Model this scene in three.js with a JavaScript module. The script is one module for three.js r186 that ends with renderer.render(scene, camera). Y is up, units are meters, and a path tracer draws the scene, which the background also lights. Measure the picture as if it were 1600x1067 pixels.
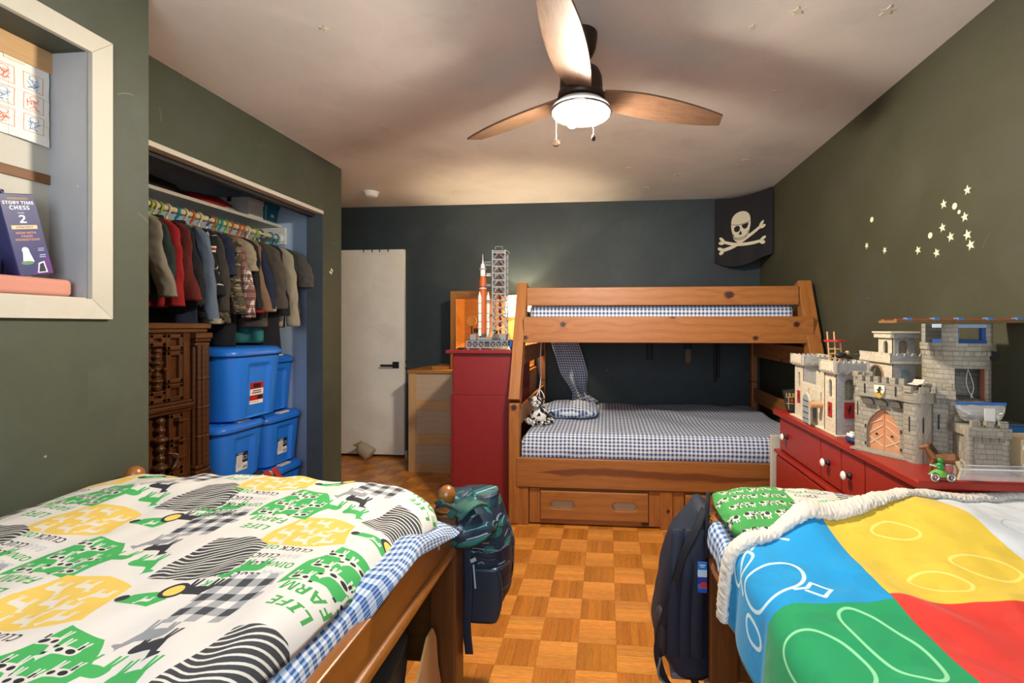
import * as THREE from 'three';
import { RoundedBoxGeometry } from 'three/addons/geometries/RoundedBoxGeometry.js';
import { mergeGeometries, mergeVertices, toCreasedNormals } from 'three/addons/utils/BufferGeometryUtils.js';
import { RectAreaLightUniformsLib } from 'three/addons/lights/RectAreaLightUniformsLib.js';
import { ImprovedNoise } from 'three/addons/math/ImprovedNoise.js';

// ---------------------------------------------------------------- camera, sky, daylight, exposure
// x to the right, y up, the camera looks along -z; metres
const scene = new THREE.Scene();
const CAM_Y = 1.267, FOCAL = 740;
const camera = new THREE.PerspectiveCamera(2 * Math.atan(533.5 / FOCAL) * 180 / Math.PI, 1600 / 1067, 0.05, 60);
camera.position.set(0, CAM_Y, 0);
camera.rotation.y = Math.atan(68 / 740);
camera.setViewOffset(1600, 1067, -80, 23.5, 1600, 1067);      // the photograph's lens shift
scene.add(camera);
scene.background = new THREE.Color(0.75, 0.88, 1.0);          // pale day sky outside the window behind the camera
scene.backgroundIntensity = 1.0;
RectAreaLightUniformsLib.init();
const daylight = new THREE.RectAreaLight(new THREE.Color(0.80, 0.89, 1.0), 6.2, 1.5, 1.15);   // the window behind the camera
daylight.name = 'window_daylight';
daylight.position.set(-0.15, 1.58, 0.86); daylight.lookAt(-0.15, 1.95, -4); scene.add(daylight);
const renderer = new THREE.WebGLRenderer({ antialias: true });
renderer.toneMapping = THREE.LinearToneMapping;
renderer.toneMappingExposure = 1.18;
renderer.shadowMap.enabled = true;
const BULB = { color: new THREE.Color(1.0, 0.90, 0.74), power: 3.3 };          // each of the fan's three bulbs
const LAMP = { color: new THREE.Color(1.0, 0.83, 0.56), power: 2.5 };          // the lamp in the hutch

// ---------------------------------------------------------------- helpers
function mulberry(a) { return () => { a |= 0; a = a + 0x6D2B79F5 | 0; let t = Math.imul(a ^ a >>> 15, 1 | a); t = t + Math.imul(t ^ t >>> 7, 61 | t) ^ t; return ((t ^ t >>> 14) >>> 0) / 4294967296; }; }
const rnd = mulberry(7);
const noise3 = new ImprovedNoise();
const nz = (x, y, z = 0) => noise3.noise(x, y, z);
const fbm = (x, y, z = 0) => nz(x, y, z) * .55 + nz(x * 2.1, y * 2.1, z + 9) * .28 + nz(x * 4.3, y * 4.3, z + 21) * .17;
const R = (d) => d * Math.PI / 180;
const clamp = (x, a = 0, b = 1) => Math.min(b, Math.max(a, x));
const smooth = (a, b, x) => { const t = clamp((x - a) / (b - a)); return t * t * (3 - 2 * t); };
const lerp = (a, b, t) => a + (b - a) * t;
const taken = new Map();
function numbered(n) { const k = taken.get(n) || 0; taken.set(n, k + 1); return k ? `${n}_${String(k).padStart(3, '0')}` : n; }

function prep(g) {                                              // position, normal, uv (and colour) only, not indexed
  let o = g.index ? g.toNonIndexed() : g;
  for (const k of Object.keys(o.attributes)) if (!['position', 'normal', 'uv', 'color'].includes(k)) o.deleteAttribute(k);
  if (!o.attributes.uv) o.setAttribute('uv', new THREE.BufferAttribute(new Float32Array(o.attributes.position.count * 2), 2));
  o.morphAttributes = {};
  return o;
}
function join(list) {
  const a = (Array.isArray(list) ? list : [list]).map(prep);
  if (a.length === 1) { a[0].clearGroups(); return a[0]; }
  const anyC = a.some((g) => g.attributes.color);
  if (anyC) for (const g of a) if (!g.attributes.color) g.setAttribute('color', new THREE.BufferAttribute(new Float32Array(g.attributes.position.count * 3).fill(1), 3));
  return mergeGeometries(a, false);
}
function meshOf(name, geo, mat) {
  const m = new THREE.Mesh(join(geo), mat); m.name = numbered(name); m.castShadow = m.receiveShadow = true; return m;
}
const worldOf = new Set();                                      // things whose parts are given in room coordinates
function part(name, geo, mat, parent, label) {
  const m = meshOf(name, geo, mat);
  if (worldOf.has(parent)) m.geometry.translate(-parent.position.x, -parent.position.y, -parent.position.z);
  parent.add(m); if (label) m.userData.label = label;
  if (parent.isMesh && worldOf.has(parent.parent)) m.geometry.translate(-parent.parent.position.x, -parent.parent.position.y, -parent.parent.position.z);
  return m;
}
function thing(name, label, category, pos = [0, 0, 0], turn = 0, group) {
  const o = new THREE.Group(); o.name = numbered(name); o.position.set(...pos); o.rotation.y = turn; scene.add(o);
  o.userData = { label, category }; if (group) o.userData.group = group;
  return o;
}
function wthing(name, label, category, pos, group) { const o = thing(name, label, category, pos, 0, group); worldOf.add(o); return o; }
function solo(name, geo, mat, label, category, group) {         // a thing that is one mesh, placed by its own base point
  const m = meshOf(name, geo, mat); m.geometry.computeBoundingBox();
  const b = m.geometry.boundingBox, c = [(b.min.x + b.max.x) / 2, b.min.y, (b.min.z + b.max.z) / 2];
  m.geometry.translate(-c[0], -c[1], -c[2]); m.position.set(...c);
  m.userData = { label, category }; if (group) m.userData.group = group;
  scene.add(m); return m;
}
function struct(name, geo, mat, parent = scene) {
  const m = meshOf(name, geo, mat); parent.add(m); if (parent === scene) m.userData.kind = 'structure'; return m;
}
function copyOf(root, pos, turn, label, group, baseName) {
  const c = root.clone(); c.name = numbered(baseName || root.name); c.traverse((k) => { if (k !== c) k.name = numbered(k.name.replace(/_\d{3}$/, '')); });
  c.position.set(...pos); c.rotation.y = turn; c.userData = { ...root.userData, label }; if (group) c.userData.group = group;
  scene.add(c); return c;
}
// uv in metres by the face's direction; grain = axis along which u runs
function metricUV(g, grain = 'x', off) {
  const o = g.index ? g.toNonIndexed() : g; const p = o.attributes.position, n = o.attributes.normal, uv = new Float32Array(p.count * 2);
  const [ou, ov] = off || [rnd() * 3, rnd() * 3], gi = { x: 0, y: 1, z: 2 }[grain];
  for (let i = 0; i < p.count; i++) {
    const P = [p.getX(i), p.getY(i), p.getZ(i)], N = [Math.abs(n.getX(i)), Math.abs(n.getY(i)), Math.abs(n.getZ(i))];
    const k = N[0] > N[1] ? (N[0] > N[2] ? 0 : 2) : (N[1] > N[2] ? 1 : 2), rest = [0, 1, 2].filter((a) => a !== k);
    const ua = rest.includes(gi) ? gi : rest[0], va = rest.find((a) => a !== ua);
    uv[2 * i] = P[ua] + ou; uv[2 * i + 1] = P[va] + ov;
  }
  o.setAttribute('uv', new THREE.BufferAttribute(uv, 2)); return o;
}
function box(w, h, d, x, y, z, o = {}) {                        // box centred at x,y,z with rounded edges
  const r = Math.min(o.r ?? .004, w / 2.02, h / 2.02, d / 2.02);
  let g = r > .0002 ? new RoundedBoxGeometry(w, h, d, o.seg ?? 2, r) : new THREE.BoxGeometry(w, h, d);
  g = metricUV(g, o.grain || (w >= h && w >= d ? 'x' : h >= d ? 'y' : 'z'), o.off);
  if (o.rx) g.rotateX(o.rx); if (o.rz) g.rotateZ(o.rz); if (o.ry) g.rotateY(o.ry);
  return g.translate(x, y, z);
}
const slab = (x0, x1, y0, y1, d0, d1, o) => box(x1 - x0, y1 - y0, Math.abs(d1 - d0), (x0 + x1) / 2, (y0 + y1) / 2, -(d0 + d1) / 2, o);   // room ranges; d is the distance in front of the camera
function cyl(r0, r1, h, x, y, z, seg = 20, o = {}) { let g = new THREE.CylinderGeometry(r1, r0, h, seg, 1, !!o.open); if (o.rx) g.rotateX(o.rx); if (o.rz) g.rotateZ(o.rz); if (o.ry) g.rotateY(o.ry); return g.translate(x, y, z); }
function ball(r, x, y, z, sx = 1, sy = 1, sz = 1, ws = 20, hs = 14) { return new THREE.SphereGeometry(r, ws, hs).scale(sx, sy, sz).translate(x, y, z); }
function tube(pts, r, seg = 24, rs = 8, closed = false) { return new THREE.TubeGeometry(new THREE.CatmullRomCurve3(pts.map((p) => new THREE.Vector3(...p)), closed), seg, r, rs, closed); }
function bar(a, b, r, seg = 8) {                                // straight round bar between two points
  const A = new THREE.Vector3(...a), B = new THREE.Vector3(...b), d = B.clone().sub(A), g = new THREE.CylinderGeometry(r, r, d.length(), seg);
  g.applyQuaternion(new THREE.Quaternion().setFromUnitVectors(new THREE.Vector3(0, 1, 0), d.normalize())); return g.translate((A.x + B.x) / 2, (A.y + B.y) / 2, (A.z + B.z) / 2);
}
function plank(a, b, w, t, roll = 0) {                          // rectangular beam between two points: w across, t thick
  const A = new THREE.Vector3(...a), B = new THREE.Vector3(...b), d = B.clone().sub(A), L = d.length();
  let g = metricUV(new RoundedBoxGeometry(w, L, t, 2, Math.min(.004, w / 2.1, t / 2.1)), 'y'); g.rotateY(roll);
  g.applyQuaternion(new THREE.Quaternion().setFromUnitVectors(new THREE.Vector3(0, 1, 0), d.normalize())); return g.translate((A.x + B.x) / 2, (A.y + B.y) / 2, (A.z + B.z) / 2);
}
const lathe = (prof, seg = 24) => new THREE.LatheGeometry(prof.map((p) => new THREE.Vector2(...p)), seg);
function shapeOf(pts) { const s = new THREE.Shape(); pts.forEach((p, i) => i ? s.lineTo(...p) : s.moveTo(...p)); s.closePath(); return s; }
function extr(shape, depth, bevel = 0, curve = 10) {
  return new THREE.ExtrudeGeometry(shape, { depth, bevelEnabled: bevel > 0, bevelThickness: bevel, bevelSize: bevel, bevelOffset: -bevel, bevelSegments: 2, curveSegments: curve });
}
// cloth with thickness from a grid of points f(u,v); uvf gives texture coordinates in metres
function sheet(f, nu, nv, t, uvf) {
  const P = [], N = [], pos = [], uv = [], idx = [];
  for (let j = 0; j <= nv; j++) for (let i = 0; i <= nu; i++) P.push(new THREE.Vector3(...f(i / nu, j / nv)));
  const at = (i, j) => P[Math.min(nv, Math.max(0, j)) * (nu + 1) + Math.min(nu, Math.max(0, i))];
  for (let j = 0; j <= nv; j++) for (let i = 0; i <= nu; i++) {
    const n = at(i + 1, j).clone().sub(at(i - 1, j)).cross(at(i, j + 1).clone().sub(at(i, j - 1)));
    N.push(n.lengthSq() > 1e-18 ? n.normalize() : new THREE.Vector3(0, 1, 0));
  }
  const nn = P.length;
  for (let s = 0; s < 2; s++) P.forEach((p, k) => {
    const q = s ? p.clone().addScaledVector(N[k], -t) : p; pos.push(q.x, q.y, q.z);
    const i = k % (nu + 1), j = Math.floor(k / (nu + 1)); uv.push(...uvf(i / nu, j / nv, p));
  });
  const id = (i, j, s) => s * nn + j * (nu + 1) + i;
  for (let j = 0; j < nv; j++) for (let i = 0; i < nu; i++) {
    idx.push(id(i, j, 0), id(i + 1, j, 0), id(i + 1, j + 1, 0), id(i, j, 0), id(i + 1, j + 1, 0), id(i, j + 1, 0));
    idx.push(id(i, j, 1), id(i + 1, j + 1, 1), id(i + 1, j, 1), id(i, j, 1), id(i, j + 1, 1), id(i + 1, j + 1, 1));
  }
  const rim = (a, b) => idx.push(a, a + nn, b, b, a + nn, b + nn);
  for (let i = 0; i < nu; i++) { rim(id(i, 0, 0), id(i + 1, 0, 0)); rim(id(i + 1, nv, 0), id(i, nv, 0)); }
  for (let j = 0; j < nv; j++) { rim(id(0, j + 1, 0), id(0, j, 0)); rim(id(nu, j, 0), id(nu, j + 1, 0)); }
  const g = new THREE.BufferGeometry();
  g.setAttribute('position', new THREE.Float32BufferAttribute(pos, 3)); g.setAttribute('uv', new THREE.Float32BufferAttribute(uv, 2));
  g.setIndex(idx); g.computeVertexNormals();
  return g;
}
// closed skin through rings: ring(k, a) -> point, k = 0..1 along, a = 0..2pi around
function loft(ring, nk, na, uvf, capped = true) {
  const pos = [], uv = [], idx = [];
  for (let k = 0; k <= nk; k++) for (let a = 0; a <= na; a++) { const p = ring(k / nk, a / na * Math.PI * 2); pos.push(...p); uv.push(...(uvf ? uvf(k / nk, a / na, p) : [a / na, k / nk])); }
  const id = (k, a) => k * (na + 1) + a;
  for (let k = 0; k < nk; k++) for (let a = 0; a < na; a++) idx.push(id(k, a), id(k + 1, a), id(k + 1, a + 1), id(k, a), id(k + 1, a + 1), id(k, a + 1));
  if (capped) for (const k of [0, nk]) {
    let c = [0, 0, 0]; for (let a = 0; a < na; a++) for (let q = 0; q < 3; q++) c[q] += pos[id(k, a) * 3 + q] / na;
    const b = pos.length / 3; pos.push(...c); uv.push(...(uvf ? uvf(k / nk, .5, c) : [.5, .5]));
    for (let a = 0; a < na; a++) k === 0 ? idx.push(b, id(k, a), id(k, a + 1)) : idx.push(b, id(k, a + 1), id(k, a));
  }
  let g = new THREE.BufferGeometry();
  g.setAttribute('position', new THREE.Float32BufferAttribute(pos, 3)); g.setAttribute('uv', new THREE.Float32BufferAttribute(uv, 2)); g.setIndex(idx);
  g.computeVertexNormals(); return g;
}
const sgnpow = (x, e) => Math.sign(x) * Math.pow(Math.abs(x), e);

// ---------------------------------------------------------------- textures and materials
function canvasTex(w, h, draw, mx = 1, my = 1) {                // mx, my: metres covered by one repeat
  const c = document.createElement('canvas'); c.width = w; c.height = h; const x = c.getContext('2d'); draw(x, w, h);
  const t = new THREE.CanvasTexture(c); t.colorSpace = THREE.SRGBColorSpace; t.wrapS = t.wrapT = THREE.RepeatWrapping; t.repeat.set(1 / mx, 1 / my); t.anisotropy = 8; return t;
}
function dataTex(w, h, f, mx = 1, my = 1, srgb = true) {        // f(i/w, j/h) -> [r,g,b] 0..1
  const d = new Uint8Array(w * h * 4);
  for (let j = 0; j < h; j++) for (let i = 0; i < w; i++) { const c = f(i / w, j / h), k = (j * w + i) * 4; d[k] = clamp(c[0]) * 255; d[k + 1] = clamp(c[1]) * 255; d[k + 2] = clamp(c[2]) * 255; d[k + 3] = 255; }
  const t = new THREE.DataTexture(d, w, h, THREE.RGBAFormat); t.magFilter = THREE.LinearFilter; t.minFilter = THREE.LinearMipmapLinearFilter; t.generateMipmaps = true;
  t.wrapS = t.wrapT = THREE.RepeatWrapping; t.repeat.set(1 / mx, 1 / my); if (srgb) t.colorSpace = THREE.SRGBColorSpace; t.needsUpdate = true; return t;
}
const hex = (s) => [1, 3, 5].map((i) => parseInt(s.slice(i, i + 2), 16) / 255);
const mixc = (a, b, t) => a.map((v, i) => lerp(v, b[i], t));
// wood: u along the grain; knots are [u, v, radius] in tile units
function woodTex(light, dark, seed, o = {}) {
  const W = o.w || 512, H = o.h || 256, mx = o.mx || 1.2, my = o.my || .5, L = hex(light), Dk = hex(dark), kn = o.knots || [], fine = o.fine ?? 90, ring = o.ring ?? 5;
  return dataTex(W, H, (u, v) => {
    const a = Math.cos(u * 6.2832), b = Math.sin(u * 6.2832);   // closes along the grain
    let vv = v * my * ring * 4 + .35 * nz(a * 1.2 + seed, b * 1.2, v * 5), kd = 0, kc = 0;
    for (const [ku, kv, kr] of kn) { const dx = (u - ku) * mx, dy = (v - kv) * my, q = Math.hypot(dx * .8, dy); kd += .9 * Math.exp(-q * q / (kr * kr * 6)) * Math.sign(dy || 1); kc = Math.max(kc, 1 - smooth(kr * .55, kr * 1.35, q * (1 + .22 * nz(dx * 55 + ku * 90, dy * 55, seed)))); }
    vv += kd;
    const band = .5 + .5 * Math.sin(vv * 6.2832 + 1.5 * nz(a + seed, b, v * 3 + 4)), streak = nz(a * 2.2 + seed, b * 2.2, v * fine * my * 2) * .5 + nz(a * 6, b * 6 + seed, v * fine * my * 5) * .35;
    let t = clamp(.18 + .42 * Math.pow(band, 2.2) * (o.band ?? 1) + streak * (o.streak ?? .55));
    let c = mixc(L, Dk, t);
    if (kc > 0) c = mixc(c, mixc(Dk, [.10, .04, .015], .75), kc * .95);
    if (o.mark) c = mixc(c, Dk, o.mark(u, v));
    return c;
  }, mx, my);
}
const std = (color, rough = .7, o = {}) => new THREE.MeshStandardMaterial({ color: new THREE.Color(color), roughness: rough, ...o });
const texd = (map, rough = .7, o = {}) => new THREE.MeshStandardMaterial({ map, roughness: rough, ...o });
const phys = (o) => new THREE.MeshPhysicalMaterial(o);
const bumpy = dataTex(256, 256, (u, v) => { const s = .5 + .5 * fbm(u * 40, v * 40, 3) * .9; return [s, s, s]; }, .35, .35, false);
function painted(color, seed, scuffs = 0, o = {}) {             // rolled wall paint with scratches and chips
  const base = hex(color);
  const m = canvasTex(1024, 1024, (x, w, h) => {
    x.fillStyle = color; x.fillRect(0, 0, w, h);
    const r = mulberry(seed);
    for (let i = 0; i < 260; i++) { const v = r() < .5 ? 255 : 0; x.fillStyle = `rgba(${v},${v},${v},${.004 + .008 * r()})`; const E = [r() * w, r() * h, 40 + 120 * r(), 30 + 90 * r(), r() * 3]; for (const ox of [-w, 0, w]) for (const oy of [-h, 0, h]) { x.beginPath(); x.ellipse(E[0] + ox, E[1] + oy, E[2], E[3], E[4], 0, 7); x.fill(); } }
    for (let i = 0; i < scuffs; i++) {
      const X = r() * w, Y = r() * h, a = r() * 6;
      if (r() < .6) { x.strokeStyle = `rgba(215,215,200,${.1 + .3 * r()})`; x.lineWidth = .6 + r(); x.beginPath(); x.moveTo(X, Y); x.quadraticCurveTo(X + 20 * Math.cos(a), Y + 20 * Math.sin(a), X + 34 * Math.cos(a + .3), Y + 34 * Math.sin(a + .3)); x.stroke(); }
      else { x.fillStyle = `rgba(226,224,212,${.5 + .5 * r()})`; x.beginPath(); x.ellipse(X, Y, 1 + 2.4 * r() * r(), .8 + 1.6 * r(), a, 0, 7); x.fill(); }
    }
  }, 1.7, 1.7);
  return texd(m, o.rough ?? .62, { bumpMap: bumpy, bumpScale: .0006, ...o.extra });
}
const M = {
  green: painted('#3f4535', 11, 26), greenPlain: painted('#3e3d2a', 12, 6), navy: painted('#2a3438', 13, 5), jamb: painted('#37434a', 14, 8),
  ceiling: painted('#ddd6d0', 15, 0, { rough: .8 }), closetBlue: painted('#a9bcd6', 16, 10), closetWhite: painted('#d8d5cc', 17, 4),
  trim: painted('#c6beb0', 18, 20, { rough: .45 }), door: painted('#f6efe3', 19, 8, { rough: .5 }),
  black: std('#16161a', .6), dark: std('#242428', .7), white: std('#e9e7e2', .55), bronze: std('#3b2a20', .42, { metalness: .55 }), chrome: std('#c9c9cc', .2, { metalness: 1 }), brass: std('#b08a4a', .35, { metalness: .9 }),
};
const pineMap = woodTex('#a0662f', '#7b4218', 3.3, { w: 1024, h: 512, mx: 1.5, my: .75, band: .6, streak: .5, knots: [[.1, .3, .020], [.34, .7, .024], [.62, .22, .017], [.8, .55, .022], [.5, .46, .011], [.93, .86, .016], [.22, .93, .015], [.45, .10, .014], [.70, .80, .018]] });
const streakMap = woodTex('#a0662f', '#5a2e13', 3.3, { w: 1024, h: 256, mx: 1.9, my: .19, band: .25, streak: .35, mark: (u, v) => { const c = .5 + .05 * Math.sin(u * 6) + .10 * nz(u * 5, 3, 1), w = .15 * smooth(.08, .2, u) * smooth(.9, .6, u) + .02; return .75 * (1 - smooth(w * .4, w, Math.abs(v - c + .06 * nz(u * 14, v * 3, 2)))) * smooth(.06, .12, u) * smooth(.95, .8, u); } });
const pineDarkMap = woodTex('#a9713c', '#7b431d', 8.1, { w: 1024, h: 512, mx: 1.4, my: .7, band: .6, streak: .5, knots: [[.15, .4, .016], [.55, .72, .02], [.77, .2, .012]] });
const oakMap = woodTex('#c59d6c', '#a67c4d', 5.2, { band: .35, streak: .35 });
const plyMap = woodTex('#b8a288', '#a18a70', 6.4, { band: .3, streak: .25 });
const honeyMap = woodTex('#b0742f', '#84501c', 2.7, { band: .45, streak: .45 });
const walnutMap = woodTex('#80604a', '#553b2a', 9.4, { mx: .8, my: .3, w: 512, h: 512, band: .3, streak: .9, fine: 150 });
const carvedMap = woodTex('#543013', '#2a1508', 4.4, { band: .7, streak: .7 });
const lacqMap = woodTex('#9a5f24', '#76420f', 1.4, { mx: 1.2, my: .6, band: .4, streak: .4 });
Object.assign(M, {
  pine: texd(pineMap, .42), streak: texd(streakMap, .42), pineDark: texd(pineDarkMap, .5), oak: texd(oakMap, .6), ply: texd(plyMap, .75), honey: texd(honeyMap, .5), walnut: texd(walnutMap, .5),
  carved: texd(carvedMap, .34), lacq: phys({ map: lacqMap, roughness: .35, clearcoat: .5, clearcoatRoughness: .25 }),
});
// painted red furniture: brushed paint with worn chips
function redPaint(color, seed) {
  return texd(canvasTex(1024, 1024, (x, w, h) => {
    x.fillStyle = color; x.fillRect(0, 0, w, h); const r = mulberry(seed);
    for (let i = 0; i < 900; i++) { const d = r() < .5; x.fillStyle = d ? `rgba(60,0,0,${.03 * r()})` : `rgba(255,150,110,${.03 * r()})`; x.fillRect(r() * w, r() * h, 60 + 220 * r(), 1 + 2 * r()); }
    for (let i = 0; i < 26; i++) { x.fillStyle = `rgba(222,190,150,${.3 + .5 * r()})`; x.beginPath(); x.ellipse(r() * w, r() * h, 1 + 2 * r(), .8 + r(), r() * 3, 0, 7); x.fill(); }
  }, 1.1, 1.1), .42, { bumpMap: bumpy, bumpScale: .0003 });
}
M.redBright = redPaint('#932316', 31); M.redDeep = redPaint('#7e1d20', 32);
// gingham: one check pair per tile
function ginghamTex(size, dark, mid, light = '#d6d8dd') {
  return canvasTex(256, 256, (x, w) => {
    const n = 8, s = w / n;
    for (let j = 0; j < n; j++) for (let i = 0; i < n; i++) { x.fillStyle = (i % 2 && j % 2) ? dark : (i % 2 || j % 2) ? mid : light; x.fillRect(i * s, j * s, s, s); }
    for (let i = 0; i < w; i += 2) { x.fillStyle = 'rgba(255,255,255,.05)'; x.fillRect(i, 0, 1, w); x.fillRect(0, i, w, 1); }
  }, size * 4, size * 4);
}
M.gingham = texd(ginghamTex(.023, '#24508f', '#94a9ca'), .9, { side: THREE.DoubleSide });
M.ginghamNavy = texd(ginghamTex(.026, '#2b3c66', '#9fa9bf'), .9, { side: THREE.DoubleSide });
// ---------------------------------------------------------------- the room
const CEIL = 2.44, BACK = 4.46, RIGHT = 1.39, LEFT = -1.62, CLOS = -1.97, FRONT = -0.92;   // BACK and FRONT are distances in front of the camera
{
  // floor: slab, hidden field, and the parquet blocks in view (each five strips of wood)
  const floor = struct('floor', slab(-2.95, RIGHT + .12, -.15, -.010, FRONT - .12, BACK + .12, { r: 0 }), std('#4a2f18', .8));
  const S = .1524, X0 = .038, D0 = 2.964;
  const stripMap = woodTex('#ffffff', '#cfb499', 7.7, { mx: .5, my: .2, w: 512, h: 256, band: .4, streak: .8 });
  const mat = phys({ map: stripMap, vertexColors: true, roughness: .34, clearcoat: .25, clearcoatRoughness: .3 });
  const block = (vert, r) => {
    const gs = [], w = S / 5, g0 = .0005, base = vert ? [.52, .185, .020] : [.72, .29, .052];  // sheen by strip direction painted into the colour: strips running away are darker
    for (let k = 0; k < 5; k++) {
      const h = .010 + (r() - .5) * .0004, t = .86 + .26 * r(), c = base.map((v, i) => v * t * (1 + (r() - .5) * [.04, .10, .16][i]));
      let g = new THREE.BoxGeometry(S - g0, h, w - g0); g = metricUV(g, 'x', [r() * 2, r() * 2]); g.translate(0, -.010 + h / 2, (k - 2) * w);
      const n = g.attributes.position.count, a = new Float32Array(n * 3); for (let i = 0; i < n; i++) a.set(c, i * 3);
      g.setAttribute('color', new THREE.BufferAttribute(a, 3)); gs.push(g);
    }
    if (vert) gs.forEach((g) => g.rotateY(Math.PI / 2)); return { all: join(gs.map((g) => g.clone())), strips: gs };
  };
  const backing = box(S - .0012, .006, S - .0012, 0, -.0075, 0, { r: 0 }); const r = mulberry(99), kinds = [[], []];
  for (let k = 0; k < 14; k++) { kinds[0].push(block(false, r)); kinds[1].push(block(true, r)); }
  const rest = [];
  for (let i = -20; i < 9; i++) for (let k = -10; k < 26; k++) {
    const x = X0 + (i + .5) * S, d = D0 - (k - .5) * S;
    if (x - S / 2 < -2.95 || d > BACK + .07 || d < FRONT - .1) continue;
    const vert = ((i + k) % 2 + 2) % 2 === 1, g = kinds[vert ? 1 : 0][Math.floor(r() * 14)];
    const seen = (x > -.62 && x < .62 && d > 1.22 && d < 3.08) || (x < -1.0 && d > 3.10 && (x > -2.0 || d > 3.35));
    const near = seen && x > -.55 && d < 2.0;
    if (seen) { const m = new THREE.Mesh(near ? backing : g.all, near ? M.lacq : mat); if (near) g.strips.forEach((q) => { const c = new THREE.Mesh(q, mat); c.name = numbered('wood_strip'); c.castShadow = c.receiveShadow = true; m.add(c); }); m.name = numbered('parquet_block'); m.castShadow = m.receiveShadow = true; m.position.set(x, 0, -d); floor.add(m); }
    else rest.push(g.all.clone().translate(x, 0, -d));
  }
  const f = new THREE.Mesh(mergeGeometries(rest), mat); f.name = 'parquet_field'; f.userData.kind = 'stuff'; f.receiveShadow = true; floor.add(f);
}
struct('ceiling', slab(-2.95, RIGHT + .12, CEIL, CEIL + .12, FRONT - .12, BACK + .12, { r: 0 }), M.ceiling);
struct('wall_back', slab(-2.95, RIGHT + .12, -.15, CEIL, BACK, BACK + .12, { r: 0 }), M.navy);
struct('wall_right', slab(RIGHT, RIGHT + .12, -.15, CEIL, FRONT - .12, BACK, { r: 0 }), M.greenPlain);
{ // wall behind the camera with the window that lets the daylight in
  const x0 = -.95, x1 = .65, y0 = .98, y1 = 2.18;
  struct('wall_front', [slab(-2.95, x0, -.15, CEIL, FRONT - .12, FRONT, { r: 0 }), slab(x1, RIGHT, -.15, CEIL, FRONT - .12, FRONT, { r: 0 }), slab(x0, x1, -.15, y0, FRONT - .12, FRONT, { r: 0 }), slab(x0, x1, y1, CEIL, FRONT - .12, FRONT, { r: 0 })], M.greenPlain);
  const w = struct('window_1', [slab(x0, x0 + .05, y0, y1, FRONT - .1, FRONT + .015), slab(x1 - .05, x1, y0, y1, FRONT - .1, FRONT + .015), slab(x0, x1, y0, y0 + .05, FRONT - .1, FRONT + .04), slab(x0, x1, y1 - .05, y1, FRONT - .1, FRONT + .015), slab(-.175, -.125, y0, y1, FRONT - .08, FRONT - .03)], M.trim);
  for (const [a, b] of [[x0 + .05, -.175], [-.125, x1 - .05]]) part('pane', slab(a, b, y0 + .05, y1 - .05, FRONT - .06, FRONT - .055, { r: 0 }), phys({ color: 0xffffff, transmission: 1, thickness: 0, roughness: .02 }), w);
}
{ // near left wall with its framed recess
  const d0 = .28, d1 = 1.342, y0 = 1.353, y1 = 2.126, xb = -1.75, E = 1.54;
  struct('wall_left', [slab(-1.97, LEFT, -.15, CEIL, FRONT, d0, { r: 0 }), slab(-1.97, LEFT, -.15, CEIL, d1, E, { r: 0 }), slab(-1.97, LEFT, -.15, y0, d0, d1, { r: 0 }), slab(-1.97, LEFT, y1, CEIL, d0, d1, { r: 0 }), slab(-1.97, xb - .01, y0, y1, d0, d1, { r: 0 })], M.green);
  const lin = struct('wall_recess', slab(xb - .01, xb, y0, y1, d0, d1, { r: 0 }), texd(canvasTex(512, 512, (x, w, h) => {
    x.fillStyle = '#bcb7ab'; x.fillRect(0, 0, w, h); const r = mulberry(5);
    for (let i = 0; i < 60; i++) { x.strokeStyle = `rgba(70,62,56,${.05 + .2 * r()})`; x.lineWidth = .6; const X = r() * w, Y = h * (.5 + .5 * r()); x.beginPath(); x.moveTo(X, Y); x.bezierCurveTo(X + 20 * r(), Y - 20 * r(), X - 20 * r(), Y + 10, X + 30 * r() - 15, Y + 25 * r()); x.stroke(); }
  }, .8, .8), .6));
  part('upper_board', slab(xb, xb + .012, 2.06, y1, d0, d1, { r: .001, grain: 'z' }), M.oak, lin);
  part('brown_strip', slab(xb, xb + .006, 1.712, 1.742, d0, d1 - .005, { r: .001, grain: 'z' }), texd(woodTex('#7c5230', '#5b3819', 3, {}), .6), lin);
  struct('wall_recess_jamb', [slab(xb, LEFT - .0005, y0, y1, d1 - .004, d1 + .01, { r: .0005 })], painted('#b3b4b6', 22, 60));
  struct('wall_recess_sill', [slab(xb, LEFT - .0005, y0 - .02, y0 + .004, d0, d1 - .004, { r: .0005 })], M.trim);
  const o = .063, mitre = (pts) => { const g = extr(shapeOf(pts), .014, .002); g.rotateY(Math.PI / 2); return metricUV(g.translate(LEFT, 0, 0), 'z'); };
  const fr = struct('trim_1', [mitre([[d1, y0], [d1 + o, y0 - o], [d1 + o, y1 + o], [d1, y1]])], M.trim);
  part('frame_board', mitre([[d0 - o, y0 - o], [d1 + o, y0 - o], [d1, y0], [d0, y0]]), M.trim, fr);
  part('frame_board', mitre([[d0 - o, y1 + o], [d0, y1], [d1, y1], [d1 + o, y1 + o]]), M.trim, fr);
  part('frame_board', mitre([[d0 - o, y0 - o], [d0, y0], [d0, y1], [d0 - o, y1 + o]]), M.trim, fr);
}

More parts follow.
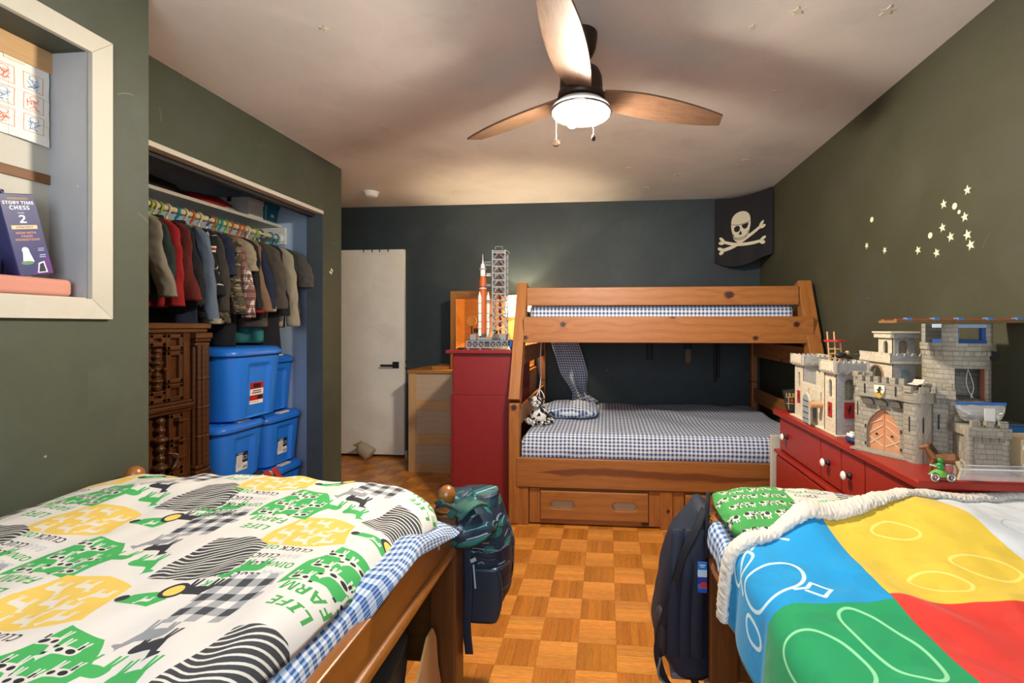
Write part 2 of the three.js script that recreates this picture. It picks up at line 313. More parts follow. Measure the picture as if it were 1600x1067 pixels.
{ // closet wall: opening from 1.60 to 3.138, closet behind it
  const T = .118, o0 = 1.60, o1 = 3.138, yo = 2.06, e = 3.363;
  struct('wall_closet', [slab(CLOS - T, CLOS, -.15, CEIL, o1, e, { r: 0 }), slab(CLOS - T, CLOS, yo, CEIL, 1.5, o1, { r: 0 }), slab(CLOS - T, CLOS, -.15, yo, 1.5, o0, { r: 0 })], M.green);
  struct('wall_closet_jamb', slab(CLOS - T - .0005, CLOS - .001, 0, yo - .001, o1 - .006, o1 + .002, { r: 0 }), M.jamb);
  struct('wall_closet_end', slab(-2.72, CLOS - T, -.15, CEIL, 3.25, e, { r: 0 }), M.closetBlue);
  struct('wall_hall_side', slab(-2.95, CLOS - T + .001, -.15, CEIL, e, e + .02, { r: 0 }), M.green);
  struct('wall_closet_back', slab(-2.80, -2.68, -.15, CEIL, 1.5, 3.36, { r: 0 }), M.closetBlue);
  struct('wall_closet_near', slab(-2.80, CLOS - T, -.15, CEIL, 1.5, 1.56, { r: 0 }), M.closetBlue);
  struct('wall_hall', slab(-2.95, -2.83, -.15, CEIL, 3.3, BACK, { r: 0 }), M.green);
  const tr = struct('trim_2', slab(CLOS - .05, CLOS + .006, yo - .012, yo + .012, o0, o1 - .004, { r: .002 }), M.trim);   // pale door track under the header
  part('track_channel', slab(CLOS - .10, CLOS - .06, yo - .03, yo + .001, o0, o1 - .008, { r: .002 }), M.dark, tr);
  struct('baseboard_closet', [slab(CLOS, CLOS + .014, 0, .09, o1 + .06, e + .014, { r: .003 }), slab(CLOS - .3, CLOS + .014, 0, .09, e + .02, e + .034, { r: .003 })], M.trim);
  struct('baseboard_right', slab(RIGHT - .014, RIGHT, 0, .09, FRONT, BACK, { r: .003 }), M.trim);
  struct('baseboard_back', slab(-1.90, RIGHT - .014, 0, .09, BACK - .014, BACK, { r: .003 }), M.trim);
  // shelf, cleats and rod
  const sh = struct('wall_closet_shelf', slab(-2.68, -2.36, 1.985, 2.005, 1.56, 3.25, { r: .002, grain: 'z' }), M.trim);
  part('cleat', slab(-2.62, -2.32, 1.86, 1.984, 3.232, 3.2495, { r: .002 }), M.closetWhite, sh);
}
{ // door standing closed in the back wall, partly behind the closet corner
  const d = struct('door_1', slab(-2.72, -1.950, .024, 2.013, BACK - .045, BACK - .006, { r: .003, grain: 'y' }), M.door);
  const h = part('door_handle', [box(.062, .062, .012, -2.03, .895, -(BACK - .052), { r: .003 }), cyl(.012, .012, .05, -2.03, .895, -(BACK - .075), 14, { rx: Math.PI / 2 }), box(.13, .020, .012, -2.095, .893, -(BACK - .10), { r: .004 })], M.black, d, 'matt black lever door handle on a square rose');
  void h;
  for (const y of [.86, .925]) part('strike_plate', box(.012, .022, .012, -1.944, y, -(BACK - .012), { r: .002 }), M.black, d);
  for (const x of [-2.245, -2.158, -2.083, -1.998 - .0]) part('hook', [box(.008, .030, .005, x - .11, 2.003, -(BACK - .049), { r: .001 }), box(.008, .005, .05, x - .11, 2.0165, -(BACK - .03), { r: .001 })], M.black, d);
  struct('trim_3', slab(-1.948, -1.93, 0, .06, BACK - .03, BACK, { r: .002 }), M.trim);
}

// ---------------------------------------------------------------- ceiling fan with a three-bulb light kit
{
  const FX = -.102, FD = 1.9, t = wthing('ceiling_fan', 'three-bladed ceiling fan with walnut blades, dark bronze body and a lit glass bowl', 'ceiling fan', [FX, CEIL, -FD]);
  const at = (g) => g.translate(FX, 0, -FD);
  part('canopy', at(lathe([[.0, 2.335], [.024, 2.337], [.045, 2.352], [.058, 2.38], [.064, 2.42], [.065, 2.44]], 36)), M.bronze, t);
  part('downrod', at(cyl(.014, .014, .06, 0, 2.315, 0, 16)), M.bronze, t);
  part('motor_housing', at(lathe([[.0, 2.302], [.05, 2.30], [.074, 2.288], [.084, 2.262], [.086, 2.222], [.080, 2.208], [.092, 2.200], [.096, 2.176], [.082, 2.166], [.0, 2.164]], 40)), M.bronze, t);
  const bl = (deg) => {
    const s = new THREE.Shape(); s.moveTo(.085, .052); s.quadraticCurveTo(.30, .086, .50, .070); s.quadraticCurveTo(.62, .058, .690, .036); s.lineTo(.660, -.030);
    s.quadraticCurveTo(.45, -.074, .27, -.074); s.quadraticCurveTo(.15, -.070, .085, -.050); s.closePath();
    let g = extr(s, .006, .0015, 16); g.rotateX(-Math.PI / 2); g = metricUV(g, 'x', [deg * .01, deg * .013]); g.rotateX(R(-11)); g.translate(0, 2.192, 0); g.rotateY(R(deg)); return at(g);
  };
  for (const deg of [24.5, 144.2, 264.5]) {
    const b = part('blade', bl(deg), M.walnut, t);
    const g = box(.11, .012, .05, .10, 2.204, 0, { r: .004 }); g.rotateY(R(deg)); part('blade_bracket', at(g), M.bronze, b);
  }
  part('light_pan', at(lathe([[.0, 2.163], [.095, 2.160], [.116, 2.142], [.116, 2.134], [.108, 2.134], [.09, 2.142], [0, 2.143]], 40)), M.white, t);
  part('light_ring', at(new THREE.TorusGeometry(.118, .0055, 10, 56).rotateX(Math.PI / 2).translate(0, 2.126, 0)), M.chrome, t);
  part('glass_bowl', at(lathe([[.1165, 2.140], [.1195, 2.126], [.113, 2.114], [.1135, 2.112], [.1212, 2.126], [.1182, 2.141]], 48)), phys({ color: 0xffffff, transmission: 1, thickness: 0, roughness: .05, ior: 1.45 }), t, 'clear glass collar around the bulbs');
  const glow = new THREE.MeshStandardMaterial({ color: '#fff3e0', emissive: new THREE.Color(1, .86, .66), emissiveIntensity: 7, roughness: .4 });
  for (const a of [100, 220, 340]) {
    const x = FX + .052 * Math.cos(R(a)), z = -FD + .052 * Math.sin(R(a)), k = a === 100 ? -.016 : 0;
    const s = part('bulb_socket', cyl(.014, .016, .022, x, 2.138, z, 16), M.white, t);
    part('bulb', ball(.023, x, 2.103 + k, z, 1, 1.12, 1), glow, s);
    const L = new THREE.PointLight(BULB.color, BULB.power, 0, 2); L.name = 'bulb_light'; L.position.set(x, 2.103 + k * .4, z); L.shadow.radius = 2; L.castShadow = true; scene.add(L);
  }
  for (const [dx, dz, len, w] of [[-.097, .040, .135, 0], [.052, .10, .145, 1]]) {
    const x = FX + dx, z = -FD + dz, y1 = 2.13, y0 = y1 - len, beads = [];
    for (let k = 0; k < len / .006; k++) beads.push(new THREE.IcosahedronGeometry(.0017, 0).translate(x, y1 - k * .006, z));
    const c = part('pull_chain', join(beads), M.chrome, t);
    part('pull_fob', w ? lathe([[0, -.016], [.006, -.012], [.008, -.002], [.004, .008], [0, .012]], 14).translate(x, y0, z) : cyl(.015, .015, .006, x, y0 - .004, z, 20, { rx: R(70), rz: R(20) }), M.bronze, c);
  }
}
{ // smoke detector and glow stars
  const t = wthing('smoke_detector', 'white round smoke detector on the ceiling near the closet corner', 'smoke detector', [-2.047, CEIL, -3.963]);
  part('base_plate', cyl(.068, .068, .010, -2.047, 2.435, -3.963, 32), M.white, t);
  part('cover', lathe([[0, 2.395], [.035, 2.396], [.052, 2.404], [.058, 2.418], [.060, 2.430]], 32).translate(-2.047, 0, -3.963), M.white, t);
  const starShape = (r, inner = .42, n = 5) => { const p = []; for (let i = 0; i < n * 2; i++) { const q = i % 2 ? r * inner : r, a = Math.PI / 2 + i * Math.PI / n; p.push([q * Math.cos(a), q * Math.sin(a)]); } return shapeOf(p); };
  const glowStar = std('#e6e3c0', .5), ceilStar = std('#d2cab6', .55);
  const wall = [[1.794, 1.966, .020, 'topmost star of the pale star stickers on the olive wall'], [1.773, 2.096, .020, 'pale star sticker on the olive wall left of two small dots'], [1.693, 1.98, .020, 'pale star sticker on the olive wall just below the two small dots'],
    [1.677, 2.103, .020, 'pale star sticker at the centre of the star cluster on the olive wall'], [1.630, 2.056, .021, 'pale star sticker low in the middle of the cluster on the olive wall'], [1.621, 1.966, .022, 'upper of two pale stars at the right end of the olive wall cluster'],
    [1.579, 1.950, .022, 'lowest right pale star sticker of the olive wall cluster'], [1.578, 2.138, .020, 'lowest star of the pale stickers on the olive wall'], [1.608, 2.258, .020, 'pale star sticker at the left foot of the olive wall cluster'],
    [1.649, 2.514, .018, 'small pale star sticker on the olive wall left of the main cluster'], [1.700, 2.679, .018, 'leftmost pale star sticker on the olive wall, nearest the pirate flag']];
  wall.forEach(([y, d, r, label], i) => { const g = extr(starShape(r), .002, .0006); g.rotateZ(i * 1.3); g.rotateY(-Math.PI / 2); solo('star_sticker', g.translate(RIGHT, y, -d), glowStar, label, 'star sticker'); });
  for (const [y, d, r, label] of [[1.749, 2.034, .013, 'larger of the two round dot stickers on the olive wall cluster'], [1.720, 2.010, .008, 'tiny round dot sticker below the larger dot on the olive wall'], [1.659, 2.178, .013, 'round dot sticker at the left of the olive wall star cluster'], [1.829, 2.630, .014, 'single round dot sticker high on the olive wall beside the flag']])
    solo('dot_sticker', cyl(r, r, .002, 0, 0, 0, 18, { rz: Math.PI / 2 }).translate(RIGHT - .001, y, -d), glowStar, label, 'dot sticker');
  const ceil = [[.708, 1.833, .030, 'star sticker on the ceiling, left of the pair nearest the olive wall'], [1.038, 1.86, .032, 'star sticker on the ceiling nearest the olive wall'], [.567, 1.915, .018, 'small star sticker on the ceiling just right of the fan blade'], [-1.311, 2.691, .052, 'large outlined star sticker on the ceiling left of the fan'],
    [-1.245, 3.488, .05, 'flat pale star sticker on the ceiling ahead of the smoke detector'], [-1.313, 4.03, .045, 'pale star sticker on the ceiling near the dark back wall'], [-1.11, 1.769, .020, 'little star sticker on the ceiling above the closet header'], [.334, 4.048, .030, 'star sticker on the ceiling above the bunk bed near the back wall'],
    [.540, 3.712, .028, 'star sticker on the ceiling above the bunk bed, right of the fan chains'], [.975, 3.442, .026, 'star sticker on the ceiling nearest the pirate flag'], [.838, 2.446, .020, 'star sticker on the ceiling beside the fan blade tip on the right'], [.16, 3.53, .022, 'small star sticker on the ceiling behind the right pull chain']];
  ceil.forEach(([x, d, r, label], i) => { const g = extr(starShape(r), .002, .0006); g.rotateZ(i * 1.1 + .3); g.rotateX(Math.PI / 2); solo('star_sticker', g.translate(x, CEIL, -d), ceilStar, label, 'star sticker'); });
  [[1.675, 3.235, .010, 'topmost'], [1.668, 3.246, .009, 'rightmost'], [1.655, 3.220, .010, 'leftmost'], [1.650, 3.236, .009, 'lowest']].forEach(([y, d, r, w], i) => { const g = extr(starShape(r, .5), .002, .0004); g.rotateZ(i); g.rotateY(Math.PI / 2); solo('star_sticker', g.translate(CLOS, y, -d), glowStar, `${w} of the four tiny pale star stickers on the closet corner wall`, 'star sticker', 'four tiny stars on the closet corner wall'); });
}
{ // pirate flag across the corner
  const flagTex = canvasTex(768, 800, (x, w, h) => {
    x.fillStyle = '#17141a'; x.fillRect(0, 0, w, h);
    const bone = '#d9ceb4';
    const limb = (x0, y0, x1, y1, wd) => {
      x.strokeStyle = x.fillStyle = bone; x.lineWidth = wd; x.lineCap = 'round'; x.beginPath(); x.moveTo(x0, y0); x.lineTo(x1, y1); x.stroke();
      const a = Math.atan2(y1 - y0, x1 - x0);
      for (const [X, Y, s] of [[x0, y0, -1], [x1, y1, 1]]) for (const q of [-1, 1]) { x.beginPath(); x.ellipse(X + s * 22 * Math.cos(a) - q * 22 * Math.sin(a), Y + s * 22 * Math.sin(a) + q * 22 * Math.cos(a), 40, 21, a + q * s * .35, 0, 7); x.fill(); }
    };
    limb(110, 625, 610, 420, 38); limb(120, 520, 620, 595, 36);
    x.fillStyle = bone; x.beginPath(); x.moveTo(222, 300); x.bezierCurveTo(220, 130, 480, 130, 478, 300); x.bezierCurveTo(485, 370, 462, 400, 458, 450); x.bezierCurveTo(440, 560, 262, 560, 245, 450); x.bezierCurveTo(240, 410, 214, 370, 222, 300); x.fill();
    x.strokeStyle = '#2a241f'; x.lineWidth = 5; x.beginPath(); x.moveTo(222, 312); x.quadraticCurveTo(340, 335, 478, 306); x.stroke();
    x.fillStyle = '#17141a'; x.beginPath(); x.ellipse(297, 368, 40, 36, -.3, 0, 7); x.fill(); x.beginPath(); x.moveTo(358, 330); x.lineTo(452, 322); x.bezierCurveTo(450, 400, 380, 410, 358, 330); x.fill();
    x.beginPath(); x.moveTo(342, 388); x.lineTo(318, 440); x.lineTo(368, 440); x.closePath(); x.fill();
    x.strokeStyle = '#17141a'; x.lineWidth = 9; x.beginPath(); x.moveTo(248, 430); x.quadraticCurveTo(262, 480, 282, 482); x.moveTo(452, 420); x.quadraticCurveTo(440, 470, 420, 474); x.stroke();
    x.lineWidth = 3; x.beginPath(); x.moveTo(280, 470); x.quadraticCurveTo(350, 500, 424, 462); x.moveTo(280, 488); x.quadraticCurveTo(350, 512, 424, 480); for (let k = 0; k < 9; k++) { x.moveTo(286 + k * 16, 464); x.lineTo(288 + k * 16, 500); } x.stroke();
  }, 1, 1);
  const A = [.985, -4.448], B = [1.380, -4.095];
  const f = (u, v) => {
    const s = Math.sin(u * Math.PI), bow = .055 * s * (1 - v * .55), fold = .006 * Math.sin(u * 17 + v * 3) * v;
    const px = lerp(A[0], B[0], u), pz = lerp(A[1], B[1], u), nx = .66, nzv = -.75;
    return [px + nx * (bow * .5 + fold) - .004 * v, 2.428 - .018 * s + .010 * u - v * (.58 + .02 * Math.sin(u * 5)) - .02 * s * v, pz + nzv * (bow * .5 + fold) + .012 * v];
  };
  const t = wthing('pirate_flag', 'black pirate flag with skull and crossed bones hung across the room corner', 'flag', [1.2, 1.85, -4.3]);
  part('cloth', sheet((u, v) => f(u, 1 - v), 44, 30, .0015, (u, v) => [u, v]), texd(flagTex, .85, { side: THREE.DoubleSide }), t);
  for (const [x, z] of [A, B]) part('pin', ball(.006, x, 2.430, z + .004), M.brass, t);
}
// ---------------------------------------------------------------- bunk bed against the back wall
{
  const t = wthing('bunk_bed', 'knotty pine bunk bed with slanted end posts and drawers under the lower bunk', 'bunk bed', [.36, 0, -3.7]);
  const L0 = -.628, L1 = -.556, R0 = 1.272, R1 = 1.358;
  for (const [a, b] of [[L0, L1], [R0, R1]]) {
    const m = (a + b) / 2, w = b - a;
    part('lower_post', slab(a, b, 0, .775, 2.985, 3.065, { r: .012, grain: 'y' }), M.pine, t);
    part('slanted_post', plank([m, .785, -3.025], [m, 1.56, -3.335], w, .085), M.pine, t);
    part('rear_post', slab(m - .028, m + .028, 0, 1.50, 4.36, 4.425, { r: .01, grain: 'y' }), M.pineDark, t);
    part('post_joint', slab(m - .029, m + .029, .770, .777, 4.358, 4.427, { r: .001 }), M.dark, t);
    for (const [y0, y1, d] of [[.60, .72, 3.03], [1.00, 1.13, 3.14], [1.28, 1.38, 3.24]]) part('end_plank', slab(m - .013, m + .013, y0, y1, d, 4.37, { r: .006, grain: 'z' }), M.pineDark, t);
  }
  part('side_rail', slab(L1 - .02, R0 + .02, .245, .432, 2.978, 3.006, { r: .006, off: [.95, .095] }), M.streak, t, 'wide front rail with a long brown knot streak');
  part('guard_rail', slab(L1, R0 - .004, 1.410, 1.536, 3.262, 3.290, { r: .006, off: [.05, .52] }), M.pine, t);
  part('guard_rail', slab(L1 - .004, R0 + .045, 1.158, 1.332, 3.150, 3.178, { r: .006, off: [.1, .13] }), M.pine, t);
  part('rear_rail', [slab(L1, R0, .26, .43, 4.38, 4.41), slab(L1, R0, 1.17, 1.33, 4.38, 4.41)], M.pineDark, t);
  part('bed_slats', [slab(L1, R0, .38, .40, 3.01, 4.38), slab(L1, R0, 1.20, 1.225, 3.2, 4.38)], M.pineDark, t);
  // drawer base
  part('drawer_base', [slab(-.575, 1.29, .02, .236, 3.022, 3.9), slab(-.575, -.498, 0, .240, 2.990, 3.03), slab(.330, .408, 0, .240, 2.990, 3.03), slab(1.215, 1.29, 0, .240, 2.990, 3.03)], M.pine, t);
  const front = (x0, x1) => {
    const y0 = .045, y1 = .224, s = shapeOf([[x0, y0], [x1, y0], [x1, y1], [x0, y1]]);
    for (const cx of [x0 + (x1 - x0) * .205, x0 + (x1 - x0) * .785]) { const h = new THREE.Path(), w = .052, q = .026, cy = .138; h.moveTo(cx - w, cy - q); h.lineTo(cx + w, cy - q); h.absarc(cx + w, cy, q, -Math.PI / 2, Math.PI / 2, false); h.lineTo(cx - w, cy + q); h.absarc(cx - w, cy, q, Math.PI / 2, Math.PI * 1.5, false); s.holes.push(h); }
    const f = part('drawer', metricUV(extr(s, .018, .005, 14).translate(0, 0, -3.004), 'x'), M.pine, t);
    part('drawer_surround', [slab(x0 - .075, x0 - .004, .012, .236, 3.002, 3.03), slab(x1 + .004, x1 + .074, .012, .236, 3.002, 3.03), slab(x0 - .004, x1 + .004, .012, .043, 3.0, 3.03)], M.pine, f);
    part('handle_recess', slab(x0 + .01, x1 - .01, y0 + .01, y1 - .01, 3.012, 3.021, { r: 0 }), std('#b59a7a', .6), f);
  };
  front(-.420, .258); front(.484, 1.140);
  // mattresses
  const lump = (x, d) => .006 * nz(x * 5, d * 5, 3) + .004 * nz(x * 14, d * 11, 1);
  const mat = (x0, x1, d0, d1, y0, y1, seed) => {
    const rr = .05, w = x1 - x0, d = d1 - d0, h = y1 - y0;
    let g = new RoundedBoxGeometry(w, h, d, 12, rr); g = metricUV(g, 'x'); g = mergeVertices(g, 1e-5); const p = g.attributes.position;
    for (let i = 0; i < p.count; i++) if (p.getY(i) > 0) p.setY(i, p.getY(i) + lump(p.getX(i) + seed, p.getZ(i)));
    g.computeVertexNormals(); return g.translate((x0 + x1) / 2, (y0 + y1) / 2, -(d0 + d1) / 2);
  };
  // lower mattress: fine grid so the sheet wrinkles read
  const g = sheet((u, v) => {
    const x = lerp(-.545, 1.262, u), e = v; let d, y;
    const wr = .007 * fbm(x * 2.2, v * 4, 5) + .0045 * Math.sin((x * 9 + v * 22) + 3 * nz(x * 2, v * 3)) * smooth(.3, .6, v) * .6;
    if (e < .22) { const q = e / .22; y = lerp(.405, .545, q); d = 3.022 - .014 * Math.sin(q * Math.PI) + .006 * nz(x * 6, q * 2); }
    else if (e < .30) { const a = (e - .22) / .08 * Math.PI / 2; y = .545 + .035 * Math.sin(a); d = 3.022 + .035 * (1 - Math.cos(a)); }
    else { const q = (e - .30) / .70; d = lerp(3.057, 4.36, q); y = .580 + wr * 2.2 * smooth(0, .1, q) - .03 * smooth(.9, 1, q); }
    const c = Math.min(u, 1 - u); y -= .035 * (1 - smooth(0, .02, c)) * (e > .22 ? 1 : .2);
    return [x, y, -d];
  }, 120, 70, .02, (u, v, p) => [p.x, -p.z + (v < .26 ? (.58 - p.y) * -1 : 0)]);
  const m1 = solo('mattress', [g, slab(-.54, 1.258, .402, .53, 3.03, 4.35, { r: .03 })], M.ginghamNavy, 'lower bunk mattress under a fitted navy gingham sheet', 'mattress');
  void m1;
  solo('mattress', mat(-.545, 1.258, 3.30, 4.36, 1.226, 1.425, 5), M.ginghamNavy, 'upper bunk mattress in navy gingham seen between the two rails', 'mattress');
  // pillow
  {
    const w = .44, d = .40, h = .115;
    const pg = loft((k, a) => { const s = Math.sin(k * Math.PI), e = Math.pow(s, .38), x = (k - .5) * w, cz = sgnpow(Math.cos(a), .7) * d / 2 * (0.86 + .14 * e), cy = sgnpow(Math.sin(a), .9) * h / 2 * e * (1 + .15 * nz(k * 5, a)); return [x * (1 - .06 * Math.abs(Math.cos(a)) * (1 - 2 * Math.abs(k - .5))), cy + .012 * nz(k * 6, Math.cos(a) * 2, 4), cz * (.1 + .9 * Math.pow(s, .12))]; }, 36, 40, (k, a, p) => [p[0], p[2]]);
    pg.rotateY(.05).translate(-.28, .632, -3.63);
    solo('pillow', pg, M.ginghamNavy, 'navy gingham pillow lying on the lower bunk beside the plush cow', 'pillow');
  }
  // sheet hanging down from the upper bunk
  solo('hanging_sheet', sheet((u, v) => {
    const top = [-.53 + u * .26, 1.20, -4.30], q = v, tw = smooth(.55, .9, q);
    const w = lerp(.25, .13, tw), cx = lerp(-.41, -.195, q * .92 + .03 * Math.sin(q * 6)) + .03 * smooth(.9, 1, q), x = cx + (u - .5) * w * (1 + .7 * smooth(.88, 1, q));
    const fold = .022 * Math.sin(u * 14 + q * 3) * (.4 + tw) + .015 * Math.sin(u * 5 + q * 8);
    return [x, lerp(top[1], .60, q) + .02 * nz(u * 4, q * 5) * tw, -4.285 + fold + .10 * smooth(.85, 1, q)];
  }, 36, 60, .002, (u, v) => [u * .3, v * .7]), M.ginghamNavy, 'gingham sheet hanging down from the upper bunk to the lower bed', 'sheet');
  // cord
  solo('cord', tube([[-.50, 1.17, -3.62], [-.505, 1.05, -3.6], [-.495, .90, -3.56], [-.50, .76, -3.5], [-.47, .68, -3.45], [-.455, .76, -3.42], [-.49, .80, -3.45], [-.515, .74, -3.42], [-.52, .69, -3.4]], .0035, 60, 6), M.white, 'thin white cord hanging down inside the left end of the bunk', 'cord');
  solo('ledge_board', slab(-.555, -.46, 1.158, 1.172, 3.5, 4.30, { r: .003 }), M.closetWhite, 'small pale board resting under the top bunk beside the hutch', 'board');
  // plush cow
  {
    const c = wthing('plush_cow', 'small black and white plush cow slumped at the head of the lower bunk', 'plush toy', [-.475, .575, -3.30]);
    const hide = texd(dataTex(256, 256, (u, v) => { const a = Math.cos(u * 6.283), b = Math.sin(u * 6.283), n = nz(a * 1.6 + 4, b * 1.6, v * 5.5) + .35 * nz(a * 4, b * 4, v * 12); return n > .06 ? [.055, .052, .06] : [.88, .86, .84]; }), .95, { bumpMap: bumpy, bumpScale: .003 });
    const fur = (g, s) => { const p = g.attributes.position, n = g.attributes.normal; for (let i = 0; i < p.count; i++) { const k = .004 * nz(p.getX(i) * 90 + s, p.getY(i) * 90, p.getZ(i) * 90); p.setXYZ(i, p.getX(i) + n.getX(i) * k, p.getY(i) + n.getY(i) * k, p.getZ(i) + n.getZ(i) * k); } return g; };
    part('body', fur(ball(.062, -.475, .640, -3.32, 1.02, 1.1, .95, 32, 24), 1), hide, c);
    const h = part('head', [fur(ball(.042, -.492, .735, -3.30, .95, 1.1, .95, 28, 20), 2), fur(ball(.026, -.490, .722, -3.262, 1.2, .9, .9), 3)], hide, c);
    part('ear', [ball(.016, -.535, .755, -3.30, 1.4, .6, .5), ball(.016, -.450, .757, -3.30, 1.4, .6, .5)], M.black, h);
    part('eye', [ball(.005, -.505, .745, -3.262), ball(.005, -.478, .745, -3.262)], M.black, h);
    for (const [x, y, z, rx, ry] of [[-.545, .604, -3.285, 0, .5], [-.405, .606, -3.285, 0, -.6], [-.500, .598, -3.252, 0, .1], [-.432, .597, -3.258, 0, -.2]]) { const g = fur(new THREE.CapsuleGeometry(.022, .05, 6, 16).rotateX(Math.PI / 2).rotateY(ry), x * 7); part('leg', g.translate(x, y, z), hide, c); }
    part('tail', tube([[-.42, .63, -3.36], [-.40, .65, -3.40], [-.385, .62, -3.42]], .006, 10, 6), M.black, c);
  }
  // dark things hanging on the back wall under the upper bunk
  const strap = (name, pts, w, m, label) => solo(name, pts.map(([x, y0, y1]) => slab(x - w / 2, x + w / 2, y0, y1, 4.415, 4.435, { r: .006 })), m, label, 'hanging strap');
  strap('hanging_strap', [[.395, .96, 1.20]], .052, M.black, 'short dark strap hanging under the upper bunk, leftmost of three');
  {
    const h = wthing('toy_sheath', 'dark hanging toy sheath with a tan tip under the upper bunk', 'toy sheath', [.74, .92, -4.42]);
    part('strap', slab(.715, .765, 1.06, 1.20, 4.41, 4.43, { r: .008 }), M.black, h);
    part('tip', [slab(.713, .770, .955, 1.065, 4.408, 4.432, { r: .011 }), ball(.028, .742, .955, -4.42, 1, 1, .4)], std('#7c6a55', .8), h);
  }
  strap('hanging_strap', [[.985, .76, 1.20], [1.010, .80, 1.20]], .022, M.black, 'long dark double strap hanging under the upper bunk, rightmost of three');
  // bits on the upper bunk
  {
    const p = wthing('plush_sprout', 'small green and tan soft toy peeking over the top bunk rail', 'plush toy', [-.45, 1.42, -3.95]);
    part('body', ball(.045, -.45, 1.485, -3.95, 1, 1.4, .9), std('#5a5a34', .95), p); part('ear', [ball(.024, -.49, 1.55, -3.95, 1.1, .6, .6), ball(.020, -.44, 1.585, -3.95, .7, 1.2, .6)], std('#55663a', .95), p);
    const q = wthing('plush_mouse', 'pale small soft toy lying on the top bunk at the left rail', 'plush toy', [-.36, 1.42, -3.8]);
    part('body', ball(.040, -.36, 1.490, -3.8, 1.2, 1.6, .8), std('#8d7f68', .95), q); part('ear', ball(.02, -.33, 1.55, -3.8, 1, .6, .6), std('#a0917a', .95), q);
    solo('folded_cloth', ball(.07, 1.12, 1.452, -3.85, 1.1, 1.5, .8), std('#c9bfae', .95), 'bit of pale folded cloth showing above the top bunk rail at right', 'cloth');
  }
}

// ---------------------------------------------------------------- tall red chest, wooden cabinet, hutch, lamp, model rocket
{
  const t = wthing('tall_chest', 'tall dark red painted chest of drawers standing side-on beside the bunk bed', 'chest', [-.85, 0, -3.55]);
  part('carcass', [slab(-1.044, -.642, .80, 1.083, 3.145, 3.93, { r: .004, grain: 'y' }), slab(-1.044, -.642, 0, .80, 3.145, 3.93, { r: .004, grain: 'y' })], M.redDeep, t);
  part('top_board', slab(-1.088, -.632, 1.083, 1.107, 3.115, 3.955, { r: .006, grain: 'z' }), M.redDeep, t);
  for (const [a, b, x] of [[.02, .27, -1.062], [.28, .53, -1.062], [.54, .80, -1.062], [.82, 1.06, -1.048]]) {
    const d = part('drawer', slab(x, -1.04, a, b, 3.15, 3.92, { r: .005, grain: 'z' }), M.redDeep, t);
    for (const z of [3.35, 3.78]) part('knob', ball(.016, x - .014, (a + b) / 2, -z), M.white, d);
  }
}
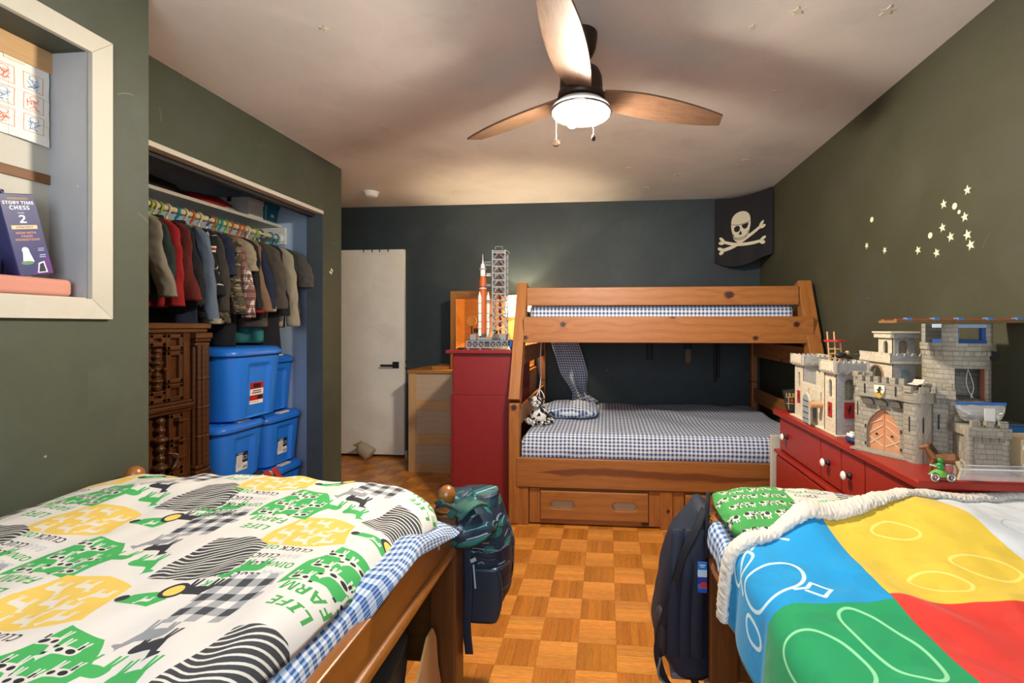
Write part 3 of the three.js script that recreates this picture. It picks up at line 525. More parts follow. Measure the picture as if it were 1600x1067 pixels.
{
  const t = wthing('wooden_cabinet', 'low unpainted wooden cabinet with three framed panels beside the red chest', 'cabinet', [-1.2, 0, -4.2]);
  const x0 = -1.715, x1 = -.66;
  part('carcass', slab(x0 + .012, x1, .02, .86, 4.0, 4.44, { r: .002, grain: 'y' }), M.ply, t);
  part('stile', slab(x0, x0 + .066, 0, .862, 3.972, 4.0, { r: .002, grain: 'y' }), M.oak, t); part('stile', slab(-1.09, -1.03, 0, .862, 3.972, 4.0, { r: .002, grain: 'y' }), M.oak, t);
  for (const [a, b] of [[0, .070], [.245, .337], [.547, .628]]) part('rail', slab(x0 + .066, -1.09, a, b, 3.974, 4.0, { r: .002 }), M.oak, t);
  for (const [a, b] of [[.070, .245], [.337, .547], [.628, .862]]) part('panel', slab(x0 + .06, -1.08, a - .005, b + .005, 3.986, 4.002, { r: 0 }), M.ply, t);
  part('top_board', slab(x0 - .006, x1, .862, .889, 3.962, 4.445, { r: .004 }), M.honey, t);
  solo('loose_board', slab(-1.535, -1.38, .8895, .918, 4.05, 4.35, { r: .003 }), M.honey, 'short honey-coloured board lying on top of the wooden cabinet', 'board');
  const h = wthing('hutch', 'open honey wood shelf frame behind the model rocket, lit by the lamp', 'hutch', [-1.0, .889, -4.25]);
  const a = -1.372, b = -.66, y0 = .8895, y1 = 1.578, d0 = 4.08, d1 = 4.43;
  part('side_board', slab(a, a + .022, y0, y1, d0, d1, { grain: 'y', r: .002 }), M.honey, h); 
  part('bottom_board', slab(a + .022, b - .022, y0, y0 + .02, d0, d1, { r: .002 }), M.honey, h);
  part('back_board', slab(a + .02, b - .02, y0 + .02, y1 - .02, d1 - .012, d1, { r: 0 }), M.honey, h);
  part('face_frame', [slab(a, a + .052, y0, y1, d0 - .018, d0, { grain: 'y', r: .003 }), slab(a + .052, -.92, y1 - .070, y1, d0 - .018, d0, { r: .003 })], M.honey, h);
  // lamp
  const l = wthing('table_lamp', 'lit table lamp with a cream pleated shade behind the bunk bed post', 'lamp', [-.800, .9095, -4.25]);
  const at = (g) => g.translate(-.800, 0, -4.25);
  part('base', at(lathe([[0, .91], [.06, .91], [.062, .922], [.03, .935], [.018, .97], [.040, 1.03], [.046, 1.09], [.030, 1.16], [.014, 1.21], [.010, 1.40], [0, 1.40]], 28)), M.brass, l);
  const pr = []; for (let k = 0; k <= 96; k++) pr.push(k);
  const shade = loft((k, q) => { const rr = lerp(.132, .098, k) + .0018 * Math.cos(q * 48); return [-.800 + rr * Math.cos(q), lerp(1.360, 1.545, k), -4.25 + rr * Math.sin(q)]; }, 6, 192, null, false);
  part('shade', shade, phys({ color: new THREE.Color('#f3e3c2'), transmission: .45, thickness: 0, roughness: .9, side: THREE.DoubleSide }), l);
  part('shade_rim', at(new THREE.TorusGeometry(.132, .004, 8, 48).rotateX(Math.PI / 2).translate(0, 1.360, 0)), M.white, l);
  part('bulb', at(ball(.028, 0, 1.44, 0)), new THREE.MeshStandardMaterial({ color: '#fff0d8', emissive: new THREE.Color(1, .76, .42), emissiveIntensity: 6 }), l);
  const pl = new THREE.PointLight(LAMP.color, LAMP.power, 0, 2); pl.name = 'lamp_light'; pl.position.set(-.800, 1.44, -4.25); pl.castShadow = true; scene.add(pl);
  void pr;
  const gb = wthing('round_ornament', 'small round golden disc ornament on a foot inside the hutch', 'ornament', [-1.235, 1.2, -4.3]);
  part('disc', cyl(.046, .046, .022, -1.235, 1.318, -4.26, 32, { rx: Math.PI / 2 }), std('#c99a3e', .4), gb); part('foot', lathe([[0, .91], [.04, .91], [.03, .925], [.008, .94], [.008, 1.28], [0, 1.28]], 18).translate(-1.235, 0, -4.26), M.bronze, gb);
}
{ // rocket and launch tower model
  const Y = 1.107, D = 3.30, grey = std('#8d8f94', .5), lgrey = std('#94969a', .5), dgrey = std('#4a4c52', .5), org = std('#b5581f', .5), wht = std('#e4e2dc', .45), red = std('#6e1f18', .5);
  const t = wthing('model_rocket_tower', 'building-brick rocket model with an orange core beside its grey launch tower on the red chest', 'model rocket', [-.83, Y, -D]);
  const bx0 = -.980, bx1 = -.680, fr = [], x = (g, L) => (L.push(g), g);
  // mobile platform
  part('platform_deck', [slab(bx0, bx1, Y + .058, Y + .066, D - .07, D + .07, { r: .001 }), slab(bx0 + .01, bx1 - .01, Y + .02, Y + .056, D - .055, D + .055, { r: .001 })], dgrey, t);
  const n = 7; for (let k = 0; k <= n; k++) { const X = lerp(bx0 + .004, bx1 - .004, k / n); x(bar([X, Y + .010, -(D - .068)], [X, Y + .06, -(D - .068)], .0035, 6), fr); if (k < n && k !== 3) { const X2 = lerp(bx0 + .004, bx1 - .004, (k + 1) / n); x(bar([X, Y + .012, -(D - .068)], [X2, Y + .058, -(D - .068)], .0022, 6), fr); x(bar([X2, Y + .012, -(D - .068)], [X, Y + .058, -(D - .068)], .0022, 6), fr); } }
  x(bar([bx0, Y + .012, -(D - .068)], [bx1, Y + .012, -(D - .068)], .004, 6), fr); x(bar([bx0, Y + .058, -(D - .068)], [bx1, Y + .058, -(D - .068)], .004, 6), fr);
  part('platform_truss', fr, lgrey, t);
  part('platform_foot', [-.965, -.88, -.79, -.70].map((q) => cyl(.008, .007, .012, q, Y + .006, -(D - .06), 10)), lgrey, t);
  part('crane_deck', [slab(-.90, -.74, Y + .066, Y + .082, D - .05, D + .05, { r: .001 }), slab(-.955, -.915, Y + .066, Y + .105, D - .05, D, { r: .001 }), slab(-.75, -.70, Y + .066, Y + .105, D - .05, D + .02, { r: .001 })], grey, t);
  part('winch_wheel', [new THREE.TorusGeometry(.016, .005, 8, 24).translate(-.765, Y + .092, -(D - .075)), cyl(.008, .008, .012, -.765, Y + .092, -(D - .075), 12, { rx: Math.PI / 2 })], dgrey, t);
  part('hose_reel', [cyl(.016, .016, .03, -.935, Y + .130, -(D + .03), 14), cyl(.014, .014, .03, -.79, Y + .12, -(D + .03), 14)], M.black, t);
  // rocket
  const cx = -.880, k = (a, b, r0, r1, m, nm, dx = 0, dz = 0, lab) => part(nm, cyl(r0, r1, b - a, cx + dx, (a + b) / 2, -(D + .01) + dz, 24), m, t, lab);
  k(1.215, 1.59, .0265, .0265, org, 'core_stage'); k(1.59, 1.625, .0265, .020, org, 'core_shoulder'); k(1.185, 1.215, .022, .026, dgrey, 'engine_skirt');
  k(1.545, 1.552, .028, .028, dgrey, 'core_band'); k(1.535, 1.54, .0275, .0275, wht, 'core_band');
  k(1.625, 1.672, .018, .018, wht, 'upper_stage'); k(1.672, 1.682, .026, .026, lgrey, 'service_ring'); k(1.682, 1.712, .017, .013, wht, 'capsule'); k(1.712, 1.738, .006, .004, wht, 'escape_tower'); k(1.738, 1.782, .0025, .0015, wht, 'spire'); k(1.738, 1.745, .006, .006, lgrey, 'nozzle_ring');
  for (const [dx, dz] of [[-.014, .030], [.036, -.012]]) {
    const b = k(1.20, 1.475, .0125, .0125, wht, 'booster', dx, dz); part('nose_cone', cyl(.0125, .001, .042, cx + dx, 1.496, -(D + .01) + dz, 20), wht, b);
    for (const y of [1.25, 1.30, 1.36, 1.43]) part('band', cyl(.0130, .0130, .003, cx + dx, y, -(D + .01) + dz, 20), M.black, b);
  }
  // launch tower
  const t0 = -.798, t1 = -.708, ty0 = Y + .082, ty1 = 1.805, z0 = -(D - .035), z1 = -(D + .050), bm = [], rd = [];
  for (const X of [t0, t1]) for (const Z of [z0, z1]) part('tower_leg', slab(X - .004, X + .004, ty0, ty1, -Z - .004, -Z + .004, { r: .001 }), lgrey, t);
  const levels = 12;
  for (let q = 0; q <= levels; q++) { const y = lerp(ty0 + .02, ty1 - .02, q / levels); for (const Z of [z0, z1]) bm.push(slab(t0, t1, y - .0035, y + .0035, -Z - .003, -Z + .003, { r: 0 })); for (const X of [t0, t1]) bm.push(slab(X - .003, X + .003, y - .0035, y + .0035, -z0, -z1, { r: 0 })); if (q < levels) { const y2 = lerp(ty0 + .02, ty1 - .02, (q + 1) / levels), m = (t0 + t1) / 2; for (const Z of [z0, z1]) { bm.push(bar([t0, y, Z], [m, y2, Z], .0026, 5), bar([t1, y, Z], [m, y2, Z], .0026, 5)); } bm.push(bar([t1, y, z0], [t1, y2, z1], .0026, 5), bar([t0, y2, z0], [t0, y, z1], .0026, 5)); rd.push(slab(m - .006 - .003 * (q % 2), m + .006, y + .006, y2 - .006, D + .0, D + .025, { r: 0 })); } }
  part('tower_truss', bm, lgrey, t); part('elevator_shaft', rd, red, t, 'dark red inner shaft');
  part('tower_rail', [slab(t0 - .004, t1 + .016, ty1 - .012, ty1 - .006, D - .04, D + .06, { r: 0 }), bar([t0 + .02, ty1, z0], [t0 + .02, ty1 + .022, z0], .0018, 5), bar([t1 - .02, ty1, z0], [t1 - .02, ty1 + .022, z0], .0018, 5), bar([t0 + .02, ty1 + .022, z0], [t1 - .02, ty1 + .022, z0], .0018, 5)], lgrey, t);
  part('tower_brace', [bar([t1, 1.30, z0], [-.672, Y + .066, z0], .004, 6), bar([t0, 1.29, z0], [-.83, Y + .07, z0], .003, 6)], grey, t);
  for (const [y, x0, x1, h, m] of [[1.702, -.868, -.80, .026, lgrey], [1.628, -.852, -.80, .016, wht], [1.556, -.85, -.80, .012, grey], [1.445, -.85, -.80, .010, grey]]) part('swing_arm', [slab(x0, x1, y - .003, y + .003, D, D + .016, { r: 0 }), slab(x0, x1, y + h - .003, y + h, D, D + .016, { r: 0 }), ...[0, 1, 2, 3].map((q) => bar([lerp(x0, x1, q / 4), y, -D], [lerp(x0, x1, (q + 1) / 4), y + h, -D], .0022, 5))], m, t);
  part('umbilical', [slab(-.826, -.806, 1.335, 1.352, D - .01, D + .01, { r: .004 })], std('#2d6d94', .5), t, 'blue fuel block');
  solo('blue_egg', ball(.017, -.653, Y + .034, -3.22, 1, 2, 1), std('#2b62b4', .4), 'blue oval toy bottle at the right edge of the red chest', 'toy');
  solo('toy_wagon', [slab(-1.035, -1.0, Y + .003, Y + .012, 3.22, 3.25, { r: .002 }), cyl(.006, .006, .04, -1.018, Y + .006, -3.235, 10, { rz: Math.PI / 2 })], M.black, 'tiny dark toy part left of the rocket platform', 'toy');
}
{ // cream gourd-shaped doorstop on the floor by the door
  const c = [-2.253, 0, -4.27], t = wthing('doorstop', 'cream cloth doorstop shaped like a curled animal in front of the white door', 'doorstop', c);
  const cloth = std('#b9a98f', .95, { bumpMap: bumpy, bumpScale: .004 });
  const path = new THREE.CatmullRomCurve3([[.05, .05, 0], [.02, .075, 0], [-.035, .115, 0], [-.075, .150, 0], [-.12, .150, .01]].map((p) => new THREE.Vector3(c[0] + p[0], p[1], c[2] + p[2])));
  const rad = (k) => k < .5 ? lerp(.072, .060, k * 2) * (k < .12 ? Math.sqrt(clamp(k / .12 + .08)) : 1) : lerp(.060, .012, smooth(.5, .95, k));
  part('body', loft((k, a) => { const p = path.getPoint(k), tg = path.getTangent(k), n = new THREE.Vector3(-tg.y, tg.x, 0), r = rad(k); return [p.x + n.x * r * Math.cos(a), Math.max(.001, p.y + n.y * r * Math.cos(a)), p.z + r * Math.sin(a) * .85]; }, 28, 28), cloth, t);
  part('ear', [ball(.016, c[0] - .05, .165, c[2] + .02, 1, 1.3, .5), ball(.016, c[0] - .062, .166, c[2] - .02, 1, 1.3, .5)], cloth, t);
}
// ---------------------------------------------------------------- closet: rod, hangers, clothes, shelf things, carved cabinet, bins
{
  const rod = wthing('closet_rod', 'cream closet rod running under the shelf, holding all the hangers', 'closet rod', [-2.36, 1.9, -2.4]);
  part('rod', bar([-2.36, 1.905, -1.565], [-2.36, 1.905, -3.235], .016, 20), std('#cfc29c', .45), rod);
  part('rod_cup', cyl(.027, .027, .018, -2.36, 1.905, -3.224, 20, { rx: Math.PI / 2 }), M.white, rod);
}
const fab = (c) => texd(canvasTex(256, 256, (x, w) => { x.fillStyle = c; x.fillRect(0, 0, w, w); const r = mulberry(c.length + parseInt(c.slice(1), 16)); for (let i = 0; i < 5200; i++) { const v = r() < .5 ? 0 : 255; x.fillStyle = `rgba(${v},${v},${v},${.05 + .07 * r()})`; x.fillRect(r() * w, r() * w, 1 + 2 * r(), 1); } }, .16, .16), .95);
const plaidTex = (bg, a, b, s = .06) => texd(canvasTex(256, 256, (x, w) => {
  x.fillStyle = bg; x.fillRect(0, 0, w, w);
  for (const [c, p, q] of [[a, 0, .5], [b, .62, .06], [b, .80, .06]]) { x.globalAlpha = .62; x.fillStyle = c; x.fillRect(p * w, 0, q * w, w); x.fillRect(0, p * w, w, q * w); } x.globalAlpha = 1;
}, s, s), .95);
const CL = {
  greyMarl: fab('#7d7567'), oatmeal: fab('#938975'), red: fab('#8c1518'), rust: fab('#5a1a13'), dkGreen: fab('#22312d'), black: fab('#17171a'), charcoal: fab('#37332f'), navy: fab('#1a2238'), brownGrey: fab('#4a423a'), tan: fab('#765c45'), blueGrey: fab('#5a6779'), maroon: fab('#4c1118'), dkGrey: fab('#4b4742'), cream: fab('#94866e'), teal: fab('#2d6f6a'),
  plaidYellow: plaidTex('#c79a52', '#3b2418', '#e6d9bd'), flannel: plaidTex('#e2d9cc', '#5a2a22', '#2e2020', .045), plaidRed: plaidTex('#9b2a20', '#2a1512', '#d9c3a4'),
  camo: texd(canvasTex(512, 512, (x, w) => { x.fillStyle = '#4a4334'; x.fillRect(0, 0, w, w); const r = mulberry(44); for (let i = 0; i < 420; i++) { x.fillStyle = ['#2a261b', '#6a6048', '#938a70', '#3c4030', '#1c1913', '#7d5a38'][Math.floor(r() * 6)]; x.beginPath(); x.ellipse(r() * w, r() * w, 6 + 26 * r(), 4 + 12 * r(), r() * 3, 0, 7); x.fill(); } }, .26, .26), .95),
  nordic: texd(canvasTex(512, 512, (x, w) => {
    x.fillStyle = '#131317'; x.fillRect(0, 0, w, w); x.fillStyle = '#d9d2c6';
    for (let row = 0; row < 4; row++) for (let k = 0; k < 8; k++) { const X = k * 64, Y = row * 128; if (row === 1) { x.fillRect(X, Y + 8, 64, 46); x.fillStyle = '#8e3a2a'; x.fillRect(X + 16, Y + 20, 26, 22); x.fillStyle = '#131317'; x.fillRect(X + 50, Y + 16, 8, 30); x.fillStyle = '#d9d2c6'; } else { x.beginPath(); x.moveTo(X + 4, Y + 60); x.lineTo(X + 32, Y + 20); x.lineTo(X + 60, Y + 60); x.lineTo(X + 32, Y + 42); x.fill(); x.fillRect(X + 26, Y + 80, 12, 12); } }
  }, .30, .36), .95),
};
const HANG = { teal: std('#1a7f93', .4), white: std('#ded9cc', .45), lime: std('#8da63a', .4), orange: std('#c0601f', .4), green: std('#1f8a6d', .4), wire: M.chrome, cream: std('#cdbf95', .45) };
function hanger(d, colour, what, w = .17) {
  const X = -2.36, t = wthing('clothes_hanger', `${colour} plastic hanger on the closet rod holding ${what}`, 'hanger', [X, 1.83, -d]); t.userData.group = 'plastic hangers on the closet rod';
  const m = HANG[colour], r = .0235, pts = []; for (let a = -35; a <= 205; a += 20) pts.push([X + r * Math.cos(R(a)), 1.901 + r * Math.sin(R(a)), -d]); pts.reverse(); pts.push([X + .012, 1.876, -d], [X, 1.862, -d], [X, 1.842, -d]);
  part('hook', tube(pts, .0062, 36, 8), m, t);
  part('arms', [tube([[X - w, 1.765, -d], [X - w * .5, 1.808, -d], [X, 1.842, -d], [X + w * .5, 1.808, -d], [X + w, 1.765, -d]], .0055, 30, 8), bar([X - w, 1.765, -d], [X + w, 1.765, -d], .004)], m, t);
}
function garment(name, label, cat, d, m, o = {}) {
  const t = wthing(name, label, cat, [-2.36, 1.83 - (o.len ?? .5), -d]); t.userData.group = 'clothes on the closet rod';
  const X = -2.36, Y = 1.842, len = o.len ?? .5, W = o.w ?? .185, th = (o.th ?? .030) * .72, s = d * 37.7, tilt = o.tilt ?? 0;
  part('body', loft((k, a) => {
    const y = k * len, wd = k < .14 ? lerp(.045, W, Math.pow(k / .14, .75)) : W * (1 + .04 * Math.sin(k * 4 + s)) + (o.flare ?? 0) * k, tt = th * (k < .1 ? .55 + .45 * k / .1 : 1) * (1 + .25 * smooth(.3, 1, k));
    const c = sgnpow(Math.cos(a), .8), x = c * wd, z = sgnpow(Math.sin(a), .7) * tt * (1 + .5 * Math.sin(x * 38 + s + 2.5 * nz(x * 6, y * 4, s)) * smooth(.05, .5, k) + .3 * nz(x * 22, y * 9, s));
    return [X + x + tilt * k, Y - y - .055 * Math.pow(Math.abs(c), 2) * (1 - smooth(.0, .5, k)) + .008 * nz(c * 3, s, 1) * k, -d + z];
  }, 26, 44, (k, a, p) => [p[0], p[1]]), m, t);
  const sl = o.sleeve ?? .40;
  if (sl > 0) for (const q of [-1, 1]) {
    const mm = o.sleeveMat || m, sx = X + q * (W - .03) , r0 = o.r0 ?? .058, r1 = o.r1 ?? .040;
    const g = part('sleeve', loft((k, a) => {
      const y = k * sl, r = lerp(r0, r1, Math.pow(k, .8)) * (k < .06 ? .45 + .55 * k / .06 : 1) * (1 + .05 * Math.sin(k * 23 + s) + .16 * nz(k * 7 + s, Math.cos(a) * 1.3, Math.sin(a) * 1.3)), cx = sx + q * (.022 + (o.out ?? .05) * Math.pow(k, .8)) + q * .012 * Math.sin(k * 5.5 + s), z = -d + (o.swing ?? -.006) * k + .006 * Math.sin(k * 6 + s * 2);
      return [cx + r * Math.cos(a), Y - .045 - y + r * .35 * Math.cos(a) * -q * (1 - k) , z + Math.min(r, .025) * (.62 + .38 * k) * Math.sin(a) * (1 + .30 * nz(k * 9 + s, Math.cos(a) * 2, s))];
    }, 34, 24, (k, a, p) => [p[2] * 1 + p[0], p[1]]), mm, t);
    if (o.cuff) part('cuff', loft((k, a) => { const r = r1 * 1.03; return [sx + q * (.022 + (o.out ?? .05)) + r * Math.cos(a), Y - .045 - sl - k * .03 + .012, -d + (o.swing ?? -.006) + Math.min(r, .025) * 1.04 * Math.sin(a)]; }, 3, 18, (k, a, p) => [p[0], p[1]]), o.cuff, g);
  }
  if (o.collar) part('collar', loft((k, a) => [X + (.052 + .01 * k) * Math.cos(a), Y + .006 - .05 * k, -d + (.026 + .012 * k) * Math.sin(a)], 4, 20), o.collar, t);
  if (o.hem) part('hem_band', loft((k, a) => [X + tilt + (W + (o.flare ?? 0)) * 1.01 * sgnpow(Math.cos(a), .8), Y - len + .05 * (1 - k) - .003, -d + th * 1.5 * sgnpow(Math.sin(a), .7)], 3, 36, (k, a, p) => [p[0], p[1]]), o.hem, t);
  return t;
}
{
  const A = [
    ['plaid_shirt', 'yellow and brown plaid shirt hanging nearest the closet\'s left edge', 'shirt', 1.98, CL.plaidYellow, { len: .46, sleeve: .40, out: .02 }, 'cream', 'the yellow plaid shirt'],
    ['sweater', 'pale grey marl sweater with a wide sleeve, first long sleeve on the left', 'sweater', 2.07, CL.greyMarl, { len: .42, sleeve: .39, r0: .066, r1: .046, out: .085 }, 'white', 'the pale grey marl sweater'],
    ['sweater', 'dark green sweater hanging between the grey marl and red sweaters', 'sweater', 2.12, CL.dkGreen, { len: .44, sleeve: .36, out: .05 }, 'teal', 'the dark green sweater'],
    ['sweater', 'bright red sweater hanging beside the pale grey marl sweater', 'sweater', 2.165, CL.red, { len: .48, sleeve: .43, r0: .060, out: .06 }, 'white', 'the bright red sweater'],
    ['cardigan', 'rust red knit cardigan with a broad cuff beside the bright red sweater', 'cardigan', 2.215, CL.rust, { len: .45, sleeve: .40, r0: .058, r1: .05, out: .085 }, 'white', 'the rust red cardigan'],
    ['hoodie', 'black hooded top hanging right of the rust red cardigan', 'hoodie', 2.27, CL.black, { len: .50, sleeve: .42, out: .06, collar: CL.black }, 'cream', 'the black hooded top'],
    ['jeans', 'dark blue folded jeans hanging low above the carved cabinet', 'jeans', 2.30, CL.navy, { len: .60, sleeve: 0, w: .17, tilt: .05 }, 'lime', 'the dark blue jeans'],
    ['raglan_shirt', 'black shirt with long blue-grey sleeves and a pale cuff band', 'shirt', 2.345, CL.black, { len: .52, sleeve: .50, sleeveMat: CL.blueGrey, out: .095, r0: .05, r1: .036, cuff: CL.oatmeal }, 'cream', 'the blue-grey sleeved shirt'],
    ['nordic_sweater', 'black sweater with white and red nordic bands', 'sweater', 2.40, CL.nordic, { len: .50, sleeve: .36, out: .05, collar: CL.black }, 'teal', 'the nordic sweater'],
    ['jacket', 'charcoal jacket hanging between the nordic sweater and the navy shirt', 'jacket', 2.45, CL.charcoal, { len: .52, sleeve: .45, out: .055 }, 'cream', 'the charcoal jacket'],
    ['shirt', 'navy shirt hanging left of the woodland camouflage jacket', 'shirt', 2.495, CL.navy, { len: .46, sleeve: .24, out: .06 }, 'orange', 'the navy shirt'],
    ['camouflage_jacket', 'woodland camouflage jacket in the middle of the rod', 'jacket', 2.545, CL.camo, { len: .56, sleeve: .46, r0: .064, out: .07, flare: .02, th: .036 }, 'cream', 'the camouflage jacket'],
    ['flannel_shirt', 'white and maroon checked flannel shirt beside the camouflage jacket', 'shirt', 2.60, CL.flannel, { len: .50, sleeve: .46, out: .085, cuff: CL.flannel }, 'wire', 'the checked flannel shirt'],
    ['shirt', 'cream short-sleeved shirt hanging right of the checked flannel shirt', 'shirt', 2.645, CL.cream, { len: .42, sleeve: .20, out: .06, r1: .055 }, 'orange', 'the cream short-sleeved shirt'],
    ['sweater', 'black sweater with red cuffs hanging right of the cream shirt', 'sweater', 2.69, CL.black, { len: .50, sleeve: .43, out: .07, cuff: CL.red }, 'green', 'the black sweater with red cuffs'],
    ['raglan_shirt', 'dark shirt with tan shoulders and brick red sleeves', 'shirt', 2.735, CL.navy, { len: .50, sleeve: .44, sleeveMat: CL.tan, out: .08, r0: .05, r1: .034 }, 'lime', 'the tan-sleeved dark shirt'],
    ['work_shirt', 'dark navy shirt with pale turned-up cuffs in front of the brown-grey hoodie', 'shirt', 2.775, CL.navy, { len: .52, sleeve: .42, out: .085, cuff: CL.oatmeal }, 'orange', 'the navy shirt with pale cuffs'],
    ['hoodie', 'large brown-grey hoodie with a wide hanging sleeve', 'hoodie', 2.835, CL.brownGrey, { len: .58, sleeve: .42, r0: .078, r1: .055, out: .10, w: .20, th: .042, hem: CL.brownGrey }, 'orange', 'the brown-grey hoodie'],
    ['coat', 'long black coat, the longest garment on the rod', 'coat', 2.915, CL.black, { len: .74, sleeve: .46, out: .05, flare: .035, th: .034, w: .20 }, 'cream', 'the long black coat'],
    ['cardigan', 'oatmeal knit cardigan with long sleeves near the rod\'s right end', 'cardigan', 2.985, CL.oatmeal, { len: .58, sleeve: .53, r0: .062, r1: .044, out: .09, w: .20 }, 'lime', 'the oatmeal cardigan'],
    ['sweater', 'dark teal sweater showing beneath the oatmeal cardigan sleeve', 'sweater', 3.03, CL.dkGreen, { len: .58, sleeve: .45, out: .08 }, 'wire', 'the dark teal sweater'],
    ['puffer_jacket', 'dark grey jacket hanging last at the rod\'s right end', 'jacket', 3.13, CL.dkGrey, { len: .40, sleeve: .26, r0: .075, r1: .06, out: .10, th: .042 }, 'teal', 'the dark grey jacket at the end'],
  ];
  for (const [n, l, c, d, m, o, hc, what] of A) { garment(n, l, c, d, m, o); hanger(d, hc, what); }
  for (const [d, c, n] of [[2.02, 'lime', 'nothing, nearest the left edge'], [2.095, 'teal', 'nothing, left of the white hooks'], [2.245, 'lime', 'nothing, beside the black hooded top'], [2.66, 'green', 'nothing, in the middle of the rod'], [2.87, 'orange', 'nothing, above the brown-grey hoodie'], [3.19, 'teal', 'nothing, last against the end wall']]) hanger(d, c, n, .16);
  // dark trousers low at the back
  garment('trousers', 'dark trousers hanging low behind the camouflage jacket', 'trousers', 2.62, CL.black, { len: .70, sleeve: 0, w: .18, tilt: -.02 });
  garment('trousers', 'teal and grey striped trousers hanging low beside the black coat', 'trousers', 2.86, CL.teal, { len: .68, sleeve: 0, w: .16 });
  solo('red_pouch', new THREE.CapsuleGeometry(.022, .03, 6, 16).translate(-2.165, 1.35, -2.69), CL.red, 'small bright red pouch hanging below the camouflage and flannel sleeves', 'pouch');
  // shelf things
  const heap = (name, label, x, d, y, sx, sy, sz, m, seed) => { const g = new THREE.SphereGeometry(1, 40, 24), p = g.attributes.position; for (let i = 0; i < p.count; i++) { const X = p.getX(i), Y = p.getY(i), Z = p.getZ(i), k = 1 + .22 * fbm(X * 2 + seed, Y * 3, Z * 2); p.setXYZ(i, X * k * sx, Math.max(-.15, Y * k) * sy, Z * k * sz); } g.computeVertexNormals(); return solo(name, g.translate(x, y + .15 * sy, -d), m, label, 'clothes'); };
  heap('folded_clothes', 'heap of dark folded clothes at the left of the closet shelf', -2.50, 2.30, 2.006, .13, .075, .26, CL.black, 3);
  heap('folded_clothes', 'crumpled bright red clothes on the closet shelf beside the white box', -2.47, 2.70, 2.006, .11, .060, .20, CL.red, 8);
  heap('folded_clothes', 'small crumpled white shirt hanging over the closet shelf edge', -2.415, 2.78, 2.006, .045, .030, .10, CL.oatmeal, 12);
  const bx = wthing('cardboard_box', 'white cardboard box with a dark slot on the closet shelf', 'box', [-2.51, 2.006, -3.02]);
  part('box', slab(-2.66, -2.375, 2.006, 2.125, 2.955, 3.085, { r: .003 }), M.closetWhite, bx); part('lid', slab(-2.664, -2.371, 2.100, 2.132, 2.951, 3.089, { r: .003 }), M.closetWhite, bx); part('slot', slab(-2.53, -2.50, 2.105, 2.136, 2.948, 2.96, { r: .001 }), M.dark, bx);
  const tb = wthing('teal_caddy', 'teal plastic caddy at the right end of the closet shelf', 'caddy', [-2.45, 2.006, -3.17]);
  const teal = std('#12667c', .4);
  part('body', loft((k, a) => [-2.46 + (.085 + .02 * k) * sgnpow(Math.cos(a), .35), 2.006 + .12 * k, -3.165 + (.055 + .015 * k) * sgnpow(Math.sin(a), .35)], 8, 40), teal, tb); part('rim', loft((k, a) => [-2.46 + .112 * sgnpow(Math.cos(a), .35), 2.118 + .012 * k, -3.165 + .076 * sgnpow(Math.sin(a), .35)], 2, 40), teal, tb); part('label', slab(-2.375, -2.366, 2.04, 2.075, 3.15, 3.18, { r: .001 }), M.closetWhite, tb);
}
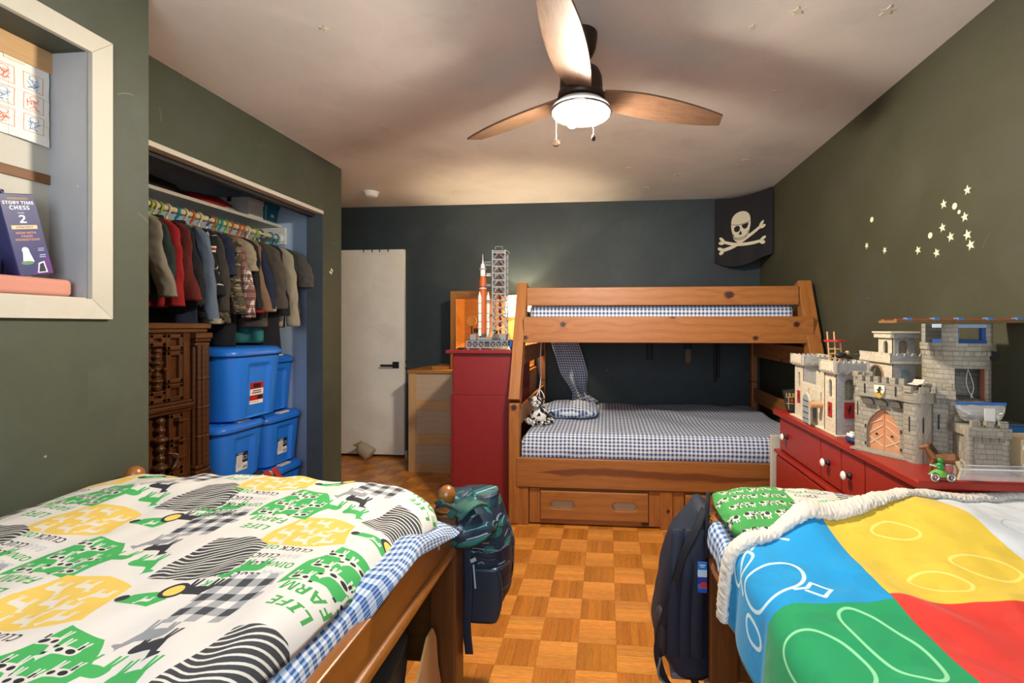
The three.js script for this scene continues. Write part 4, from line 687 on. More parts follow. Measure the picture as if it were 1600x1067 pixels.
{ // carved dark wood cabinet
  const t = wthing('carved_cabinet', 'dark carved wood cabinet with turned spindles standing in the closet', 'cabinet', [-2.38, 0, -1.97]), F = -2.125;
  part('carcass', slab(-2.62, F, .02, 1.26, 1.66, 2.30, { r: .004, grain: 'y' }), M.carved, t);
  part('cornice', [slab(-2.64, F + .040, 1.255, 1.285, 1.64, 2.33, { r: .006, grain: 'z' }), slab(-2.63, F + .028, 1.235, 1.258, 1.65, 2.318, { r: .006, grain: 'z' })], M.carved, t);
  part('waist_moulding', [slab(F - .01, F + .045, .862, .885, 1.66, 2.225, { r: .008, grain: 'z' }), slab(F - .01, F + .030, .842, .864, 1.66, 2.222, { r: .007, grain: 'z' }), slab(F - .01, F + .030, .885, .900, 1.66, 2.222, { r: .005, grain: 'z' })], M.carved, t);
  const spin = (y0, y1, r, beads) => { const p = [[0, 0], [r * .7, 0]]; for (let i = 0; i < beads; i++) { const a = i / beads, b = 1 / beads, big = (i % 3 === 1) ? 1.25 : .8; for (const [q, k] of [[.1, .45], [.3, .8], [.5, 1], [.7, .8], [.9, .45], [1, .35]]) p.push([r * big * k, (a + b * q)]); } p.push([r * .7, 1], [0, 1.0]); return lathe(p.map(([a, b]) => [a, y0 + b * (y1 - y0)]), 20); };
  // upper doors: frames, panels and spindles
  const frame = (d0, d1, y0, y1, par) => {
    const w = .024, p = part('door_panel', slab(F, F + .008, y0, y1, d0, d1, { r: .002, grain: 'y' }), M.carved, par || t);
    part('moulding', [slab(F, F + .026, y0, y1, d0, d0 + w, { r: .006, grain: 'y' }), slab(F, F + .026, y0, y1, d1 - w, d1, { r: .006, grain: 'y' }), slab(F, F + .026, y0, y0 + w, d0, d1, { r: .006, grain: 'z' }), slab(F, F + .026, y1 - w, y1, d0, d1, { r: .006, grain: 'z' })], M.carved, p);
    return p;
  };
  const stiles = [slab(F, F + .020, .90, 1.235, 2.185, 2.222, { r: .003, grain: 'y' }), slab(F, F + .020, .04, .842, 2.175, 2.222, { r: .003, grain: 'y' }), slab(F, F + .012, .90, 1.235, 2.175, 2.183, { r: .002 })];
  part('stile', stiles, M.carved, t);
  for (const [a, b] of [[1.70, 1.82], [1.94, 2.00], [2.085, 2.178]]) { frame(a, b, 1.150, 1.232); frame(a, b, .99, 1.148); frame(a, b, .902, .988); }
  for (const [a, b] of [[1.865, 1.94], [2.0, 2.085]]) { frame(a, b, .902, .962); frame(a, b, 1.17, 1.232); const p = part('spindle_niche', slab(F - .002, F + .004, .965, 1.168, a, b, { r: .001 }), M.carved, t); part('spindle', spin(.967, 1.166, .022, 7).translate(F + .018, 0, -(a + b) / 2), M.carved, p); part('bracket', [slab(F, F + .034, 1.055, 1.07, a, a + .018), slab(F, F + .034, 1.055, 1.07, b - .018, b)], M.carved, p); }
  for (const dd of [1.80, 2.055]) part('spindle', spin(.40, .840, .027, 10).translate(F + .022, 0, -dd), M.carved, t);
  for (const [a, b] of [[1.86, 2.00], [2.10, 2.176]]) { frame(a, b, .04, .40); frame(a, b, .40, .56); frame(a, b, .56, .70); frame(a, b, .70, .84); }
  for (const [y, z] of [[.80, 2.16], [.70, 2.16], [.62, 2.15], [.53, 2.15]]) part('ledge', slab(F + .004, F + .050, y, y + .012, z - .03, z + .02, { r: .004 }), M.carved, t);
  part('carved_scroll', [0, 1, 2, 3].map((q) => tube([[F + .02, .655 - q * .008, -2.10 - q * .006], [F + .045, .640 - q * .012, -2.125], [F + .04, .600 - q * .006, -2.115 + q * .006], [F + .02, .575, -2.135]], .007, 12, 6)), M.carved, t);
  // clustered corner column
  const cz = -2.275, cx = F + .005, shafts = []; for (const [dx, dz] of [[.030, .026], [.034, -.004], [.030, -.034], [.010, .036]]) shafts.push(cyl(.012, .012, .62, cx + dx, .86, cz + dz * .8, 12));
  const col = part('corner_column', [...shafts, slab(F - .02, F + .028, .50, 1.18, 2.238, 2.305, { r: .006, grain: 'y' })], M.carved, t);
  for (const y of [.70, .85, 1.0]) part('column_ring', [[.030, .026], [.034, -.004], [.030, -.034]].map(([dx, dz]) => ball(.0155, cx + dx, y, cz + dz * .8, 1, .6, 1, 12, 8)), M.carved, col);
  part('capital', [slab(F - .02, F + .052, 1.205, 1.235, 2.222, 2.325, { r: .005 }), slab(F - .02, F + .042, 1.165, 1.185, 2.23, 2.318, { r: .008 }), slab(F - .02, F + .046, 1.188, 1.204, 2.228, 2.32, { r: .006 })], M.carved, col);
  part('column_base', [slab(F - .02, F + .046, .535, .555, 2.228, 2.32, { r: .008 }), slab(F - .02, F + .050, .50, .53, 2.224, 2.322, { r: .01 }), slab(F - .02, F + .060, .455, .498, 2.216, 2.33, { r: .006 }), slab(F - .02, F + .075, .42, .455, 2.205, 2.34, { r: .006 }), slab(F - .02, F + .030, .02, .42, 2.225, 2.315, { r: .006 })], M.carved, col);
}
{ // blue storage bins
  const blue = std('#2278e2', .38), lidm = std('#206fd6', .36);
  const lab = (kind) => texd(canvasTex(192, 256, (x, w, h) => {
    if (kind === 'red') { x.fillStyle = '#f0ece6'; x.fillRect(0, 0, w, h); x.fillStyle = '#b3201f'; x.fillRect(0, 0, w, 78); x.fillRect(0, 150, w, 62); x.fillStyle = '#3a1412'; x.fillRect(40, 14, 110, 50); x.fillStyle = '#222'; for (let k = 0; k < 2; k++) x.fillRect(34 - k * 10, 94 + k * 24, 124 + k * 16, 12); x.fillRect(104, 158, 78, 46); for (let k = 0; k < 4; k++) x.fillRect(14 + k * 30, 226, 20, 6); }
    else { x.fillStyle = '#eceae6'; x.fillRect(0, 0, w, h); x.fillStyle = '#101a3a'; x.fillRect(0, 0, w, 34); x.fillRect(100, 34, w, 118); x.fillStyle = '#e8e6e0'; x.fillRect(20, 10, 90, 10); x.fillRect(112, 60, 64, 50); x.fillStyle = '#101a3a'; x.fillRect(120, 66, 48, 38); x.fillStyle = '#6a6a70'; for (let k = 0; k < 11; k++) x.fillRect(12, 46 + k * 15, 70 + (k % 3) * 8, 4); x.fillStyle = '#111'; for (let k = 0; k < 18; k++) x.fillRect(110 + k * 4, 196, 1 + (k * 7) % 3, 40); }
  }), .5);
  const LB = { red: lab('red'), navy: lab('navy') }, sticker = texd(canvasTex(128, 48, (x) => { x.fillStyle = '#d9d6cc'; x.fillRect(0, 0, 128, 48); x.fillStyle = '#222'; for (let k = 0; k < 5; k++) x.fillRect(26 + k * 16, 16, 10, 14); }), .6);
  function bin(label, X1, dc, y0, h, w, len, kind, hasTag = true) {   // X1 = front end at the rim; w across (along the closet), len into the closet
    const t = wthing('storage_bin', label, 'storage bin', [X1 - len / 2, y0, -dc]), bh = h - .05, cx = X1 - len / 2;
    part('body', loft((k, a) => {
      const s = lerp(.82, .955, k), c = sgnpow(Math.cos(a), .38), z = sgnpow(Math.sin(a), .38);
      let x = c * len / 2 * lerp(.88, .965, k), zz = z * w / 2 * s;
      if (c > .9 && k > .0) { const in1 = smooth(.30 * w * .62, .26 * w * .62, Math.abs(zz)) * smooth(.86, .80, k); x -= .016 * in1; }
      return [cx + x, y0 + bh * k, -dc + zz];
    }, 44, 200), blue, t);
    part('lid', [loft((k, a) => { const q = k < .5 ? 1 : lerp(1, .90, (k - .5) * 2), e = .38; return [cx + sgnpow(Math.cos(a), e) * len / 2 * (k < .12 ? 1.0 : q), y0 + bh - .012 + [0, .012, .024, .034, .044, .052][Math.round(k * 5)], -dc + sgnpow(Math.sin(a), e) * w / 2 * q]; }, 5, 96), slab(cx - len * .40, cx + len * .40, y0 + bh + .03, y0 + h - .008, dc - w * .38, dc + w * .38, { r: .012 })], lidm, t);
    if (kind) part('label', box(.0035, bh * .34, w * .22, 0, 0, 0, { r: 0 }).rotateZ(-.05).translate(cx + len / 2 * lerp(.88, .965, .38) - .014, y0 + bh * .38, -dc), (() => LB[kind])(), t, 'printed paper label');
    if (hasTag) part('lid_sticker', slab(X1 - .052, X1 - .018, y0 + h - .012, y0 + h - .001, dc - w * .12, dc + w * .12, { r: .001 }).rotateZ(0), sticker, t);
    return t;
  }
  bin('blue storage bin at the bottom of the left closet stack, only its lid showing', -2.08, 2.58, 0, .365, .38, .50, 'navy');
  bin('blue storage bin with a navy label, middle of the left closet stack', -2.08, 2.575, .365, .362, .385, .50, 'navy');
  bin('largest blue storage bin with a red label, on top of the left closet stack', -2.05, 2.655, .727, .428, .475, .52, 'red', false);
  bin('blue storage bin at the bottom of the right closet stack', -2.14, 3.015, 0, .345, .40, .48, 'navy');
  bin('blue storage bin with a navy label, middle of the right closet stack', -2.16, 3.03, .345, .348, .40, .48, 'navy');
  bin('blue storage bin without a paper label, top of the right closet stack', -2.22, 3.05, .693, .385, .38, .46, null);
  // fix the label uv: the box's projected uv is in metres, stretch it to the label
  scene.traverse((o) => { if (o.isMesh && /^(label|lid_sticker)/.test(o.name) && o.material.map && (o.material === LB.red || o.material === LB.navy || o.material === sticker)) fitUV(o.geometry, o.material === sticker ? 'top' : 'x'); });
  const u = wthing('blue_bag', 'dark blue bag standing behind the top bins under the coats', 'bag', [-2.42, 1.075, -3.0]);
  part('body', loft((k, a) => [-2.42 + .11 * sgnpow(Math.cos(a), .5) * (1 - .2 * k), 1.078 + .14 * k, -3.06 + .10 * sgnpow(Math.sin(a), .5)], 10, 40), std('#12305e', .7), u);
}
function fitUV(g, face) {                                       // one print over the whole flat face
  g.computeBoundingBox(); const b = g.boundingBox, p = g.attributes.position, uv = g.attributes.uv;
  for (let i = 0; i < p.count; i++) {
    const fx = (p.getX(i) - b.min.x) / (b.max.x - b.min.x || 1), fy = (p.getY(i) - b.min.y) / (b.max.y - b.min.y || 1), fz = (p.getZ(i) - b.min.z) / (b.max.z - b.min.z || 1);
    if (face === 'x') uv.setXY(i, 1 - fz, fy); else if (face === '-x') uv.setXY(i, fz, fy); else if (face === 'top') uv.setXY(i, 1 - fz, fx); else if (face === 'z') uv.setXY(i, fx, fy); else if (face === 'up') uv.setXY(i, fx, 1 - fz);
  }
  uv.needsUpdate = true; return g;
}
{ // bag with red straps and a checkered edge in front of the bins
  const c = [-1.97, 0, -2.515], t = wthing('childs_bag', 'black patterned child\'s bag with red straps and a checkered edge in front of the bins', 'bag', c);
  const check = texd(canvasTex(128, 128, (x) => { for (let j = 0; j < 4; j++) for (let i = 0; i < 4; i++) { x.fillStyle = (i + j) % 2 ? '#ece8e2' : '#141416'; x.fillRect(i * 32, j * 32, 32, 32); } }, .05, .05), .8);
  const patt = texd(canvasTex(256, 256, (x) => { x.fillStyle = '#17171b'; x.fillRect(0, 0, 256, 256); const r = mulberry(3); for (let i = 0; i < 40; i++) { x.strokeStyle = '#8d8d92'; x.lineWidth = 5; const X = r() * 256, Y = r() * 256; x.beginPath(); x.moveTo(X, Y); x.lineTo(X + 26, Y - 10); x.stroke(); } }, .14, .14), .8);
  const outline = (k) =>   .02 + .43 * Math.pow(Math.sin(k * Math.PI), .35);
  part('body', loft((k, a) => { const z = lerp(-.135, .135, k), h = outline(k); return [c[0] + .065 * Math.cos(a), h * (.5 + .5 * Math.sin(a)), c[2] + z]; }, 30, 30, (k, a, p) => [p[2], p[1]]), patt, t);
  part('checkered_edge', [tube(Array.from({ length: 19 }, (_, i) => { const k = i / 18; return [c[0] + .055, outline(k) - .012, c[2] + lerp(.135, -.135, k)]; }), .014, 50, 8)], check, t);
  part('teal_panel', ball(.05, c[0] + .045, .33, c[2] + .085, .5, 1.4, .7), std('#1c6f86', .7), t);
  for (const [z0, z1] of [[.015, -.035], [-.045, -.105]]) part('strap', sheet((u, v) => { const k = v; return [c[0] + .05 + .05 * Math.sin(k * Math.PI) + .012, .455 - .28 * k, c[2] + lerp(z0, z1, k) + (u - .5) * .036]; }, 4, 20, .006, (u, v) => [u, v]), std('#b3241e', .7), t);
}
// ---------------------------------------------------------------- red dresser on the right and the toys on it
const DT = .815;                                                // height of the dresser top
{
  const t = wthing('dresser', 'bright red painted dresser with white knobs along the olive wall, covered in toy castles', 'dresser', [1.16, 0, -2.09]), F = .938;
  part('top_board', slab(.905, 1.384, .790, DT, 1.475, 2.690, { r: .005, grain: 'z' }), M.redBright, t);
  part('carcass', [slab(F, 1.38, .60, .790, 1.51, 2.655, { r: .003, grain: 'z' }), slab(F - .016, 1.38, .02, .585, 1.50, 2.668, { r: .003, grain: 'z' })], M.redBright, t);
  part('ledge', slab(F - .030, 1.38, .583, .602, 1.49, 2.682, { r: .006, grain: 'z' }), M.redBright, t);
  const drawer = (d0, d1, y0, y1, x, knobs, white = true) => {
    const d = part('drawer', slab(x - .012, x + .01, y0, y1, d0, d1, { r: .004, grain: 'z' }), M.redBright, t);
    for (const k of knobs) { const ky = (y0 + y1) / 2, a = (g) => g.rotateZ(Math.PI / 2).translate(x - .012, ky, -k); part('knob', a(lathe([[0, .034], [.010, .033], [.0165, .029], [.0175, .025], [.016, .021], [0, .021]], 24)), white ? M.white : M.bronze, d); part('knob_base', a(lathe([[0, 0], [.013, 0], [.012, .005], [.007, .010], [.007, .018], [.0150, .0215], [.0185, .0235], [.0165, .0265], [0, .027]], 22)), M.black, d); }
  };
  drawer(2.155, 2.640, .612, .782, F, [2.535]); drawer(1.975, 2.149, .612, .782, F, [2.075]); drawer(1.802, 1.969, .612, .782, F, [1.900]); drawer(1.520, 1.796, .612, .782, F, []);
  drawer(1.97, 2.650, .325, .575, F - .016, [2.28], false); drawer(1.52, 1.96, .325, .575, F - .016, [1.7], false); drawer(1.52, 2.650, .05, .315, F - .016, [2.28, 1.8], false);
  solo('cream_board', slab(.905, 1.20, 0, .665, 2.715, 2.735, { r: .004, grain: 'y' }), M.trim, 'thin cream board standing upright between the red dresser and the bunk bed', 'board');
}
// stone prints for the toy castles: coursed joints as colour and relief
function stoneTex(base, joint, seed, rows, mx, my, bump = false) {
  return canvasTex(512, 512, (x, w, h) => {
    x.fillStyle = bump ? '#999999' : base; x.fillRect(0, 0, w, h); const r = mulberry(seed), rh = h / rows;
    for (let j = 0; j < rows; j++) { let X = -r() * 60; while (X < w) { const L = rh * (1.1 + 1.3 * r()); if (!bump) { x.fillStyle = `rgba(${r() < .5 ? '255,250,235' : '70,60,50'},${.10 * r()})`; x.fillRect(X, j * rh, L, rh); } x.strokeStyle = bump ? '#111' : joint; x.lineWidth = bump ? 6 : 3; x.strokeRect(X + (r() - .5) * 3, j * rh + (r() - .5) * 5, L, rh + (r() - .5) * 5); X += L; } }
  }, mx, my);
}
const stoneBump = stoneTex('', '', 6, 10, .16, .16, true); stoneBump.colorSpace = THREE.NoColorSpace;
M.stone = texd(stoneTex('#9b9383', '#736b5e', 6, 10, .16, .16), .6, { bumpMap: stoneBump, bumpScale: .0012 });
M.woodStone = texd(stoneTex('#d9cdb6', '#cbbda4', 8, 18, .16, .16), .6);
M.woodStoneGrey = texd(stoneTex('#a8a6a3', '#94928f', 9, 18, .16, .16), .6);
const ply = M.woodStone, plyG = M.woodStoneGrey, hole = std('#3c352c', .9);
const arch = (w, h, d = 0.002) => { const s = new THREE.Shape(); s.moveTo(-w / 2, 0); s.lineTo(w / 2, 0); s.lineTo(w / 2, h - w / 2); s.absarc(0, h - w / 2, w / 2, 0, Math.PI, false); s.closePath(); return s; };
function wallPanel(w, h, openings, d, battle = 0) {             // upright panel w x h in its own plane, with arched openings and a toothed top
  const s = new THREE.Shape(); s.moveTo(-w / 2, 0); s.lineTo(w / 2, 0); s.lineTo(w / 2, h);
  if (battle) { const n = battle; for (let i = n - 1; i >= 0; i--) { const a = -w / 2 + w * (i + .78) / n, b = -w / 2 + w * (i + .22) / n; s.lineTo(a + w * .05 / n, h); s.quadraticCurveTo(a - w * .1 / n, h - .012, (a + b) / 2, h - .012); s.quadraticCurveTo(b + w * .1 / n, h - .012, b - w * .05 / n, h); } }
  s.lineTo(-w / 2, h); s.closePath();
  for (const [ox, oy, ow, oh] of openings) { const p = new THREE.Path(); p.moveTo(ox - ow / 2, oy); p.lineTo(ox + ow / 2, oy); p.lineTo(ox + ow / 2, oy + oh - ow / 2); p.absarc(ox, oy + oh - ow / 2, ow / 2, 0, Math.PI, false); p.closePath(); s.holes.push(p); }
  return extr(s, d, 0, 8).translate(0, 0, -d);
}
const place = (g, x, y, z, ry, grain = 'x') => { g.rotateY(ry); metricUV(g, 'x'); return metricUV(g.translate(x, y, z), grain); };
{ // wooden castle: front along the dresser edge, facing the room
  const t = wthing('wooden_castle', 'pale wooden toy castle with red lion banners at the back of the red dresser', 'toy castle', [1.03, DT, -2.28]);
  const L = -Math.PI / 2;                                        // faces -x
  const tower = (x0, x1, d0, d1, h, nm, win) => {
    const cx = (x0 + x1) / 2, cd = (d0 + d1) / 2, w = d1 - d0, b = x1 - x0;
    const q = part(nm, place(wallPanel(w, h, win[0], .008), x0, DT, -cd, L, 'z'), ply, t);
    part('side_wall', place(wallPanel(b, h, win[1], .008), cx, DT, -d0 + .0015, 0), plyG, q, 'grey printed stone side');
    part('rear_wall', [place(wallPanel(b, h, [], .006), cx, DT, -d1 + .006, 0), place(wallPanel(w, h, [], .006), x1, DT, -cd, L, 'z')], ply, q);
    part('crown', [place(wallPanel(w + .03, .048, [], .009, 6), x0 - .013, DT + h - .006, -cd, L, 'z'), place(wallPanel(w + .03, .048, [], .009, 6), x1 + .013, DT + h - .006, -cd, L, 'z')], ply, q);
    part('crown_side', [place(wallPanel(b + .03, .048, [], .009, 6), cx, DT + h - .006, -d0 + .013, 0), place(wallPanel(b + .03, .048, [], .009, 6), cx, DT + h - .006, -d1 - .008, 0)], plyG, q);
    const ar = []; for (let k = 0; k < 4; k++) { ar.push(place(extr(arch(w / 5.2, .013), .003), x0 - .012, DT + h - .012, -lerp(d0 + w / 8, d1 - w / 8, k / 3), L)); } for (let k = 0; k < 3; k++) ar.push(place(extr(arch(b / 4, .013), .003), lerp(x0 + b / 6, x1 - b / 6, k / 2), DT + h - .012, -d0 + .012, 0));
    for (const g of ar) part('corbel_arch', g, std('#8d857a', .7), q); part('roof_floor', slab(x0 - .01, x1 + .01, DT + h - .012, DT + h - .002, d0 - .01, d1 + .01, { r: 0 }), ply, q);
    return q;
  };
  const T1 = tower(.940, 1.040, 2.040, 2.150, .268, 'tower_wall', [[[0, .155, .028, .075]], [[-.0, .150, .036, .085]]]);
  const T2 = tower(.958, 1.058, 2.410, 2.525, .272, 'tower_wall', [[[0, .155, .026, .070]], []]);
  part('front_wall', place(wallPanel(.26, .185, [[-.055, .115, .014, .045], [.075, .115, .014, .045], [0.0, 0, .062, .10]], .008, 9), .950, DT, -2.28, L, 'z'), ply, t);
  part('rear_wall', [place(wallPanel(.26, .235, [[.03, .15, .03, .06]], .008, 5), 1.015, DT, -2.28, L, 'z'), place(wallPanel(.09, .21, [], .008, 4), 1.07, DT, -2.16, 0)], ply, t);
  part('ground_plate', slab(.936, 1.07, DT, DT + .006, 2.03, 2.53, { r: .001 }), ply, t);
  const db = part('drawbridge', place(extr(arch(.070, .135), .006), .915, DT + .012, -2.265, L).translate(0, 0, 0), std('#8e979c', .6), t, 'grey plank drawbridge door');
  part('frame_strip', place(extr((() => { const s = arch(.082, .142); s.holes.push(arch(.068, .132)); return s; })(), .005), .913, DT + .010, -2.265, L), ply, db);
  part('plank_joint', [0, 1, 2, 3].map((k) => slab(.9075, .909, DT + .03 + k * .027, DT + .033 + k * .027, 2.235, 2.295, { r: 0 })), M.dark, db);
  part('winch_drum', cyl(.014, .014, .05, .925, DT + .105, -2.195, 18, { rz: Math.PI / 2 }), std('#c79a6a', .6), t);
  const banner = canvasTex(96, 128, (x, w, h) => { x.fillStyle = '#a3221f'; x.fillRect(0, 0, w, h); x.fillStyle = '#1a1212'; x.beginPath(); x.ellipse(48, 60, 12, 24, .2, 0, 7); x.fill(); x.beginPath(); x.ellipse(56, 32, 9, 9, 0, 0, 7); x.fill(); x.lineWidth = 6; x.strokeStyle = '#1a1212'; x.beginPath(); x.moveTo(44, 50); x.lineTo(68, 44); x.moveTo(46, 62); x.lineTo(70, 66); x.moveTo(44, 80); x.lineTo(62, 98); x.moveTo(40, 82); x.lineTo(38, 104); x.moveTo(38, 70); x.bezierCurveTo(20, 70, 26, 40, 30, 34); x.stroke(); });
  const bm = texd(banner, .8);
  for (const [d, w] of [[2.095, .036], [2.468, .034]]) part('banner', fitUV(box(.002, .062, w, d < 2.2 ? .9385 : .9565, DT + .102, -d, { r: 0 }), '-x'), bm, t, 'red lion banner');
  part('banner', fitUV(box(.042, .066, .002, .990, DT + .108, -2.0385, { r: 0 }), 'z'), bm, t, 'red lion banner');
  // the keep behind
  const keep = part('keep_wall', [place(wallPanel(.22, .315, [[0, .205, .075, .075]], .008), 1.168, DT, -2.165, L, 'z')], ply, t);
  part('keep_side', place(wallPanel(.085, .315, [], .008), 1.2105, DT, -2.0535, 0), plyG, keep);
  part('keep_floor', slab(1.155, 1.27, DT + .30, DT + .309, 2.04, 2.29, { r: 0 }), ply, keep);
  part('keep_battlement', [place(wallPanel(.245, .040, [], .008, 9), 1.154, DT + .302, -2.165, L, 'z')], ply, keep);
  part('keep_battlement_side', place(wallPanel(.118, .040, [], .008, 4), 1.213, DT + .302, -2.041, 0), plyG, keep);
  part('arch_trim', place(extr((() => { const s = arch(.092, .085); s.holes.push(arch(.078, .077)); return s; })(), .003), 1.166, DT + .203, -2.165, L), std('#9a7a5c', .7), keep);
  part('blind_arch', place(extr(arch(.036, .052), .002), 1.212, DT + .225, -2.0525, 0), std('#7e8b93', .7), keep);
  const up = part('upper_tower_wall', place(wallPanel(.105, .105, [[.0, .028, .032, .055]], .007), 1.168, DT + .31, -2.108, L, 'z'), ply, keep);
  void up;
  part('upper_tower_side', place(wallPanel(.078, .105, [[0, .028, .034, .058]], .007), 1.207, DT + .31, -2.056, 0), plyG, keep);
  part('upper_crown', [place(wallPanel(.132, .022, [], .008, 0), 1.156, DT + .405, -2.108, L, 'z'), slab(1.150, 1.262, DT + .424, DT + .431, 2.038, 2.178, { r: .001 })], ply, keep);
  part('upper_crown_side', [place(wallPanel(.106, .022, [], .008, 0), 1.207, DT + .405, -2.043, 0), place(wallPanel(.105, .105, [], .006), 1.245, DT + .31, -2.108, L, 'z')], plyG, keep);
  void T1; void T2;
}
{ // grey plastic castle gate
  const s = DT, t = thing('toy_gatehouse', 'grey plastic toy gatehouse with an orange double gate and a shield on the red dresser', 'toy castle', [.985, s, -1.795], R(-57));
  const st = M.stone, w = .155;
  const wallG = wallPanel(w, .205, [], .045); { // pointed arch opening cut through
    const sh = new THREE.Shape(); sh.moveTo(-w / 2, 0); sh.lineTo(-.056, 0); sh.lineTo(-.056, .075); sh.quadraticCurveTo(-.052, .125, 0, .158); sh.quadraticCurveTo(.052, .125, .056, .075); sh.lineTo(.056, 0); sh.lineTo(w / 2, 0); sh.lineTo(w / 2, .205); sh.lineTo(-w / 2, .205); sh.closePath();
    part('front_wall', metricUV(extr(sh, .045, 0, 16).translate(0, 0, -.045)), st, t); } void wallG;
  const leaf = (q) => { const sh = new THREE.Shape(); sh.moveTo(0, .004); sh.lineTo(q * .055, .004); sh.lineTo(q * .055, .075); sh.quadraticCurveTo(q * .051, .124, q * .0005, .156); sh.closePath(); return metricUV(extr(sh, .005, 0, 16).translate(q * .0006, 0, -.016), 'y'); };
  const door = texd(woodTex('#cf9068', '#b8774f', 4, { mx: .2, my: .06, band: .3 }), .55);
  for (const q of [-1, 1]) {
    const d = part('gate_leaf', leaf(q), door, t, 'orange wooden gate leaf');
    part('gate_strap', [plank([q * .006, .118, -.010], [q * .05, .095, -.010], .004, .002), plank([q * .004, .020, -.010], [q * .054, .050, -.010], .004, .002), plank([q * .006, .095, -.010], [q * .052, .060, -.010], .004, .002), plank([q * .006, .060, -.010], [q * .05, .022, -.010], .004, .002)], std('#c9b49a', .6), d);
    part('gate_ring', ball(.004, q * .026, .062, -.009), M.black, d);
    part('hinge', [box(.006, .012, .006, q * .060, .022, -.002, { r: .001 }), box(.006, .012, .006, q * .060, .085, -.002, { r: .001 })], M.dark, d);
  }
  part('threshold', box(.20, .008, .055, .01, .004, .020, { r: .002 }), st, t);
  const ar = []; for (const x of [-.045, 0, .045]) ar.push(extr(arch(.036, .024), .012).translate(x, .168, .0));
  part('parapet', [box(w + .01, .055, .016, 0, .223, .010, { r: .001 }), ...[-.07, -.042, -.014, .014, .042, .07].map((x) => box(.017, .024, .016, x, .26, .010, { r: .001 }))].map((g) => metricUV(g)), st, t);
  part('machicolation', ar, std('#5c564d', .8), t);
  part('arrow_slit', [-.052, .052].map((x) => box(.004, .034, .003, x, .226, .0185, { r: 0 })), M.dark, t);
  const sh = new THREE.Shape(); sh.moveTo(-.018, .02); sh.lineTo(.018, .02); sh.quadraticCurveTo(.019, -.014, 0, -.027); sh.quadraticCurveTo(-.019, -.014, -.018, .02);
  const shield = part('shield', extr(sh, .003, .001).translate(0, .222, .0185), std('#e3dcc8', .5), t, 'white and gold shield with a dark beast');
  part('shield_emblem', [extr((() => { const a = new THREE.Shape(); a.moveTo(-.015, -.006); a.lineTo(.015, -.006); a.quadraticCurveTo(.013, -.017, 0, -.025); a.quadraticCurveTo(-.013, -.017, -.015, -.006); return a; })(), .001).translate(0, .222, .0228)], std('#c8a13a', .5), shield);
  part('shield_beast', [ball(.006, 0, .224, .0235, .8, 1.6, .15), ball(.004, .003, .235, .0235, 1, 1, .2), bar([-.008, .226, .0235], [.010, .229, .0235], .0014), bar([-.009, .214, .0235], [.004, .219, .0235], .0014), bar([.009, .208, .0235], [.003, .218, .0235], .0014)], M.dark, shield);
  const tw = (x, z, r, h, n = 6) => {
    const q = part('corner_tower', metricUV(cyl(r, r, h, x, h / 2, z, n, { ry: .3 })), st, t);
    part('tower_battlement', [metricUV(cyl(r * 1.16, r * 1.16, .034, x, h + .012, z, n, { ry: .3 })), ...Array.from({ length: n }, (_, k) => box(r * .62, .02, .012, 0, h + .038, r * .98, { r: .001 }).rotateY(k * 6.2832 / n + .3 + Math.PI / n).translate(x, 0, z))].map((g) => metricUV(g)), st, q);
    part('arrow_slit', [0, 1, 2].map((k) => box(.004, .05, .002, 0, h * .62, r * .875, { r: 0 }).rotateY((k - 1.5) * 6.2832 / n + .3 - Math.PI / n * 0).translate(x, 0, z)), M.dark, q);
    return q;
  };
  tw(.118, .012, .043, .205); tw(-.085, -.028, .028, .235);
  part('inner_block', metricUV(box(.155, .20, .05, 0, .10, -.07, { r: .001 })), st, t);
  solo('paper_scraps', [box(.05, .003, .035, 1.045, 1.0755, -1.700, { r: .001, rz: .12, ry: .4 }), box(.045, .002, .03, 1.05, 1.081, -1.705, { r: 0, rz: .2, ry: .9 })], texd(canvasTex(64, 64, (x) => { x.fillStyle = '#ddd3c4'; x.fillRect(0, 0, 64, 64); x.fillStyle = '#a8493c'; x.fillRect(6, 8, 20, 10); }), .8), 'little paper cards lying on the gatehouse tower top', 'paper');
}
